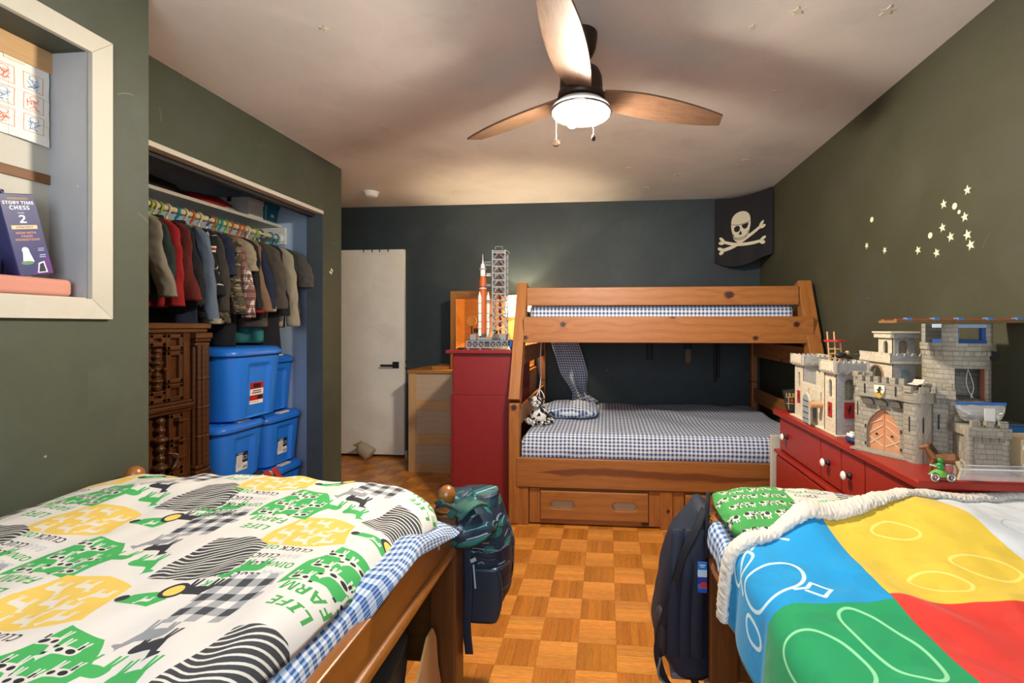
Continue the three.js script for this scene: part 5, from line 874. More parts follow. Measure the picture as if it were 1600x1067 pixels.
{ // wall tower of the gatehouse and the small square tower
  const st = M.stone;
  const sq = (label, x, d, w, dep, h, ry, name = 'toy_tower') => {
    const t = thing(name, label, 'toy castle', [x, DT, -d], ry);
    part('tower_wall', metricUV(box(w, h, dep, 0, h / 2, 0, { r: .001 })), st, t); for (const q of [-1, 1]) part('side_pillar', metricUV(cyl(.014, .014, h, q * w / 2, h / 2, dep / 2 - .01, 8)), st, t);
    part('battlement', [box(w + .02, .030, dep + .02, 0, h + .010, 0, { r: .001 }), ...[-.36, 0, .36].flatMap((k) => [box(w * .24, .022, .014, k * w * 1.1, h + .034, dep / 2 + .002, { r: .001 }), box(w * .24, .022, .014, k * w * 1.1, h + .034, -dep / 2 - .002, { r: .001 })])].map((g) => metricUV(g)), st, t);
    for (const k of [-.36, -.12, .12, .36]) part('corbel_arch', extr(arch(w * .16, .016), .004).translate(k * w, h - .020, dep / 2 + .001), std('#80796c', .8), t);
    return t;
  };
  const a = sq('narrow grey toy wall tower standing right of the orange gate', 1.135, 1.735, .070, .070, .215, R(-35)); part('arrow_slit', box(.005, .05, .002, .0, .13, .036, { r: 0 }), M.dark, a);
  sq('low grey square toy tower carrying the plastic bag', 1.168, 1.605, .092, .09, .118, R(-8));
  // round tower
  const c = [1.228, -1.795], r = .095, t = thing('toy_round_tower', 'tall round grey toy tower with a blue box inside its crown', 'toy castle', [c[0], DT, c[1]]);
  const ring = (y0, y1, rr, a0, a1, th = .008, seg = 40) => { const g = loft((k, a) => { const an = lerp(a0, a1, k), q = a / 6.28318; const P = [[rr, y0], [rr, y1], [rr - th, y1], [rr - th, y0], [rr, y0]], i = Math.min(3, Math.floor(q * 4)), f = q * 4 - i, R0 = lerp(P[i][0], P[i + 1][0], f), Y0 = lerp(P[i][1], P[i + 1][1], f); return [R0 * Math.sin(an), Y0, R0 * Math.cos(an)]; }, seg, 4, (k, a, p) => [lerp(a0, a1, k) * rr, p[1]]); return toCreasedNormals(g, .5); };
  // opening faces the room: gap between angles -.45 and .42 from y .20 to .305
  part('tower_wall', [ring(0, .20, r, -Math.PI, Math.PI, .008, 72), ring(.20, .310, r, .50, 2 * Math.PI - .62, .008, 60), ring(.310, .375, r, -Math.PI, Math.PI, .008, 72)], M.stone, t);
  part('tower_lip', [ring(.372, .395, r + .006, -Math.PI, Math.PI, .014, 72), ring(.368, .376, r + .003, -Math.PI, Math.PI, .01, 72)], M.stone, t);
  part('corbel_arches', Array.from({ length: 22 }, (_, k) => extr(arch(.013, .016), .005).translate(0, .352, r - .002).rotateY(k * 6.2832 / 22)), M.stone, t);
  part('floor_plate', cyl(r - .006, r - .006, .006, 0, .200, 0, 36), M.stone, t); part('roof_plate', cyl(r - .004, r - .004, .006, 0, .386, 0, 36), M.stone, t);
  for (const [a0, a1] of [[-.98, -.52], [.55, .98], [2.4, 3.9]]) part('crown_post', ring(.394, .462, r + .004, a0, a1, .012, 14), M.stone, t);
  part('inner_arch', [extr((() => { const s = arch(.075, .10); s.holes.push(arch(.05, .085)); return s; })(), .01).translate(-.01, .203, -.05)], std('#6d7a86', .6), t);
  part('portcullis', [-.055, -.043, -.031].flatMap((x) => [bar([x, .205, .012], [x, .29, .012], .0018, 5)]).concat([.22, .24, .26, .28].map((y) => bar([-.062, y, .012], [-.026, y, .012], .0018, 5))), M.dark, t);
  part('cord', [tube([[.02, .305, .03], [.012, .26, .034], [.018, .23, .036], [.03, .205, .04]], .0013, 24, 5), tube([[.02, .305, .03], [.03, .27, .033], [.034, .24, .036], [.022, .205, .04]], .0013, 24, 5)], M.white, t);
  part('door_jamb', box(.010, .105, .02, .044, .257, .066, { r: .001 }), std('#9d5f45', .6), t);
  part('round_port', cyl(.016, .016, .012, .070, .352, .072, 18, { rx: Math.PI / 2 }), M.black, t);
  const b = wthing('blue_toy_box', 'blue plastic toy cabin held inside the crown of the round tower', 'toy', [c[0], 1.204, c[1]]);
  const bl = std('#27518f', .45);
  part('tray', [slab(c[0] - .05, c[0] + .045, 1.2042, 1.222, 1.715, 1.84, { r: .003 })], bl, b); for (const q of [-.05, .033]) part('post', slab(c[0] + q, c[0] + q + .012, 1.222, 1.270, 1.72, 1.735, { r: .001 }), bl, b); part('lintel', slab(c[0] - .05, c[0] + .045, 1.262, 1.276, 1.715, 1.84, { r: .002 }), std('#9fb6c9', .4), b);
  // plank on top
  const p = wthing('toy_track_plank', 'long flat toy plank with coloured edge pieces balanced on the round tower', 'toy', [1.175, 1.278, -1.74]);
  part('plank', slab(.968, 1.384, 1.2785, 1.2875, 1.685, 1.79, { r: .001 }), std('#7a5a35', .6), p);
  part('edge_strip', [slab(.968, 1.384, 1.2875, 1.292, 1.685, 1.700, { r: .001 }), slab(.975, 1.384, 1.2875, 1.2915, 1.77, 1.788, { r: .001 })], std('#b4502c', .55), p);
  part('joint_block', [1.0, 1.085, 1.16, 1.25, 1.34].map((x) => slab(x, x + .018, 1.287, 1.296, 1.682, 1.705, { r: .001 })), std('#4f7fb4', .5), p);
  // bag
  const bag = wthing('plastic_bag', 'clear zip bag with a blue seal and grey toy parts on the low tower', 'plastic bag', [1.17, .98, -1.66]);
  part('seal', slab(1.095, 1.245, 1.018, 1.026, 1.60, 1.604, { r: .001, rz: 0 }).translate(0, .002, 0), std('#3f6fc4', .4), bag);
  part('film', loft((k, a) => { const z = lerp(0, 1, k); return [1.17 + (.075 - .022 * k) * sgnpow(Math.cos(a), .7) + .004 * nz(k * 9, a * 2), 1.020 - .048 * k + .005 * nz(a * 3, k * 7), -1.602 + .03 * Math.sin(a) * (.1 + Math.sin(k * 2.6)) ]; }, 18, 40), phys({ color: 0xf4f4f2, transmission: .75, thickness: 0, roughness: .22, side: THREE.DoubleSide }), bag);
  { const r2 = mulberry(12), gs = []; for (let k = 0; k < 26; k++) gs.push(box(.006 + .012 * r2(), .004 + .005 * r2(), .005, 1.125 + .075 * r2(), .977 + .016 * r2(), -1.602 + .014 * (r2() - .5), { r: .0008, rz: r2() * 3, ry: r2() * 3 })); part('toy_parts', gs, std('#55585a', .5), bag); }
  part('paper_slip', slab(1.155, 1.185, .968, 1.015, 1.566, 1.5675, { r: 0, rz: 0 }), std('#e6e1d6', .7), bag);
  // beige box, blue box, clear tray, ladder
  const bb = wthing('beige_box', 'beige open wooden toy box at the right edge beside the low tower', 'box', [1.31, DT, -1.60]);
  const bei = std('#cdb58c', .6); part('front_board', slab(1.252, 1.37, DT, .925, 1.555, 1.562, { r: .001 }), bei, bb); for (const x of [1.250, 1.363]) part('side_board', slab(x, x + .007, DT, .925, 1.556, 1.65, { r: .001 }), bei, bb); part('back_board', slab(1.25, 1.37, DT, .925, 1.645, 1.652, { r: .001 }), bei, bb); part('clip', [.845, .90].map((y) => box(.006, .014, .004, 1.254, y, -1.553, { r: .001 })), M.white, bb);
  const bx = wthing('blue_carton', 'flat blue carton lying behind the beige box against the wall', 'box', [1.33, DT, -1.78]); part('carton', slab(1.285, 1.383, DT, .938, 1.70, 1.95, { r: .003 }), std('#2f6aa3', .5), bx); part('lid_flap', slab(1.282, 1.384, .938, .944, 1.69, 1.96, { r: .002 }), std('#54595c', .5), bx);
  const tr = wthing('clear_tray', 'clear plastic blister tray lying in front of the low tower', 'tray', [1.15, DT, -1.52]);
  const film = phys({ color: 0xffffff, transmission: .92, thickness: 0, roughness: .12, side: THREE.DoubleSide });
  part('tray', [slab(1.03, 1.36, DT + .001, DT + .003, 1.485, 1.545, { r: .0005 }), slab(1.03, 1.36, DT + .003, DT + .035, 1.484, 1.486, { r: .0005 }), slab(1.03, 1.36, DT + .003, DT + .030, 1.544, 1.546, { r: .0005 })], film, tr); part('rim', [bar([1.03, DT + .035, -1.485], [1.36, DT + .035, -1.485], .0022, 6), bar([1.03, DT + .03, -1.545], [1.36, DT + .03, -1.545], .002, 6)], phys({ color: 0xffffff, transmission: .5, thickness: 0, roughness: .15 }), tr);
  const la = wthing('toy_ladder', 'small dark grey toy ladder leaning behind the beige box', 'toy', [1.262, DT, -1.68]); part('rail', [bar([1.255, DT, -1.662], [1.272, .93, -1.69], .003, 6), bar([1.278, DT, -1.662], [1.286, .93, -1.69], .003, 6)], M.dark, la); part('rung', Array.from({ length: 7 }, (_, k) => bar([lerp(1.255, 1.272, k / 7), DT + .01 + k * .015, -1.662 - k * .0037], [lerp(1.278, 1.286, k / 7), DT + .01 + k * .015, -1.662 - k * .0037], .002, 5)), M.dark, la);
}
{ // small toys
  const h = wthing('toy_horse', 'brown toy horse with a cream tail on the red dresser front edge', 'toy horse', [1.0, DT, -1.515]);
  const br = std('#7d4a22', .5), cr = std('#cdbb95', .6), hx = 1.0, hd = -1.515, dir = [.62, .25];     // head to the left and away, rump right
  const H = (s, y, o = 0) => [hx + s * .85, DT + y, hd + s * .35 + o];
  const limb = (a, b, r0, r1) => { const A = new THREE.Vector3(...a), B = new THREE.Vector3(...b), d = B.clone().sub(A), g = new THREE.CylinderGeometry(r1, r0, d.length(), 10); g.applyQuaternion(new THREE.Quaternion().setFromUnitVectors(new THREE.Vector3(0, 1, 0), d.clone().normalize())); return g.translate((A.x + B.x) / 2, (A.y + B.y) / 2, (A.z + B.z) / 2); };
  const spine = [[-.030, .056, .011], [-.012, .056, .0135], [.010, .056, .0125], [.030, .058, .0145], [.042, .056, .009]];
  const cur = new THREE.CatmullRomCurve3(spine.map(([s, y]) => new THREE.Vector3(...H(s, y)))), rad = (k) => { const q = k * 4, i = Math.min(3, Math.floor(q)); return lerp(spine[i][2], spine[i + 1][2], q - i); };
  part('body', loft((k, a) => { const p = cur.getPoint(k), r = rad(k); return [p.x - .35 * r * Math.cos(a) * .8, p.y + r * 1.15 * Math.sin(a), p.z + .85 * r * Math.cos(a)]; }, 20, 18), br, h);
  part('leg', [limb(H(-.026, .052, .006), H(-.034, .028, .007), .0065, .004), limb(H(-.034, .028, .007), H(-.030, .001, .007), .004, .0045)], br, h); part('leg', [limb(H(-.024, .052, -.006), H(-.026, .028, -.007), .0065, .004), limb(H(-.026, .028, -.007), H(-.026, .001, -.007), .004, .0045)], br, h);
  part('leg', [limb(H(.033, .056, .007), H(.042, .028, .008), .0085, .0045), limb(H(.042, .028, .008), H(.036, .001, .008), .0045, .005)], cr, h); part('leg', [limb(H(.033, .056, -.007), H(.038, .028, -.008), .0085, .0045), limb(H(.038, .028, -.008), H(.034, .001, -.008), .0045, .005)], cr, h);
  part('neck', limb(H(-.022, .058), H(-.042, .086), .012, .007), br, h); const hdm = part('head', [limb(H(-.038, .090), H(-.062, .082), .0075, .0048), ball(.0078, ...H(-.040, .088))], br, h); part('ear', [limb(H(-.036, .094, .003), H(-.034, .102, .004), .002, .0006), limb(H(-.036, .094, -.003), H(-.034, .102, -.004), .002, .0006)], br, hdm);
  part('mane', tube([H(-.034, .098), H(-.024, .086), H(-.014, .070)], .0045, 12, 6), std('#3d2413', .7), h); part('tail', tube([H(.044, .062), H(.056, .05), H(.058, .030), H(.054, .015)], .005, 14, 8), cr, h);
  void dir;
  const k = wthing('toy_rider', 'green toy rider on a green and chrome vehicle in front of the toy horse', 'toy', [.955, DT, -1.485]);
  const gr = std('#2f8a3c', .4), gl = std('#6fae4a', .4), X = .972, Z = -1.484;
  part('shell', loft((q, a) => [X + lerp(-.032, .032, q), DT + .018 + .016 * Math.sin(q * Math.PI) * Math.max(-.3, Math.sin(a)), Z + .016 * Math.sin(q * Math.PI) * Math.cos(a)], 16, 18), gl, k); for (const q of [-.022, .022]) { const wh = part('wheel', new THREE.TorusGeometry(.010, .004, 8, 18).translate(X + q, DT + .014, Z + .014), M.chrome, k); part('axle', cyl(.003, .003, .034, X + q, DT + .014, Z, 8, { rx: Math.PI / 2 }), M.chrome, wh); }
  part('rider', [ball(.010, X + .002, DT + .042, Z, 1, 1.2, 1), ball(.0075, X + .002, DT + .060, Z), limb([X, DT + .046, Z + .006], [X - .018, DT + .044, Z + .014], .004, .003), limb([X, DT + .046, Z - .006], [X - .016, DT + .040, Z - .012], .004, .003)], gr, k); part('lance', bar([X - .035, DT + .050, Z + .014], [X - .010, DT + .043, Z + .014], .0018), M.white, k);
  const b = wthing('toy_boat', 'small dark blue and white toy boat at the foot of the wooden castle', 'toy', [.95, DT, -1.93]);
  part('hull', loft((q, a) => [.945 + .018 * Math.sin(q * Math.PI) * Math.cos(a), DT + .013 + .012 * Math.sin(a) * Math.pow(Math.sin(q * Math.PI), .4), -1.93 + lerp(-.045, .045, q)], 18, 16), std('#1d2f5c', .4), b); part('deck', [box(.02, .012, .04, .945, DT + .030, -1.93, { r: .003 }), box(.012, .010, .016, .945, DT + .040, -1.925, { r: .002 })], M.white, b); part('gun', bar([.945, DT + .036, -1.91], [.940, DT + .042, -1.88], .002), M.white, b);
  const s = wthing('toy_ship', 'black toy ship stern with yellow window frames at the far corner of the dresser', 'toy ship', [.985, DT, -2.60]);
  part('hull', metricUV(extr(shapeOf([[-.042, .105], [.045, .118], [.038, 0], [-.022, 0]]), .07, .003).rotateY(-.25).translate(.988, DT + .003, -2.655)), M.black, s);
  const yl = std('#c9a23a', .5), q = (a, b2, c2, d) => box(a, b2, .003, c2, d, .073, { r: 0 });
  part('window_frame', [-.022, -.004, .014].flatMap((x) => [q(.003, .022, x - .006, .088), q(.003, .022, x + .006, .088), q(.014, .003, x, .077)]).concat([q(.06, .003, 0, .044), q(.003, .03, -.018, .03), q(.003, .034, -.018, .06)]).map((g) => g.rotateY(-.25).translate(.988, DT + .003, -2.655)), yl, s);
  part('gun_port', [q(.012, .014, -.002, .060), q(.012, .014, .018, .060)].map((g) => g.rotateY(-.25).translate(.988, DT + .003, -2.655)), std('#a12a20', .5), s);
  const c = wthing('toy_catapult', 'red and wooden toy lookout with a ladder on the wooden castle tower', 'toy', [1.0, 1.12, -2.30]);
  const by = DT + .243, lx = .985, lz = -2.155; void by;
  part('platform', cyl(.042, .042, .008, lx, 1.205, lz, 28), std('#b3241e', .4), c); part('ladder_rail', [bar([lx - .03, 1.115, lz + .02], [lx - .036, 1.245, lz + .012], .0035, 8), bar([lx - .004, 1.115, lz + .02], [lx - .008, 1.245, lz + .012], .0035, 8), bar([lx + .022, 1.115, lz + .015], [lx + .018, 1.20, lz + .01], .0035, 8)], std('#c79a6a', .6), c); part('ladder_rung', [1.13, 1.15, 1.17].map((y) => bar([lx - .031, y, lz + .018], [lx + .021, y, lz + .016], .003, 8)), std('#cfae6a', .6), c);
  const kn = wthing('toy_knight', 'black toy knight with a bow lying on the wooden castle tower top', 'toy', [1.0, 1.126, -2.09]);
  const kx = .985, ky = 1.128, kz = -2.055;
  part('body', [ball(.014, kx - .012, ky + .018, kz - .02, 1.6, .9, .9), limb([kx + .0, ky + .016, kz - .02], [kx + .03, ky + .006, kz - .01], .006, .004), limb([kx + .0, ky + .014, kz - .026], [kx + .03, ky + .004, kz - .024], .006, .004), limb([kx - .02, ky + .02, kz - .02], [kx + .004, ky + .03, kz - .005], .004, .003)], M.black, kn); part('head', ball(.0085, kx + .012, ky + .030, kz - .016), std('#c69a62', .5), kn); part('bow', tube([[kx + .02, ky + .022, kz], [kx + .045, ky + .036, kz], [kx + .052, ky + .018, kz], [kx + .040, ky - .002, kz]], .002, 20, 6), M.dark, kn); part('sword', bar([kx + .012, ky + .024, kz], [kx + .05, ky + .028, kz], .0015), M.chrome, kn);
}
// ---------------------------------------------------------------- the two beds in front
function farmPrint(size) {                                      // farm print on cream cotton; canvas right = room right, canvas up = away from the camera
  const T = .595, S = size / T;
  return (x) => {
    x.fillStyle = '#d8d4d0'; x.fillRect(0, 0, size, size);
    const P = (a, b) => [a * S, -b * S];
    const poly = (pts, wob = 0) => { x.beginPath(); pts.forEach((p, i) => { const q = P(...p), n = P(...pts[(i + 1) % pts.length]); if (!i) x.moveTo(...q); const mx = (q[0] + n[0]) / 2 + wob * S * (i % 2 ? 1 : -1), my = (q[1] + n[1]) / 2 + wob * S * (i % 3 ? 1 : -1); x.quadraticCurveTo(mx, my, ...n); }); x.closePath(); };
    const beast = (a, b, s, c, flip = 1, spots) => {            // grazing animal silhouette seen from the far end of the bed
      x.save(); x.translate(...P(a, b)); x.rotate(Math.PI); x.scale(flip * s * S, s * S); x.fillStyle = c;
      x.beginPath(); x.moveTo(-.52, -.20); x.quadraticCurveTo(-.48, -.36, -.2, -.34); x.quadraticCurveTo(.12, -.32, .34, -.38); x.lineTo(.50, -.66); x.lineTo(.50, -.80); x.lineTo(.57, -.70); x.lineTo(.80, -.60); x.lineTo(.80, -.52); x.lineTo(.62, -.48); x.quadraticCurveTo(.56, -.22, .46, -.02); x.lineTo(.50, .46); x.lineTo(.40, .46); x.lineTo(.35, .08); x.lineTo(.31, .46); x.lineTo(.22, .46); x.lineTo(.24, .06); x.quadraticCurveTo(-.02, .10, -.24, .04); x.lineTo(-.22, .46); x.lineTo(-.31, .46); x.lineTo(-.36, .10); x.lineTo(-.42, .46); x.lineTo(-.52, .46); x.lineTo(-.47, .05); x.quadraticCurveTo(-.56, -.04, -.52, -.20); x.fill();
      if (spots) { x.fillStyle = spots; x.beginPath(); x.ellipse(-.2, -.14, .20, .12, .2, 0, 7); x.ellipse(.28, -.15, .13, .11, 0, 0, 7); x.fill(); x.fillRect(-.42, .0, .12, .25); x.fillRect(.58, -.44, .18, .12); }
      x.restore();
    };
    const word = (s, a, b, h, c) => { x.save(); x.translate(...P(a, b)); x.rotate(Math.PI + .12); x.fillStyle = c; x.font = `bold ${h * S}px sans-serif`; x.fillText(s, 0, 0); x.restore(); };
    const one = () => {
      word('FARM', -.112, .058, .036, '#3f9a4c'); word('LIFE', -.125, .014, .036, '#3f9a4c');
      poly([[-.095, -.080], [-.105, .0], [-.085, .075], [.0, .082], [.075, .058], [.105, -.055], [.01, -.085]], .004); x.fillStyle = '#dfbd5c'; x.fill();
      for (const [a, b] of [[-.06, .04], [-.01, .05], [.05, .025], [-.07, -.01], [-.02, .0], [.03, -.015], [-.06, -.055], [-.005, -.05], [.055, -.045]]) beast(a, b, .034, '#d8d2c6', a > 0 ? 1 : -1);
      poly([[.070, -.235], [.075, -.150], [.105, -.068], [.185, -.085], [.240, -.160], [.225, -.235], [.15, -.215]], .006); x.fillStyle = '#3fa557'; x.fill();
      for (const [a, b] of [[.11, -.10], [.16, -.115], [.20, -.155], [.11, -.155], [.155, -.175], [.10, -.205], [.195, -.205]]) beast(a, b, .040, '#d4d0ca', a > .14 ? 1 : -1, '#1d1f24');
      // field with deer
      for (const [a, b, c, f] of [[-.06, .155, '#3fa557', 1], [-.015, .205, '#2a2c33', -1], [.02, .14, '#3fa557', -1], [-.04, .235, '#8c8f95', 1], [.27, .125, '#3fa557', 1], [.22, .055, '#2a2c33', -1]]) beast(a, b, .058, c, f);
      // tractor
      x.fillStyle = '#3fa557'; poly([[.095, .005], [.11, .03], [.15, .04], [.185, .02], [.17, -.005]]); x.fill(); beast(.15, .015, .02, '#d8d4d0');
      x.fillStyle = '#2b2b30'; x.beginPath(); x.ellipse(...P(.175, .045), .024 * S, .024 * S, 0, 0, 7); x.fill(); x.fillStyle = '#e7c65c'; x.beginPath(); x.ellipse(...P(.175, .045), .017 * S, .017 * S, 0, 0, 7); x.fill(); x.strokeStyle = '#2b2b30'; x.lineWidth = 2; x.stroke(); x.fillStyle = '#2b2b30'; x.beginPath(); x.ellipse(...P(.098, .018), .011 * S, .011 * S, 0, 0, 7); x.fill();
      // ploughed stripes
      x.save(); poly([[.075, .085], [.085, .150], [.10, .235], [.17, .25], [.235, .215], [.235, .10], [.16, .075]], .004); x.fillStyle = '#35373d'; x.fill(); x.clip();
      x.strokeStyle = '#d2cec6'; x.lineWidth = .0040 * S; for (let k = -6; k < 22; k++) { x.beginPath(); for (let i = 0; i <= 24; i++) { const a = .05 + i * .009, q = P(a, .06 + k * .0125 + .010 * Math.sin(i * .36 + k * .22) + .012 * nz(i * .22, k * .23, 5) + (a - .1) * .35); i ? x.lineTo(...q) : x.moveTo(...q); } x.stroke(); } x.restore();
      // grey check
      x.save(); poly([[.245, -.045], [.235, .04], [.255, .095], [.345, .10], [.365, .03], [.35, -.045]], .006); x.clip(); x.fillStyle = '#d8d4d0'; x.fill();
      const s = .022; for (let i = -2; i < 8; i++) for (let j = -4; j < 7; j++) { const A = ((i % 2) + 2) % 2, B = ((j % 2) + 2) % 2; if (A || B) { x.fillStyle = A && B ? '#3b3e45' : '#9a9ca1'; const q = P(.22 + i * s, -.05 + j * s); x.fillRect(q[0], q[1] - s * S, s * S + 1, s * S + 1); } } x.restore();
      // words
      const G = '#3f9a4c', K = '#26272c', L = '#b9bcc2';
      word('CLUCK', .055, -.095, .025, K); word('OINK', -.030, -.085, .025, G); word('BAA', .05, -.130, .025, L); word('CLUCK', -.0, -.125, .025, K); word('OINK', .06, -.165, .025, G); word('CLUCK', .005, -.160, .025, K); word('BAA', .058, -.195, .025, L); word('CLUCK', .015, -.200, .025, K); word('OINK', -.045, -.195, .025, G); word('CLUCK', .05, -.228, .025, K); word('OINK', -.02, -.228, .025, G); 
      
    };
    for (const [ox, oy] of [[0, 0], [.5, .5]]) for (let i = -1; i <= 1; i++) for (let j = -1; j <= 2; j++) { x.save(); x.translate((ox + i) * size, (oy + j) * size); one(); x.restore(); }
  };
}
const farmTex = canvasTex(2048, 2048, farmPrint(2048), .595, .595);
M.farm = texd(farmTex, .88, { side: THREE.DoubleSide });
const dkWood = texd(woodTex('#6a4220', '#452709', 12, { band: .4, streak: .5 }), .4);

function twinFrame(name, label, x0, x1, side, pos, gt = .742) {            // side +1: guard rail on the x1 side, -1: on the x0 side; foot end at 1.44
  const t = wthing(name, label, 'bed', pos), P = .084, D = 1.445;
  for (const x of [x0 + P / 2, x1 - P / 2]) {
    const H = x < -1 ? .722 : .690, p = part('post', slab(x - P / 2, x + P / 2, 0, H, D - P / 2, D + P / 2, { r: .008, grain: 'y' }), dkWood, t);
    part('ball_finial', lathe([[0, 0], [.030, .0], [.032, .006], [.020, .012], [.014, .020], [.016, .026], [.024, .034], [.0268, .046], [.0265, .056], [.021, .069], [.011, .077], [0, .079]], 32).translate(x, H, -D), M.lacq, p, 'turned ball finial');
  }
  for (const x of [x0 + P / 2, x1 - P / 2]) part('post', slab(x - P / 2, x + P / 2, 0, .95, -.56, -.48, { r: .008, grain: 'y' }), dkWood, t);
  part('foot_panel', slab(x0 + P, x1 - P, .22, .665, D - .014, D + .014, { r: .004 }), dkWood, t);
  part('head_panel', slab(x0 + P, x1 - P, .22, .90, -.535, -.505, { r: .004 }), dkWood, t);
  const guard = (xo, out) => {                                  // scalloped board with a round moulding along its foot
    const s = new THREE.Shape(); s.moveTo(1.405, .585); s.lineTo(1.405, Math.min(gt, .648)); s.bezierCurveTo(1.30, Math.min(gt, .68), 1.22, gt - .006, 1.10, gt - .006); s.bezierCurveTo(1.02, gt - .006, 1.035, .690, .955, .686); s.lineTo(.25, .686); s.bezierCurveTo(.17, .690, .18, .742, .10, .742); s.lineTo(-.48, .742); s.lineTo(-.48, .585); s.closePath();
    const g = extr(s, .020, .004, 12); g.rotateY(Math.PI / 2); g.translate(out > 0 ? xo - .022 : xo + .002, 0, 0);
    const b = part('guard_board', metricUV(g, 'z'), M.lacq, t);
    part('round_moulding', bar([xo + out * .002, .590, -1.39], [xo + out * .002, .590, .47], .0155, 20), M.lacq, b);
  };
  guard(side > 0 ? x1 - .012 : x0 + .012, side);
  part('wall_rail', slab(side > 0 ? x0 + .02 : x1 - .04, side > 0 ? x0 + .04 : x1 - .02, .30, .60, -.48, 1.40, { r: .004, grain: 'z' }), dkWood, t);
  part('bed_slats', [-.3, 0, .3, .6, .9, 1.2].map((d) => slab(x0 + .045, x1 - .045, .53, .555, d, d + .08)), dkWood, t);
  return t;
}
twinFrame('twin_bed', 'brown wooden bed with ball posts and a scalloped side board under the farm print duvet', -1.612, -.457, 1, [-1.03, 0, -.5]);
twinFrame('twin_bed', 'brown wooden bed with ball posts under the colourful block-pattern blanket', .296, 1.380, -1, [.85, 0, -.5], .70);

const gingU = (p) => [p.x, -p.z];
function bedMattress(x0, x1, top, label) {
  let g = new RoundedBoxGeometry(x1 - x0, top - .56, 1.88, 8, .045); g = metricUV(g, 'z', [0, 0]);
  return solo('mattress', g.translate((x0 + x1) / 2, (top + .56) / 2, -.455), M.gingham, label, 'mattress');
}
bedMattress(-1.545, -.492, .714, 'left bed mattress under a blue and white gingham sheet');
bedMattress(.350, 1.372, .700, 'right bed mattress under blue gingham, mostly hidden by the colourful blanket');
{ // gingham sheet turned out over the left bed's guard board
  const g = sheet((u, v) => {                                    // u from the mattress outwards, v from near to far
    const d = lerp(.30, 1.415, v), out = smooth(.86, .98, d), lip = lerp(.742, .655, smooth(.95, 1.42, d));
    const wr = .006 * Math.sin(d * 34 + u * 3) + .008 * nz(d * 9, u * 3, 2);
    const path = 0;
const cr = lerp(.748, .668, smooth(1.10, 1.40, d)), far = .05 * smooth(1.22, 1.41, d);
    const a = [[-.66, .728 - far], [-.56, .733 - far], [-.495, Math.max(.735 - far, cr)], [-.455, cr + .004], [-.440, cr - .010], [-.436, Math.min(cr - .018, lip)]], b = [[-.66, .728], [-.56, .733], [-.515, .728], [-.497, .705], [-.492, .68], [-.4905, .655]];
    const q = u * 5, i = Math.min(4, Math.floor(q)), f = q - i, L = (p) => [lerp(p[i][0], p[i + 1][0], f), lerp(p[i][1], p[i + 1][1], f)], A = L(a), B = L(b); void path;
    const end = smooth(1.36, 1.415, d);
    return [lerp(B[0], A[0], out) + .3 * wr * (u > .4 ? 1 : 0) * (1 - out * .5), lerp(B[1], A[1], out) + wr * (u < .8 ? .7 : .3) - .012 * end * (u < .7 ? 1 : .2), -d];
  }, 40, 110, .003, (u, v) => [u * .33, lerp(.3, 1.415, v)]);
  solo('bed_sheet', g, M.gingham, 'blue and white gingham sheet edge turned out over the left bed side board', 'sheet');
}
{ // farm print duvet
  const X0 = -1.585, X1 = -.500;
  const duv = sheet((u, v) => {
    const d = lerp(.24, 1.475, v), du = u * (X1 - X0);
    let x = X0 + du, y = .766 + .016 * smooth(.4, 1.2, d);
    y += .016 * nz(x * 2.6 + 3, d * 2.6) + .009 * nz(x * 6, d * 6, 5) + .004 * nz(x * 16, d * 12, 2) + .0035 * Math.sin((x + .6 * d) * 38 + 5 * nz(x * 2, d * 2, 8)) * smooth(-.3, .3, nz(x * 2.4, d * 2.4, 14));
    y += .014 * Math.exp(-Math.pow((d - 1.30) / .10, 2)) * (1 + .6 * nz(x * 4, 1, 3));
    const eR = clamp((x - (X1 - .055)) / .055), hem = X1 - .006 * nz(d * 7, 2, 2) - .028 * smooth(.95, .3, d) + .035 * smooth(1.15, 1.38, d);
    if (eR > 0) { x = hem - .055 * (1 - Math.sin(eR * 1.35) / Math.sin(1.35)); y -= .050 * (1 - Math.cos(eR * 1.35)) / (1 - Math.cos(1.35)); } else x += (hem - X1) * smooth(X1 - .4, X1 - .055, x);
    const eF = clamp((d - 1.415) / .06); let dd = d; if (eF > 0) { dd = 1.415 + .04 * Math.sin(eF * 1.5); y -= .075 * (1 - Math.cos(eF * 1.5)); }
    if (u > .70) { const c = Math.pow((u - .70) / .30, 2.2) * smooth(.9, 1.475, d); dd -= .17 * c; y -= .022 * c; }
    const eL = clamp((X0 + .09 - x) / .09); y -= .018 * eL * eL;
    return [x, y, -dd];
  }, 190, 220, .022, (u, v) => [X0 + u * (X1 - X0) + 1.28 , lerp(.24, 1.475, v) - 1.07]);
  const t = wthing('farm_duvet', 'cream duvet printed with farm animals, words and ploughed fields on the left bed', 'duvet', [-1.04, .72, -.9]);
  part('cover', duv, M.farm, t);
  const hemPts = []; for (let k = 0; k <= 40; k++) { const d = lerp(.26, 1.40, k / 40); hemPts.push([X1 - .006 * nz(d * 7, 2, 2) - .028 * smooth(.95, .3, d) + .035 * smooth(1.15, 1.38, d) - .001 - .035 * smooth(1.2, 1.4, d) * 0, .728 + .016 * smooth(.4, 1.2, d) + .012 * nz(X1 * 2.6 + 3, d * 2.6), -d]); }
  void hemPts;
}
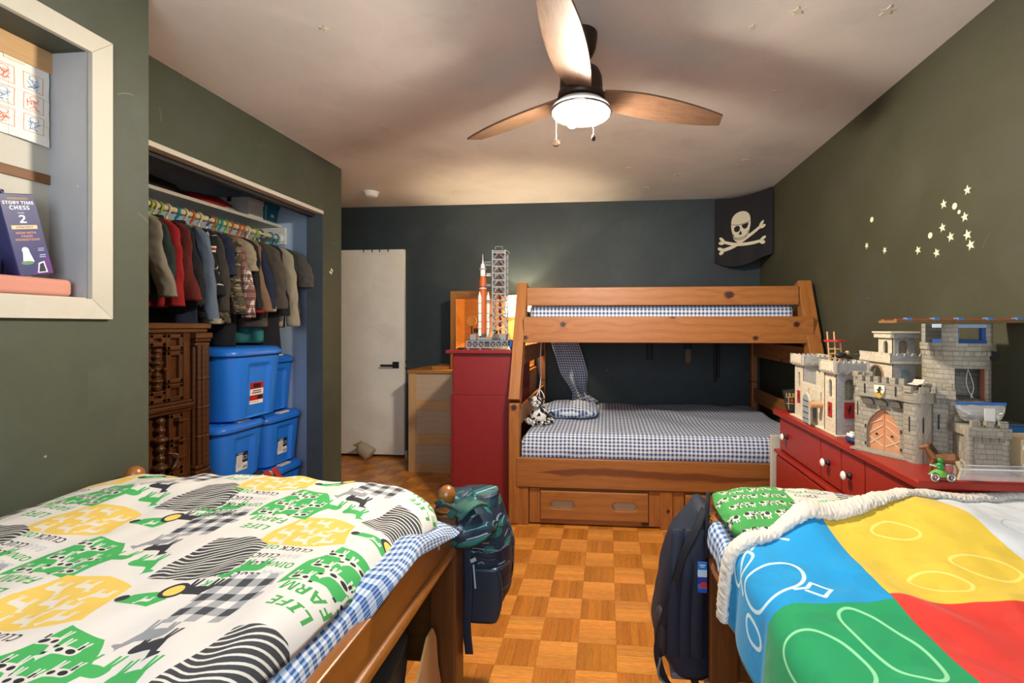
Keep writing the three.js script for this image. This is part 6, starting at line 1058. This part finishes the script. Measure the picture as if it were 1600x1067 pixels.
{ // things stored under the left bed
  const b = wthing('storage_sack', 'grey-black plastic sack of things stored under the left bed', 'sack', [-.80, 0, -1.0]);
  part('sack', loft((k, a) => { const r = 1 + .12 * fbm(k * 5, Math.cos(a) * 2, Math.sin(a) * 2); return [-.76 + .23 * r * sgnpow(Math.cos(a), .7), .003 + .40 * k * (1 + .08 * nz(k * 3, Math.cos(a) * 3, 4)), -1.06 + .31 * r * sgnpow(Math.sin(a), .7)]; }, 24, 48), std('#4a4744', .45), b);
  const cb = wthing('cardboard_piece', 'torn brown cardboard flap leaning out from under the left bed', 'cardboard', [-.49, 0, -1.18]);
  const cm = texd(woodTex('#c09a6b', '#a98356', 15, { band: .15, streak: .25 }), .85);
  const s = shapeOf([[.86, .003], [1.37, .003], [1.38, .10], [1.365, .16], [1.385, .20], [1.36, .27], [1.345, .36], [1.32, .40], [1.28, .40], [1.02, .14]]); part('board', metricUV(extr(s, .006, 0).rotateY(Math.PI / 2).translate(-.502, 0, 0), 'z'), cm, cb);
  solo('red_box', slab(-.60, -.50, .003, .085, .72, 1.0, { r: .006 }), std('#6e1c1c', .6), 'dark red box on the floor under the left bed', 'box');
  solo('clear_strip', plank([-.50, .25, -1.06], [-.505, .12, -.84], .03, .004), std('#5d6f86', .3), 'pale blue plastic strip hanging beside the grey sack under the left bed', 'strip');
}
// ---- backpacks
function strapGeo(pts, w, t, n = 40, side = [0, 0, 1]) {
  const c = new THREE.CatmullRomCurve3(pts.map((p) => new THREE.Vector3(...p))), S = new THREE.Vector3(...side);
  return sheet((u, v) => { const p = c.getPoint(v), tg = c.getTangent(v), q = S.clone().addScaledVector(tg, -S.dot(tg)).normalize(); return [p.x + q.x * (u - .5) * w, p.y + q.y * (u - .5) * w, p.z + q.z * (u - .5) * w]; }, 4, n, t, (u, v) => [u * w, v * .4]);
}
{
  const plain = std('#0e2236', .6);
  const slash = texd(canvasTex(1024, 1024, (x, w, h) => {
    x.fillStyle = '#0d2238'; x.fillRect(0, 0, w, h); const r = mulberry(77);
    for (let i = 0; i < 170; i++) { x.fillStyle = ['#0f5450', '#08182a', '#0e3a4a', '#136a60', '#0b2438'][Math.floor(r() * 5)]; x.beginPath(); x.ellipse(r() * w, r() * h, 30 + 70 * r(), 14 + 26 * r(), r() * .8 - .3, 0, 7); x.fill(); }
    for (let i = 0; i < 120; i++) { x.strokeStyle = `rgba(165,195,205,${.35 + .5 * r()})`; x.lineWidth = 4 + 9 * r(); x.lineCap = 'round'; const X = r() * w, Y = r() * h; x.beginPath(); x.moveTo(X, Y); x.quadraticCurveTo(X + 30, Y - 22 * r(), X + 70 * r() + 30, Y + 18 * r()); x.stroke(); }
  }, .42, .42), .55);
  const t = wthing('camouflage_backpack', 'navy and teal camouflage backpack hanging from the left bed post', 'backpack', [-.40, .24, -1.53]);
  // hangs on the far, aisle side of the post; deepest low down
  const prof = (k) => [lerp(.705, .295, k), k < .5 ? lerp(.085, .138, smooth(0, .5, k)) : lerp(.138, .095, Math.pow((k - .5) / .5, 3)), k < .2 ? lerp(.05, .125, k / .2) : k > .85 ? lerp(.125, .095, (k - .85) / .15) : .125];
  part('body', loft((k, a) => { const [y, w, dz] = prof(k), cx = -.505 + (w + .045) / 2; return [cx + (w + .045) / 2 * sgnpow(Math.cos(a), .75) + .006 * nz(k * 7, a * 1.5), y + .012 * Math.cos(a) * (k > .8 ? 1 : 0), -1.605 + dz * sgnpow(Math.sin(a), .7) * .9 + .006 * nz(k * 6, a * 2, 7)]; }, 40, 48, (k, a, p) => [p[2] * .7 + p[0], p[1]]), slash, t);
  part('lower_pocket', loft((k, a) => { const y = lerp(.49, .315, k), w = .135 * Math.pow(Math.sin((.12 + .76 * k) * Math.PI), .3), cx = -.402; return [cx + w / 2 * sgnpow(Math.cos(a), .6), y, -1.505 + .018 * sgnpow(Math.sin(a), .6)]; }, 16, 36), std('#102a3c', .45), t);
  part('top_handle', strapGeo([[-.525, .715, -1.42], [-.50, .728, -1.405], [-.47, .722, -1.40], [-.44, .70, -1.405]], .022, .006, 30, [1, 0, .4]), std('#123a3a', .7), t);
  part('top_flap', loft((k, a) => { const w = lerp(.050, .098, smooth(0, .8, k)); return [-.500 + .045 * k + w * sgnpow(Math.cos(a), .8), lerp(.725, .60, k) + .008 * Math.cos(a * 2) + .006 * nz(a * 2, k * 4), -1.525 + .125 * sgnpow(Math.sin(a), .8) * lerp(.45, 1, smooth(0, .7, k))]; }, 14, 36, (k, a, p) => [p[2] + p[0], p[1]]), slash, t);
  for (const [a, b] of [[0, '#16463f'], [.030, '#1d5548']]) part('shoulder_strap', strapGeo([[-.475 + a, .690, -1.392], [-.455 + a, .712, -1.40], [-.430 + a, .722, -1.44], [-.415 + a, .705, -1.48]], .024, .008, 24, [.8, -.4, 0]), std(b, .75), t);
  part('side_strap', strapGeo([[-.455, .62, -1.495], [-.440, .45, -1.482], [-.446, .30, -1.485], [-.440, .215, -1.49]], .026, .004, 30, [1, 0, 0]), plain, t);
  part('zip_pull', [bar([-.425, .505, -1.484], [-.418, .43, -1.482], .003), box(.02, .012, .004, -.425, .52, -1.482, { r: .001, rz: .5 })], std('#a9bcc2', .4), t);
  part('zip_line', tube([[-.44, .535, -1.49], [-.37, .515, -1.495], [-.34, .51, -1.53]], .0028, 20, 6), plain, t);
}
{
  const nav = texd(canvasTex(256, 256, (x) => { x.fillStyle = '#0d1b2f'; x.fillRect(0, 0, 256, 256); const r = mulberry(4); for (let i = 0; i < 3000; i++) { const v = r() < .5 ? 0 : 120; x.fillStyle = `rgba(${v},${v},${v + 20},.06)`; x.fillRect(r() * 256, r() * 256, 3, 1); } }, .12, .12), .7), dk = std('#0a0f18', .7);
  const t = wthing('navy_backpack', 'dark navy backpack hanging from the right bed post with straps trailing to the floor', 'backpack', [.24, .06, -1.53]);
  const prof = (k) => { const y = lerp(.715, .235, k), w = k < .21 ? lerp(.035, .110, k / .21) : k < .41 ? lerp(.110, .140, (k - .21) / .2) : k < .78 ? lerp(.140, .168, (k - .41) / .37) : lerp(.168, .115, Math.pow((k - .78) / .22, 2)); return [y, w, lerp(.07, .115, smooth(0, .3, k))]; };
  part('body', loft((k, a) => { const [y, w, dz] = prof(k), cx = .312 - w / 2; return [cx + w / 2 * sgnpow(Math.cos(a), .7) + .004 * nz(k * 8, a), y, -1.525 + dz * sgnpow(Math.sin(a), .65) + .004 * nz(k * 7, a * 2, 3)]; }, 40, 48, (k, a, p) => [p[0], p[1]]), nav, t);
  part('back_pad', [0, 1, 2].map((i) => loft((k, a) => { const y = lerp(.66, .30, k) , w = .020; return [.215 + i * .032 + w * Math.cos(a) - .02 * Math.sin(k * 2) , y, -1.412 + .012 * Math.sin(a) * Math.pow(Math.sin((.06 + .88 * k) * Math.PI), .4) - (k < .3 ? .03 * (1 - k / .3) : 0)]; }, 20, 16, (k, a, p) => [p[0], p[1]])), nav, t, 'padded back panel');
  part('bottom_band', slab(.190, .300, .218, .238, 1.43, 1.60, { r: .006 }), std('#6a6470', .6), t, 'grey bottom band');
  part('shoulder_strap', strapGeo([[.292, .735, -1.43], [.262, .68, -1.405], [.220, .60, -1.398], [.190, .48, -1.412], [.160, .36, -1.43], [.152, .29, -1.43], [.175, .215, -1.43], [.205, .185, -1.43]], .022, .006, 50, [.8, .3, .3]), dk, t);
  part('side_mesh', ball(.05, .165, .345, -1.46, .45, 1.5, .9), texd(canvasTex(64, 64, (x) => { x.fillStyle = '#151a22'; x.fillRect(0, 0, 64, 64); x.fillStyle = '#6b4638'; for (let i = 0; i < 16; i++) x.fillRect((i % 4) * 16 + 5, Math.floor(i / 4) * 16 + 5, 6, 6); }, .02, .02), .8), t);
  part('hanging_loop', strapGeo([[.30, .775, -1.44], [.292, .74, -1.415], [.288, .68, -1.40], [.287, .60, -1.398]], .012, .004, 24, [1, 0, 0]), dk, t);
  part('web_strap', strapGeo([[.205, .19, -1.43], [.212, .10, -1.425], [.222, .012, -1.42]], .024, .004, 20, [1, 0, 0]), dk, t); part('web_strap', strapGeo([[.255, .235, -1.43], [.277, .13, -1.425], [.272, .012, -1.42]], .022, .004, 20, [1, 0, 0]), dk, t);
  part('buckle', [box(.034, .020, .012, .208, .178, -1.424, { r: .003 }), box(.034, .010, .012, .208, .156, -1.424, { r: .003 }), box(.034, .008, .012, .209, .140, -1.424, { r: .003 })], M.black, t);
  part('lace', tube([[.158, .29, -1.42], [.152, .24, -1.415], [.180, .205, -1.42]], .004, 16, 6), std('#6b7076', .6), t);
  const tagT = texd(canvasTex(96, 256, (x) => { x.fillStyle = '#2a7bd0'; x.fillRect(0, 0, 96, 256); x.fillStyle = '#bfe0f5'; x.fillRect(0, 64, 96, 60); x.fillStyle = '#1d3f9a'; x.fillRect(0, 124, 96, 60); x.fillStyle = '#c8343c'; x.beginPath(); x.ellipse(60, 190, 40, 26, 0, 0, 7); x.fill(); x.fillStyle = '#2450b5'; x.fillRect(0, 222, 96, 34); x.fillStyle = '#e9f2f8'; x.fillRect(18, 20, 60, 8); x.fillRect(26, 36, 44, 6); }), .4);
  part('tag', fitUV(box(.026, .088, .003, .274, .545, -1.394, { r: .0005 }), 'z'), tagT, t, 'blue and red printed tag');
}
// ---- right bed: pillow and blanket
{
  const pt = texd(canvasTex(1024, 512, (x, w, h) => {
    x.fillStyle = '#d0cbc0'; x.fillRect(0, 0, w, h); x.fillStyle = '#3d9145'; x.beginPath(); x.moveTo(0, 0); x.lineTo(400, 0); x.quadraticCurveTo(440, 220, 380, 512); x.lineTo(0, 512); x.fill();
    const cow = (X, Y, s, f) => { x.save(); x.translate(X, Y); x.scale(s * f, s); x.fillStyle = '#d8d4ca'; x.beginPath(); x.ellipse(0, 0, 26, 12, 0, 0, 7); x.ellipse(26, -8, 10, 8, 0, 0, 7); x.fill(); for (const q of [-18, -8, 10, 18]) x.fillRect(q, 6, 5, 18); x.fillStyle = '#22232a'; x.beginPath(); x.ellipse(-10, -3, 10, 8, 0, 0, 7); x.ellipse(14, 2, 8, 7, 0, 0, 7); x.ellipse(28, -12, 6, 4, 0, 0, 7); x.fill(); x.fillRect(10, 10, 5, 14); x.restore(); };
    for (let j = 0; j < 6; j++) for (let i = 0; i < 5; i++) cow(40 + i * 82 + (j % 2) * 36, 40 + j * 86, 1.25, (i + j) % 2 ? 1 : -1);
    x.font = 'bold 44px sans-serif'; const W = ['CLUCK', 'BAA', 'OINK']; for (let j = 0; j < 9; j++) for (let i = 0; i < 3; i++) { x.fillStyle = ['#26272c', '#b9bcc2', '#3f9a4c'][(i + j) % 3]; x.fillText(W[(i + j) % 3], 420 + i * 120 + (j % 2) * 30, 50 + j * 56); }
    x.fillStyle = '#35373d'; x.beginPath(); x.ellipse(900, 200, 190, 210, 0, 0, 7); x.fill(); x.strokeStyle = '#f0ece4'; x.lineWidth = 6; for (let k = 0; k < 20; k++) { x.beginPath(); for (let i = 0; i < 26; i++) x.lineTo(700 + i * 16, k * 24 + 26 * Math.sin(i * .3 + k * .3)); x.stroke(); }
  }, 1, 1), .88);
  const w = .48, d = .34, h = .10;
  const pg = loft((k, a) => { const s = Math.sin(k * Math.PI), e = Math.pow(s, .35), x = (k - .5) * w; return [x, sgnpow(Math.sin(a), .9) * h / 2 * e * (1 + .12 * nz(k * 5, a)) + .006 * nz(k * 12, Math.cos(a) * 4), sgnpow(Math.cos(a), .75) * d / 2 * (.25 + .75 * Math.pow(s, .15))]; }, 44, 44, (k, a, p) => [k, .5 - p[2] / d]);
  pg.rotateZ(-.03).translate(.543, .752, -1.325);
  solo('pillow', pg, pt, 'green and cream farm print pillow tucked under the fleece edge on the right bed', 'pillow');

  solo('bed_sheet', sheet((u, v) => {
    const d = lerp(1.16, 1.415, v), P = [[.44, .706], [.37, .708], [.335, .712], [.305, .708], [.292, .690], [.288, .650]], q = u * 5, i = Math.min(4, Math.floor(q)), f = q - i;
    return [lerp(P[i][0], P[i + 1][0], f) + .004 * Math.sin(d * 50) * u, lerp(P[i][1], P[i + 1][1], f) - .02 * smooth(1.36, 1.415, d) - .012 * Math.sin(d * 21) * u, -d];
  }, 24, 30, .003, (u, v) => [u * .2, lerp(1.16, 1.415, v)]), M.gingham, 'gingham sheet corner showing under the farm print pillow on the right bed', 'sheet');
  // blanket: top across the bed, hanging over the aisle side
  const T2 = canvasTex(2048, 2048, (x, W) => {                   // canvas: right = room right, up = away; 1.55 m square, origin x .10, d .0
    const S = W / 1.55, P = (X, D) => [(X - .10) * S, W - D * S];
    const rect = (c, x0, x1, d0, d1) => { x.fillStyle = c; const a = P(x0, d1), b = P(x1, d0); x.fillRect(a[0], a[1], b[0] - a[0] + 1, b[1] - a[1] + 1); };
    const blue = '#1390cc', yel = '#dcbd3e', whi = '#d3d8de', grn = '#18925a', red = '#d8372b';
    rect(blue, .1, .52, .905, 1.7); rect(yel, .52, .88, .92, 1.7); rect(whi, .88, 1.7, .92, 1.7); rect(grn, .1, .52, 0, .905); rect(red, .52, 1.0, 0, .92); rect(blue, 1.0, 1.7, 0, .92); 
    const r = mulberry(8); for (let i = 0; i < 420; i++) { x.fillStyle = r() < .5 ? 'rgba(255,255,255,.025)' : 'rgba(0,0,0,.03)'; x.beginPath(); x.ellipse(r() * W, r() * W, 10 + 60 * r(), 8 + 34 * r(), r() * 3, 0, 7); x.fill(); }
    const line = (c, wd, pts, close) => { x.strokeStyle = c; x.lineWidth = wd; x.lineJoin = x.lineCap = 'round'; x.beginPath(); pts.forEach((p, i) => i ? x.lineTo(...P(...p)) : x.moveTo(...P(...p))); if (close) x.closePath(); x.stroke(); };
    const wl = 'rgba(215,230,236,.92)';
    const blob = (c, wd, pts) => { x.strokeStyle = c; x.lineWidth = wd; x.lineJoin = 'round'; x.beginPath(); const n = pts.length; for (let i = 0; i < n; i++) { const p = P(...pts[i]), q = P(...pts[(i + 1) % n]), m = [(p[0] + q[0]) / 2, (p[1] + q[1]) / 2]; if (!i) { const l = P(...pts[n - 1]); x.moveTo((p[0] + l[0]) / 2, (p[1] + l[1]) / 2); } x.quadraticCurveTo(p[0], p[1], m[0], m[1]); } x.stroke(); };
    blob(wl, 10, [[.225, 1.10], [.30, 1.145], [.335, 1.10], [.30, 1.07]]); blob(wl, 10, [[.27, 1.055], [.325, 1.04], [.395, 1.065], [.405, 1.0], [.36, .95], [.28, .935], [.255, .985]]); line(wl, 10, [[.36, .95], [.385, .955], [.40, .975], [.43, .955], [.405, .925], [.38, .945]], false); line(wl, 10, [[.255, 1.045], [.27, 1.085], [.315, 1.12], [.345, 1.15]], false); blob(wl, 10, [[.20, .99], [.245, 1.01], [.24, .94], [.205, .93]]); line(wl, 9, [[.33, 1.12], [.37, 1.17], [.40, 1.165], [.42, 1.14]], false); line(wl, 9, [[.345, 1.15], [.36, 1.19], [.41, 1.20]], false);
    const gl = 'rgba(165,225,175,.85)'; blob(gl, 8, [[.395, .87], [.43, .90], [.465, .86], [.50, .77], [.475, .70], [.42, .735]]); blob(gl, 8, [[.27, .83], [.33, .84], [.38, .80], [.40, .72], [.33, .66], [.27, .72]]); blob(gl, 8, [[.22, .58], [.3, .62], [.38, .55], [.36, .44], [.25, .45]]);
    const yl = 'rgba(250,235,150,.55)'; blob(yl, 9, [[.58, 1.00], [.66, 1.04], [.72, .99], [.66, .95]]); blob(yl, 9, [[.70, 1.07], [.80, 1.10], [.85, 1.03], [.76, 1.0]]); blob(yl, 9, [[.60, 1.17], [.68, 1.22], [.74, 1.16], [.66, 1.13]]);
    const bl = 'rgba(150,175,200,.55)'; blob(bl, 6, [[.93, 1.22], [1.0, 1.28], [1.08, 1.22], [1.0, 1.17]]); blob(bl, 6, [[.98, 1.08], [1.08, 1.13], [1.14, 1.05], [1.04, 1.01]]); blob(bl, 6, [[1.15, 1.3], [1.22, 1.34], [1.28, 1.28], [1.2, 1.24]]);
  }, 1, 1);
  const fleece = phys({ map: T2, roughness: .95, sheen: .35, sheenRoughness: .6, sheenColor: new THREE.Color(.9, .9, .9), side: THREE.DoubleSide, bumpMap: bumpy, bumpScale: .001 });
  const farD = (x) => x < .32 ? 1.165 : x < .56 ? lerp(1.165, 1.255, (x - .32) / .24) : x < .93 ? lerp(1.255, 1.455, smooth(0, 1, (x - .56) / .37) * .5 + (x - .56) / .37 * .5) : lerp(1.455, 1.515, smooth(.93, 1.2, x));
  const prof = (s) => {                                          // s: distance across from the hanging hem
    const hang = .130, rr = .055; if (s < hang) return [.288 + .010 * (s / hang), .575 + s]; const q = s - hang, arc = rr * 1.5708;
    if (q < arc) { const a = q / rr; return [.298 + rr * (1 - Math.cos(a)), .575 + hang + rr * Math.sin(a)]; } return [.298 + rr + (q - arc), .575 + hang + rr];
  };
  const LEN = (.130 + .055 * 1.5708) + (1.375 - .353);
  const surf = (u, v) => {
    const s = u * LEN, [x, y0] = prof(s), d1 = farD(x), d = lerp(.22, d1, v), top = smooth(.14, .30, s);
    let y = y0 + top * (.010 * nz(x * 3, d * 3, 11) + .012 * fbm(x * 5, d * 5, 2) + .006 * nz(x * 14, d * 11, 4));
    const over = Math.exp(-Math.pow((d - 1.29) / .16, 2)); y += top * .050 * over * smooth(.36, .50, x) * (1 - smooth(.86, 1.05, x) * .5);
    y += top * .018 * Math.exp(-Math.pow((x - .60 - .12 * Math.sin(d * 4)) / .05, 2)) * smooth(.7, .95, d) + top * .016 * Math.exp(-Math.pow((d - 1.02 - .1 * Math.sin(x * 7)) / .04, 2)) * smooth(.55, .75, x);
    const fold = .012 * Math.sin(d * 17 + 2 * nz(d * 3, 1)) * (1 - smooth(.06, .22, s));
    return [x - Math.abs(fold) * .9 + .004 - .004, y, -d + top * .012 * nz(x * 6, d * 5, 9)];
  };
  const t = wthing('block_blanket', 'fleece blanket in big blue, yellow, white, green and red squares on the right bed', 'blanket', [.85, .74, -.8]);
  part('fleece', sheet(surf, 170, 170, .010, (u, v, p) => { const s = u * LEN, x = .353 - (.130 + .055 * 1.5708) + s, d1 = farD(prof(s)[0]), d = lerp(.22, d1, v); return [(x - .10) / 1.55, d / 1.55]; }), fleece, t);
  // sherpa lining turned back along the far edge
  const sh = std('#d6d0c6', 1);
  const rr = mulberry(41), bump = Array.from({ length: 400 }, () => rr());
  const edge = (k) => { const u = clamp(k * 1.0), p = surf(u, 1), q = surf(u, .955); return [p, q]; };
  part('sherpa_border', loft((k, a) => {
    const [p, q] = edge(k), dx = q[0] - p[0], dy = q[1] - p[1], dz = q[2] - p[2], W = lerp(.024, .036, smooth(.1, .5, k)) * (1 - .35 * smooth(.6, .9, k)), len = Math.hypot(dx, dy, dz) || 1;
    const u = clamp(k), e = .01, A = surf(clamp(u - e), 1), B = surf(clamp(u + e), 1), tx = B[0] - A[0], ty = B[1] - A[1], tz = B[2] - A[2], T = new THREE.Vector3(tx, ty, tz).normalize(), I = new THREE.Vector3(dx / len, dy / len, dz / len), N = new THREE.Vector3().crossVectors(I, T).normalize(); if (N.y < -.01 || (Math.abs(N.y) < .3 && N.x > 0)) N.negate();
    const lump = 1 + .20 * nz(k * 150, Math.cos(a) * 3, Math.sin(a) * 3) + .12 * nz(k * 320, Math.cos(a) * 6, Math.sin(a) * 6 + 4) + 0 * bump[0];
    const c1 = Math.cos(a) * W * lump, c2 = Math.sin(a) * .012 * lump;
    return [p[0] + I.x * (c1 + W * .55) + N.x * (c2 + .007), p[1] + I.y * (c1 + W * .55) + N.y * (c2 + .007), p[2] + I.z * (c1 + W * .55) + N.z * (c2 + .007)];
  }, 520, 24), sh, t, 'fluffy white sherpa lining');
}
// ---- things in the recess of the left wall
{
  const paper = texd(canvasTex(512, 512, (x, w, h) => {
    x.fillStyle = '#e8e4dc'; x.fillRect(0, 0, w, h); const r = mulberry(19);
    x.strokeStyle = '#b9b4aa'; x.lineWidth = 2; for (let k = 1; k < 3; k++) { x.beginPath(); x.moveTo(k * w / 3, 70); x.lineTo(k * w / 3, h); x.moveTo(0, k * h / 3 + 40); x.lineTo(w, k * h / 3 + 40); x.stroke(); }
    for (let j = 0; j < 3; j++) for (let i = 0; i < 4; i++) { x.strokeStyle = (i + j) % 2 ? '#c8664f' : '#5b7fae'; x.lineWidth = 3; const X = 70 + i * 120, Y = 130 + j * 130; x.beginPath(); x.ellipse(X, Y - 24, 18, 16, 0, 0, 7); x.stroke(); for (let k = 0; k < 12; k++) { x.beginPath(); x.moveTo(X + (r() - .5) * 60, Y + (r() - .3) * 70); x.lineTo(X + (r() - .5) * 60, Y + (r() - .3) * 70); x.stroke(); } x.strokeStyle = '#c87a5c'; x.strokeRect(X - 42, Y - 50, 84, 104); }
    x.fillStyle = '#2a2a2c'; x.font = 'bold 26px sans-serif'; x.fillText('TOWN', 420, 40);
  }), .85);
  const p = wthing('drawing_poster', 'paper poster of red and blue crayon figures pinned in the wall recess', 'poster', [-1.747, 1.82, -1.2]);
  part('paper', fitUV(sheet((u, v) => [-1.7455 + .004 * Math.sin(u * 9) * (1 - v) + .005 * nz(u * 4, v * 4) + .003, lerp(1.825, 2.066, v) + .006 * Math.sin(u * 3), -lerp(1.03, 1.332, u)], 24, 16, .001, (u, v) => [u, v]), '-x'), paper, p); part('tape', slab(-1.7445, -1.7415, 2.05, 2.085, 1.22, 1.27, { r: 0 }), std('#d8d0ba', .5), p);
  p.children[0].geometry.attributes.uv.needsUpdate = true;
  const face = texd(canvasTex(320, 960, (x, w, h) => {
    x.fillStyle = '#33346b'; x.fillRect(0, 0, w, h); x.fillStyle = '#26275a'; x.fillRect(0, 0, w, 130); x.textAlign = 'center';
    x.fillStyle = '#7a5a3a'; x.fillRect(70, 36, 190, 26); x.fillStyle = '#dfe4f2'; x.font = 'bold 52px sans-serif'; x.fillText('STORY TIME', w / 2, 116, 290); x.font = 'bold 64px sans-serif'; x.fillText('CHESS', w / 2, 178);
    x.fillStyle = '#aeb6d8'; x.font = 'bold 24px sans-serif'; x.fillText('LEVEL', w / 2, 226); x.fillStyle = '#e9edf7'; x.font = 'bold 130px sans-serif'; x.fillText('2', w / 2, 336); x.fillStyle = '#d9c08a'; x.fillRect(40, 362, 240, 46); x.fillStyle = '#2b2b50'; x.font = 'bold 34px sans-serif'; x.fillText('STRATEGY', w / 2, 398);
    x.fillStyle = '#c98a5c'; x.font = 'bold 36px sans-serif'; x.fillText('NOW WITH', w / 2, 466); x.fillText('PAWN', w / 2, 506); x.fillText('PROMOTION!', w / 2, 546);
    x.fillStyle = '#d4dcea'; x.beginPath(); x.ellipse(110, 660, 34, 40, 0, 0, 7); x.fill(); x.beginPath(); x.moveTo(60, 800); x.lineTo(84, 660); x.lineTo(140, 660); x.lineTo(168, 800); x.fill(); x.fillStyle = '#5f8f5c'; x.beginPath(); x.ellipse(100, 810, 60, 22, 0, 0, 7); x.fill();
    x.fillStyle = '#5a2a7a'; x.beginPath(); x.moveTo(120, h); x.lineTo(w, 720); x.lineTo(w, h); x.fill(); x.fillStyle = '#e8e6f0'; x.beginPath(); x.moveTo(170, h - 20); x.lineTo(200, 820); x.lineTo(260, 800); x.lineTo(270, h - 20); x.fill(); x.fillStyle = '#22223a'; x.beginPath(); x.moveTo(184, h - 30); x.lineTo(212, 834); x.lineTo(248, 820); x.lineTo(256, h - 30); x.fill();
    x.fillStyle = '#b9c0dc'; for (const [X, Y] of [[232, 640], [226, 664], [232, 720], [226, 744]]) x.fillRect(X, Y, 60, 9);
  }), .4);
  const b = thing('game_box', 'tilted navy game box printed with chess and a large 2 in the wall recess', 'box', [-1.690, 1.412, -1.248]);
  b.rotation.x = R(13);                                          // leans away along the wall
  part('box', box(.042, .232, .086, 0, .122, 0, { r: .002 }), std('#2c2d60', .45), b); part('front_print', fitUV(box(.001, .228, .083, .0215, .122, 0, { r: 0 }), 'x'), face, b, 'printed box front');
  const k = wthing('pink_block', 'pink-orange padded block lying at the bottom of the wall recess', 'block', [-1.69, 1.357, -1.2]);
  part('block', slab(-1.742, -1.640, 1.3575, 1.410, .86, 1.318, { r: .014, seg: 5, grain: 'z' }), std('#c98a78', .8), k);
  const o = wthing('game_tray', 'shallow grey game box tray with dark blue rim standing at the back of the recess', 'tray', [-1.73, 1.414, -1.1]);
  part('tray_back', slab(-1.742, -1.738, 1.4115, 1.655, .92, 1.20, { r: 0 }), std('#a9a6b4', .7), o); part('rim', [slab(-1.742, -1.715, 1.651, 1.658, .92, 1.20, { r: .001 }), slab(-1.742, -1.715, 1.4115, 1.4185, .92, 1.20, { r: .001 }), slab(-1.742, -1.715, 1.4115, 1.658, 1.195, 1.202, { r: .001 })], std('#2a2b55', .5), o);
  solo('purple_box', slab(-1.708, -1.65, 1.4105, 1.462, 1.02, 1.140, { r: .002 }), std('#5b5fa8', .6), 'small violet-blue box standing on the pink block in the recess', 'box');
}
renderer.render(scene, camera);
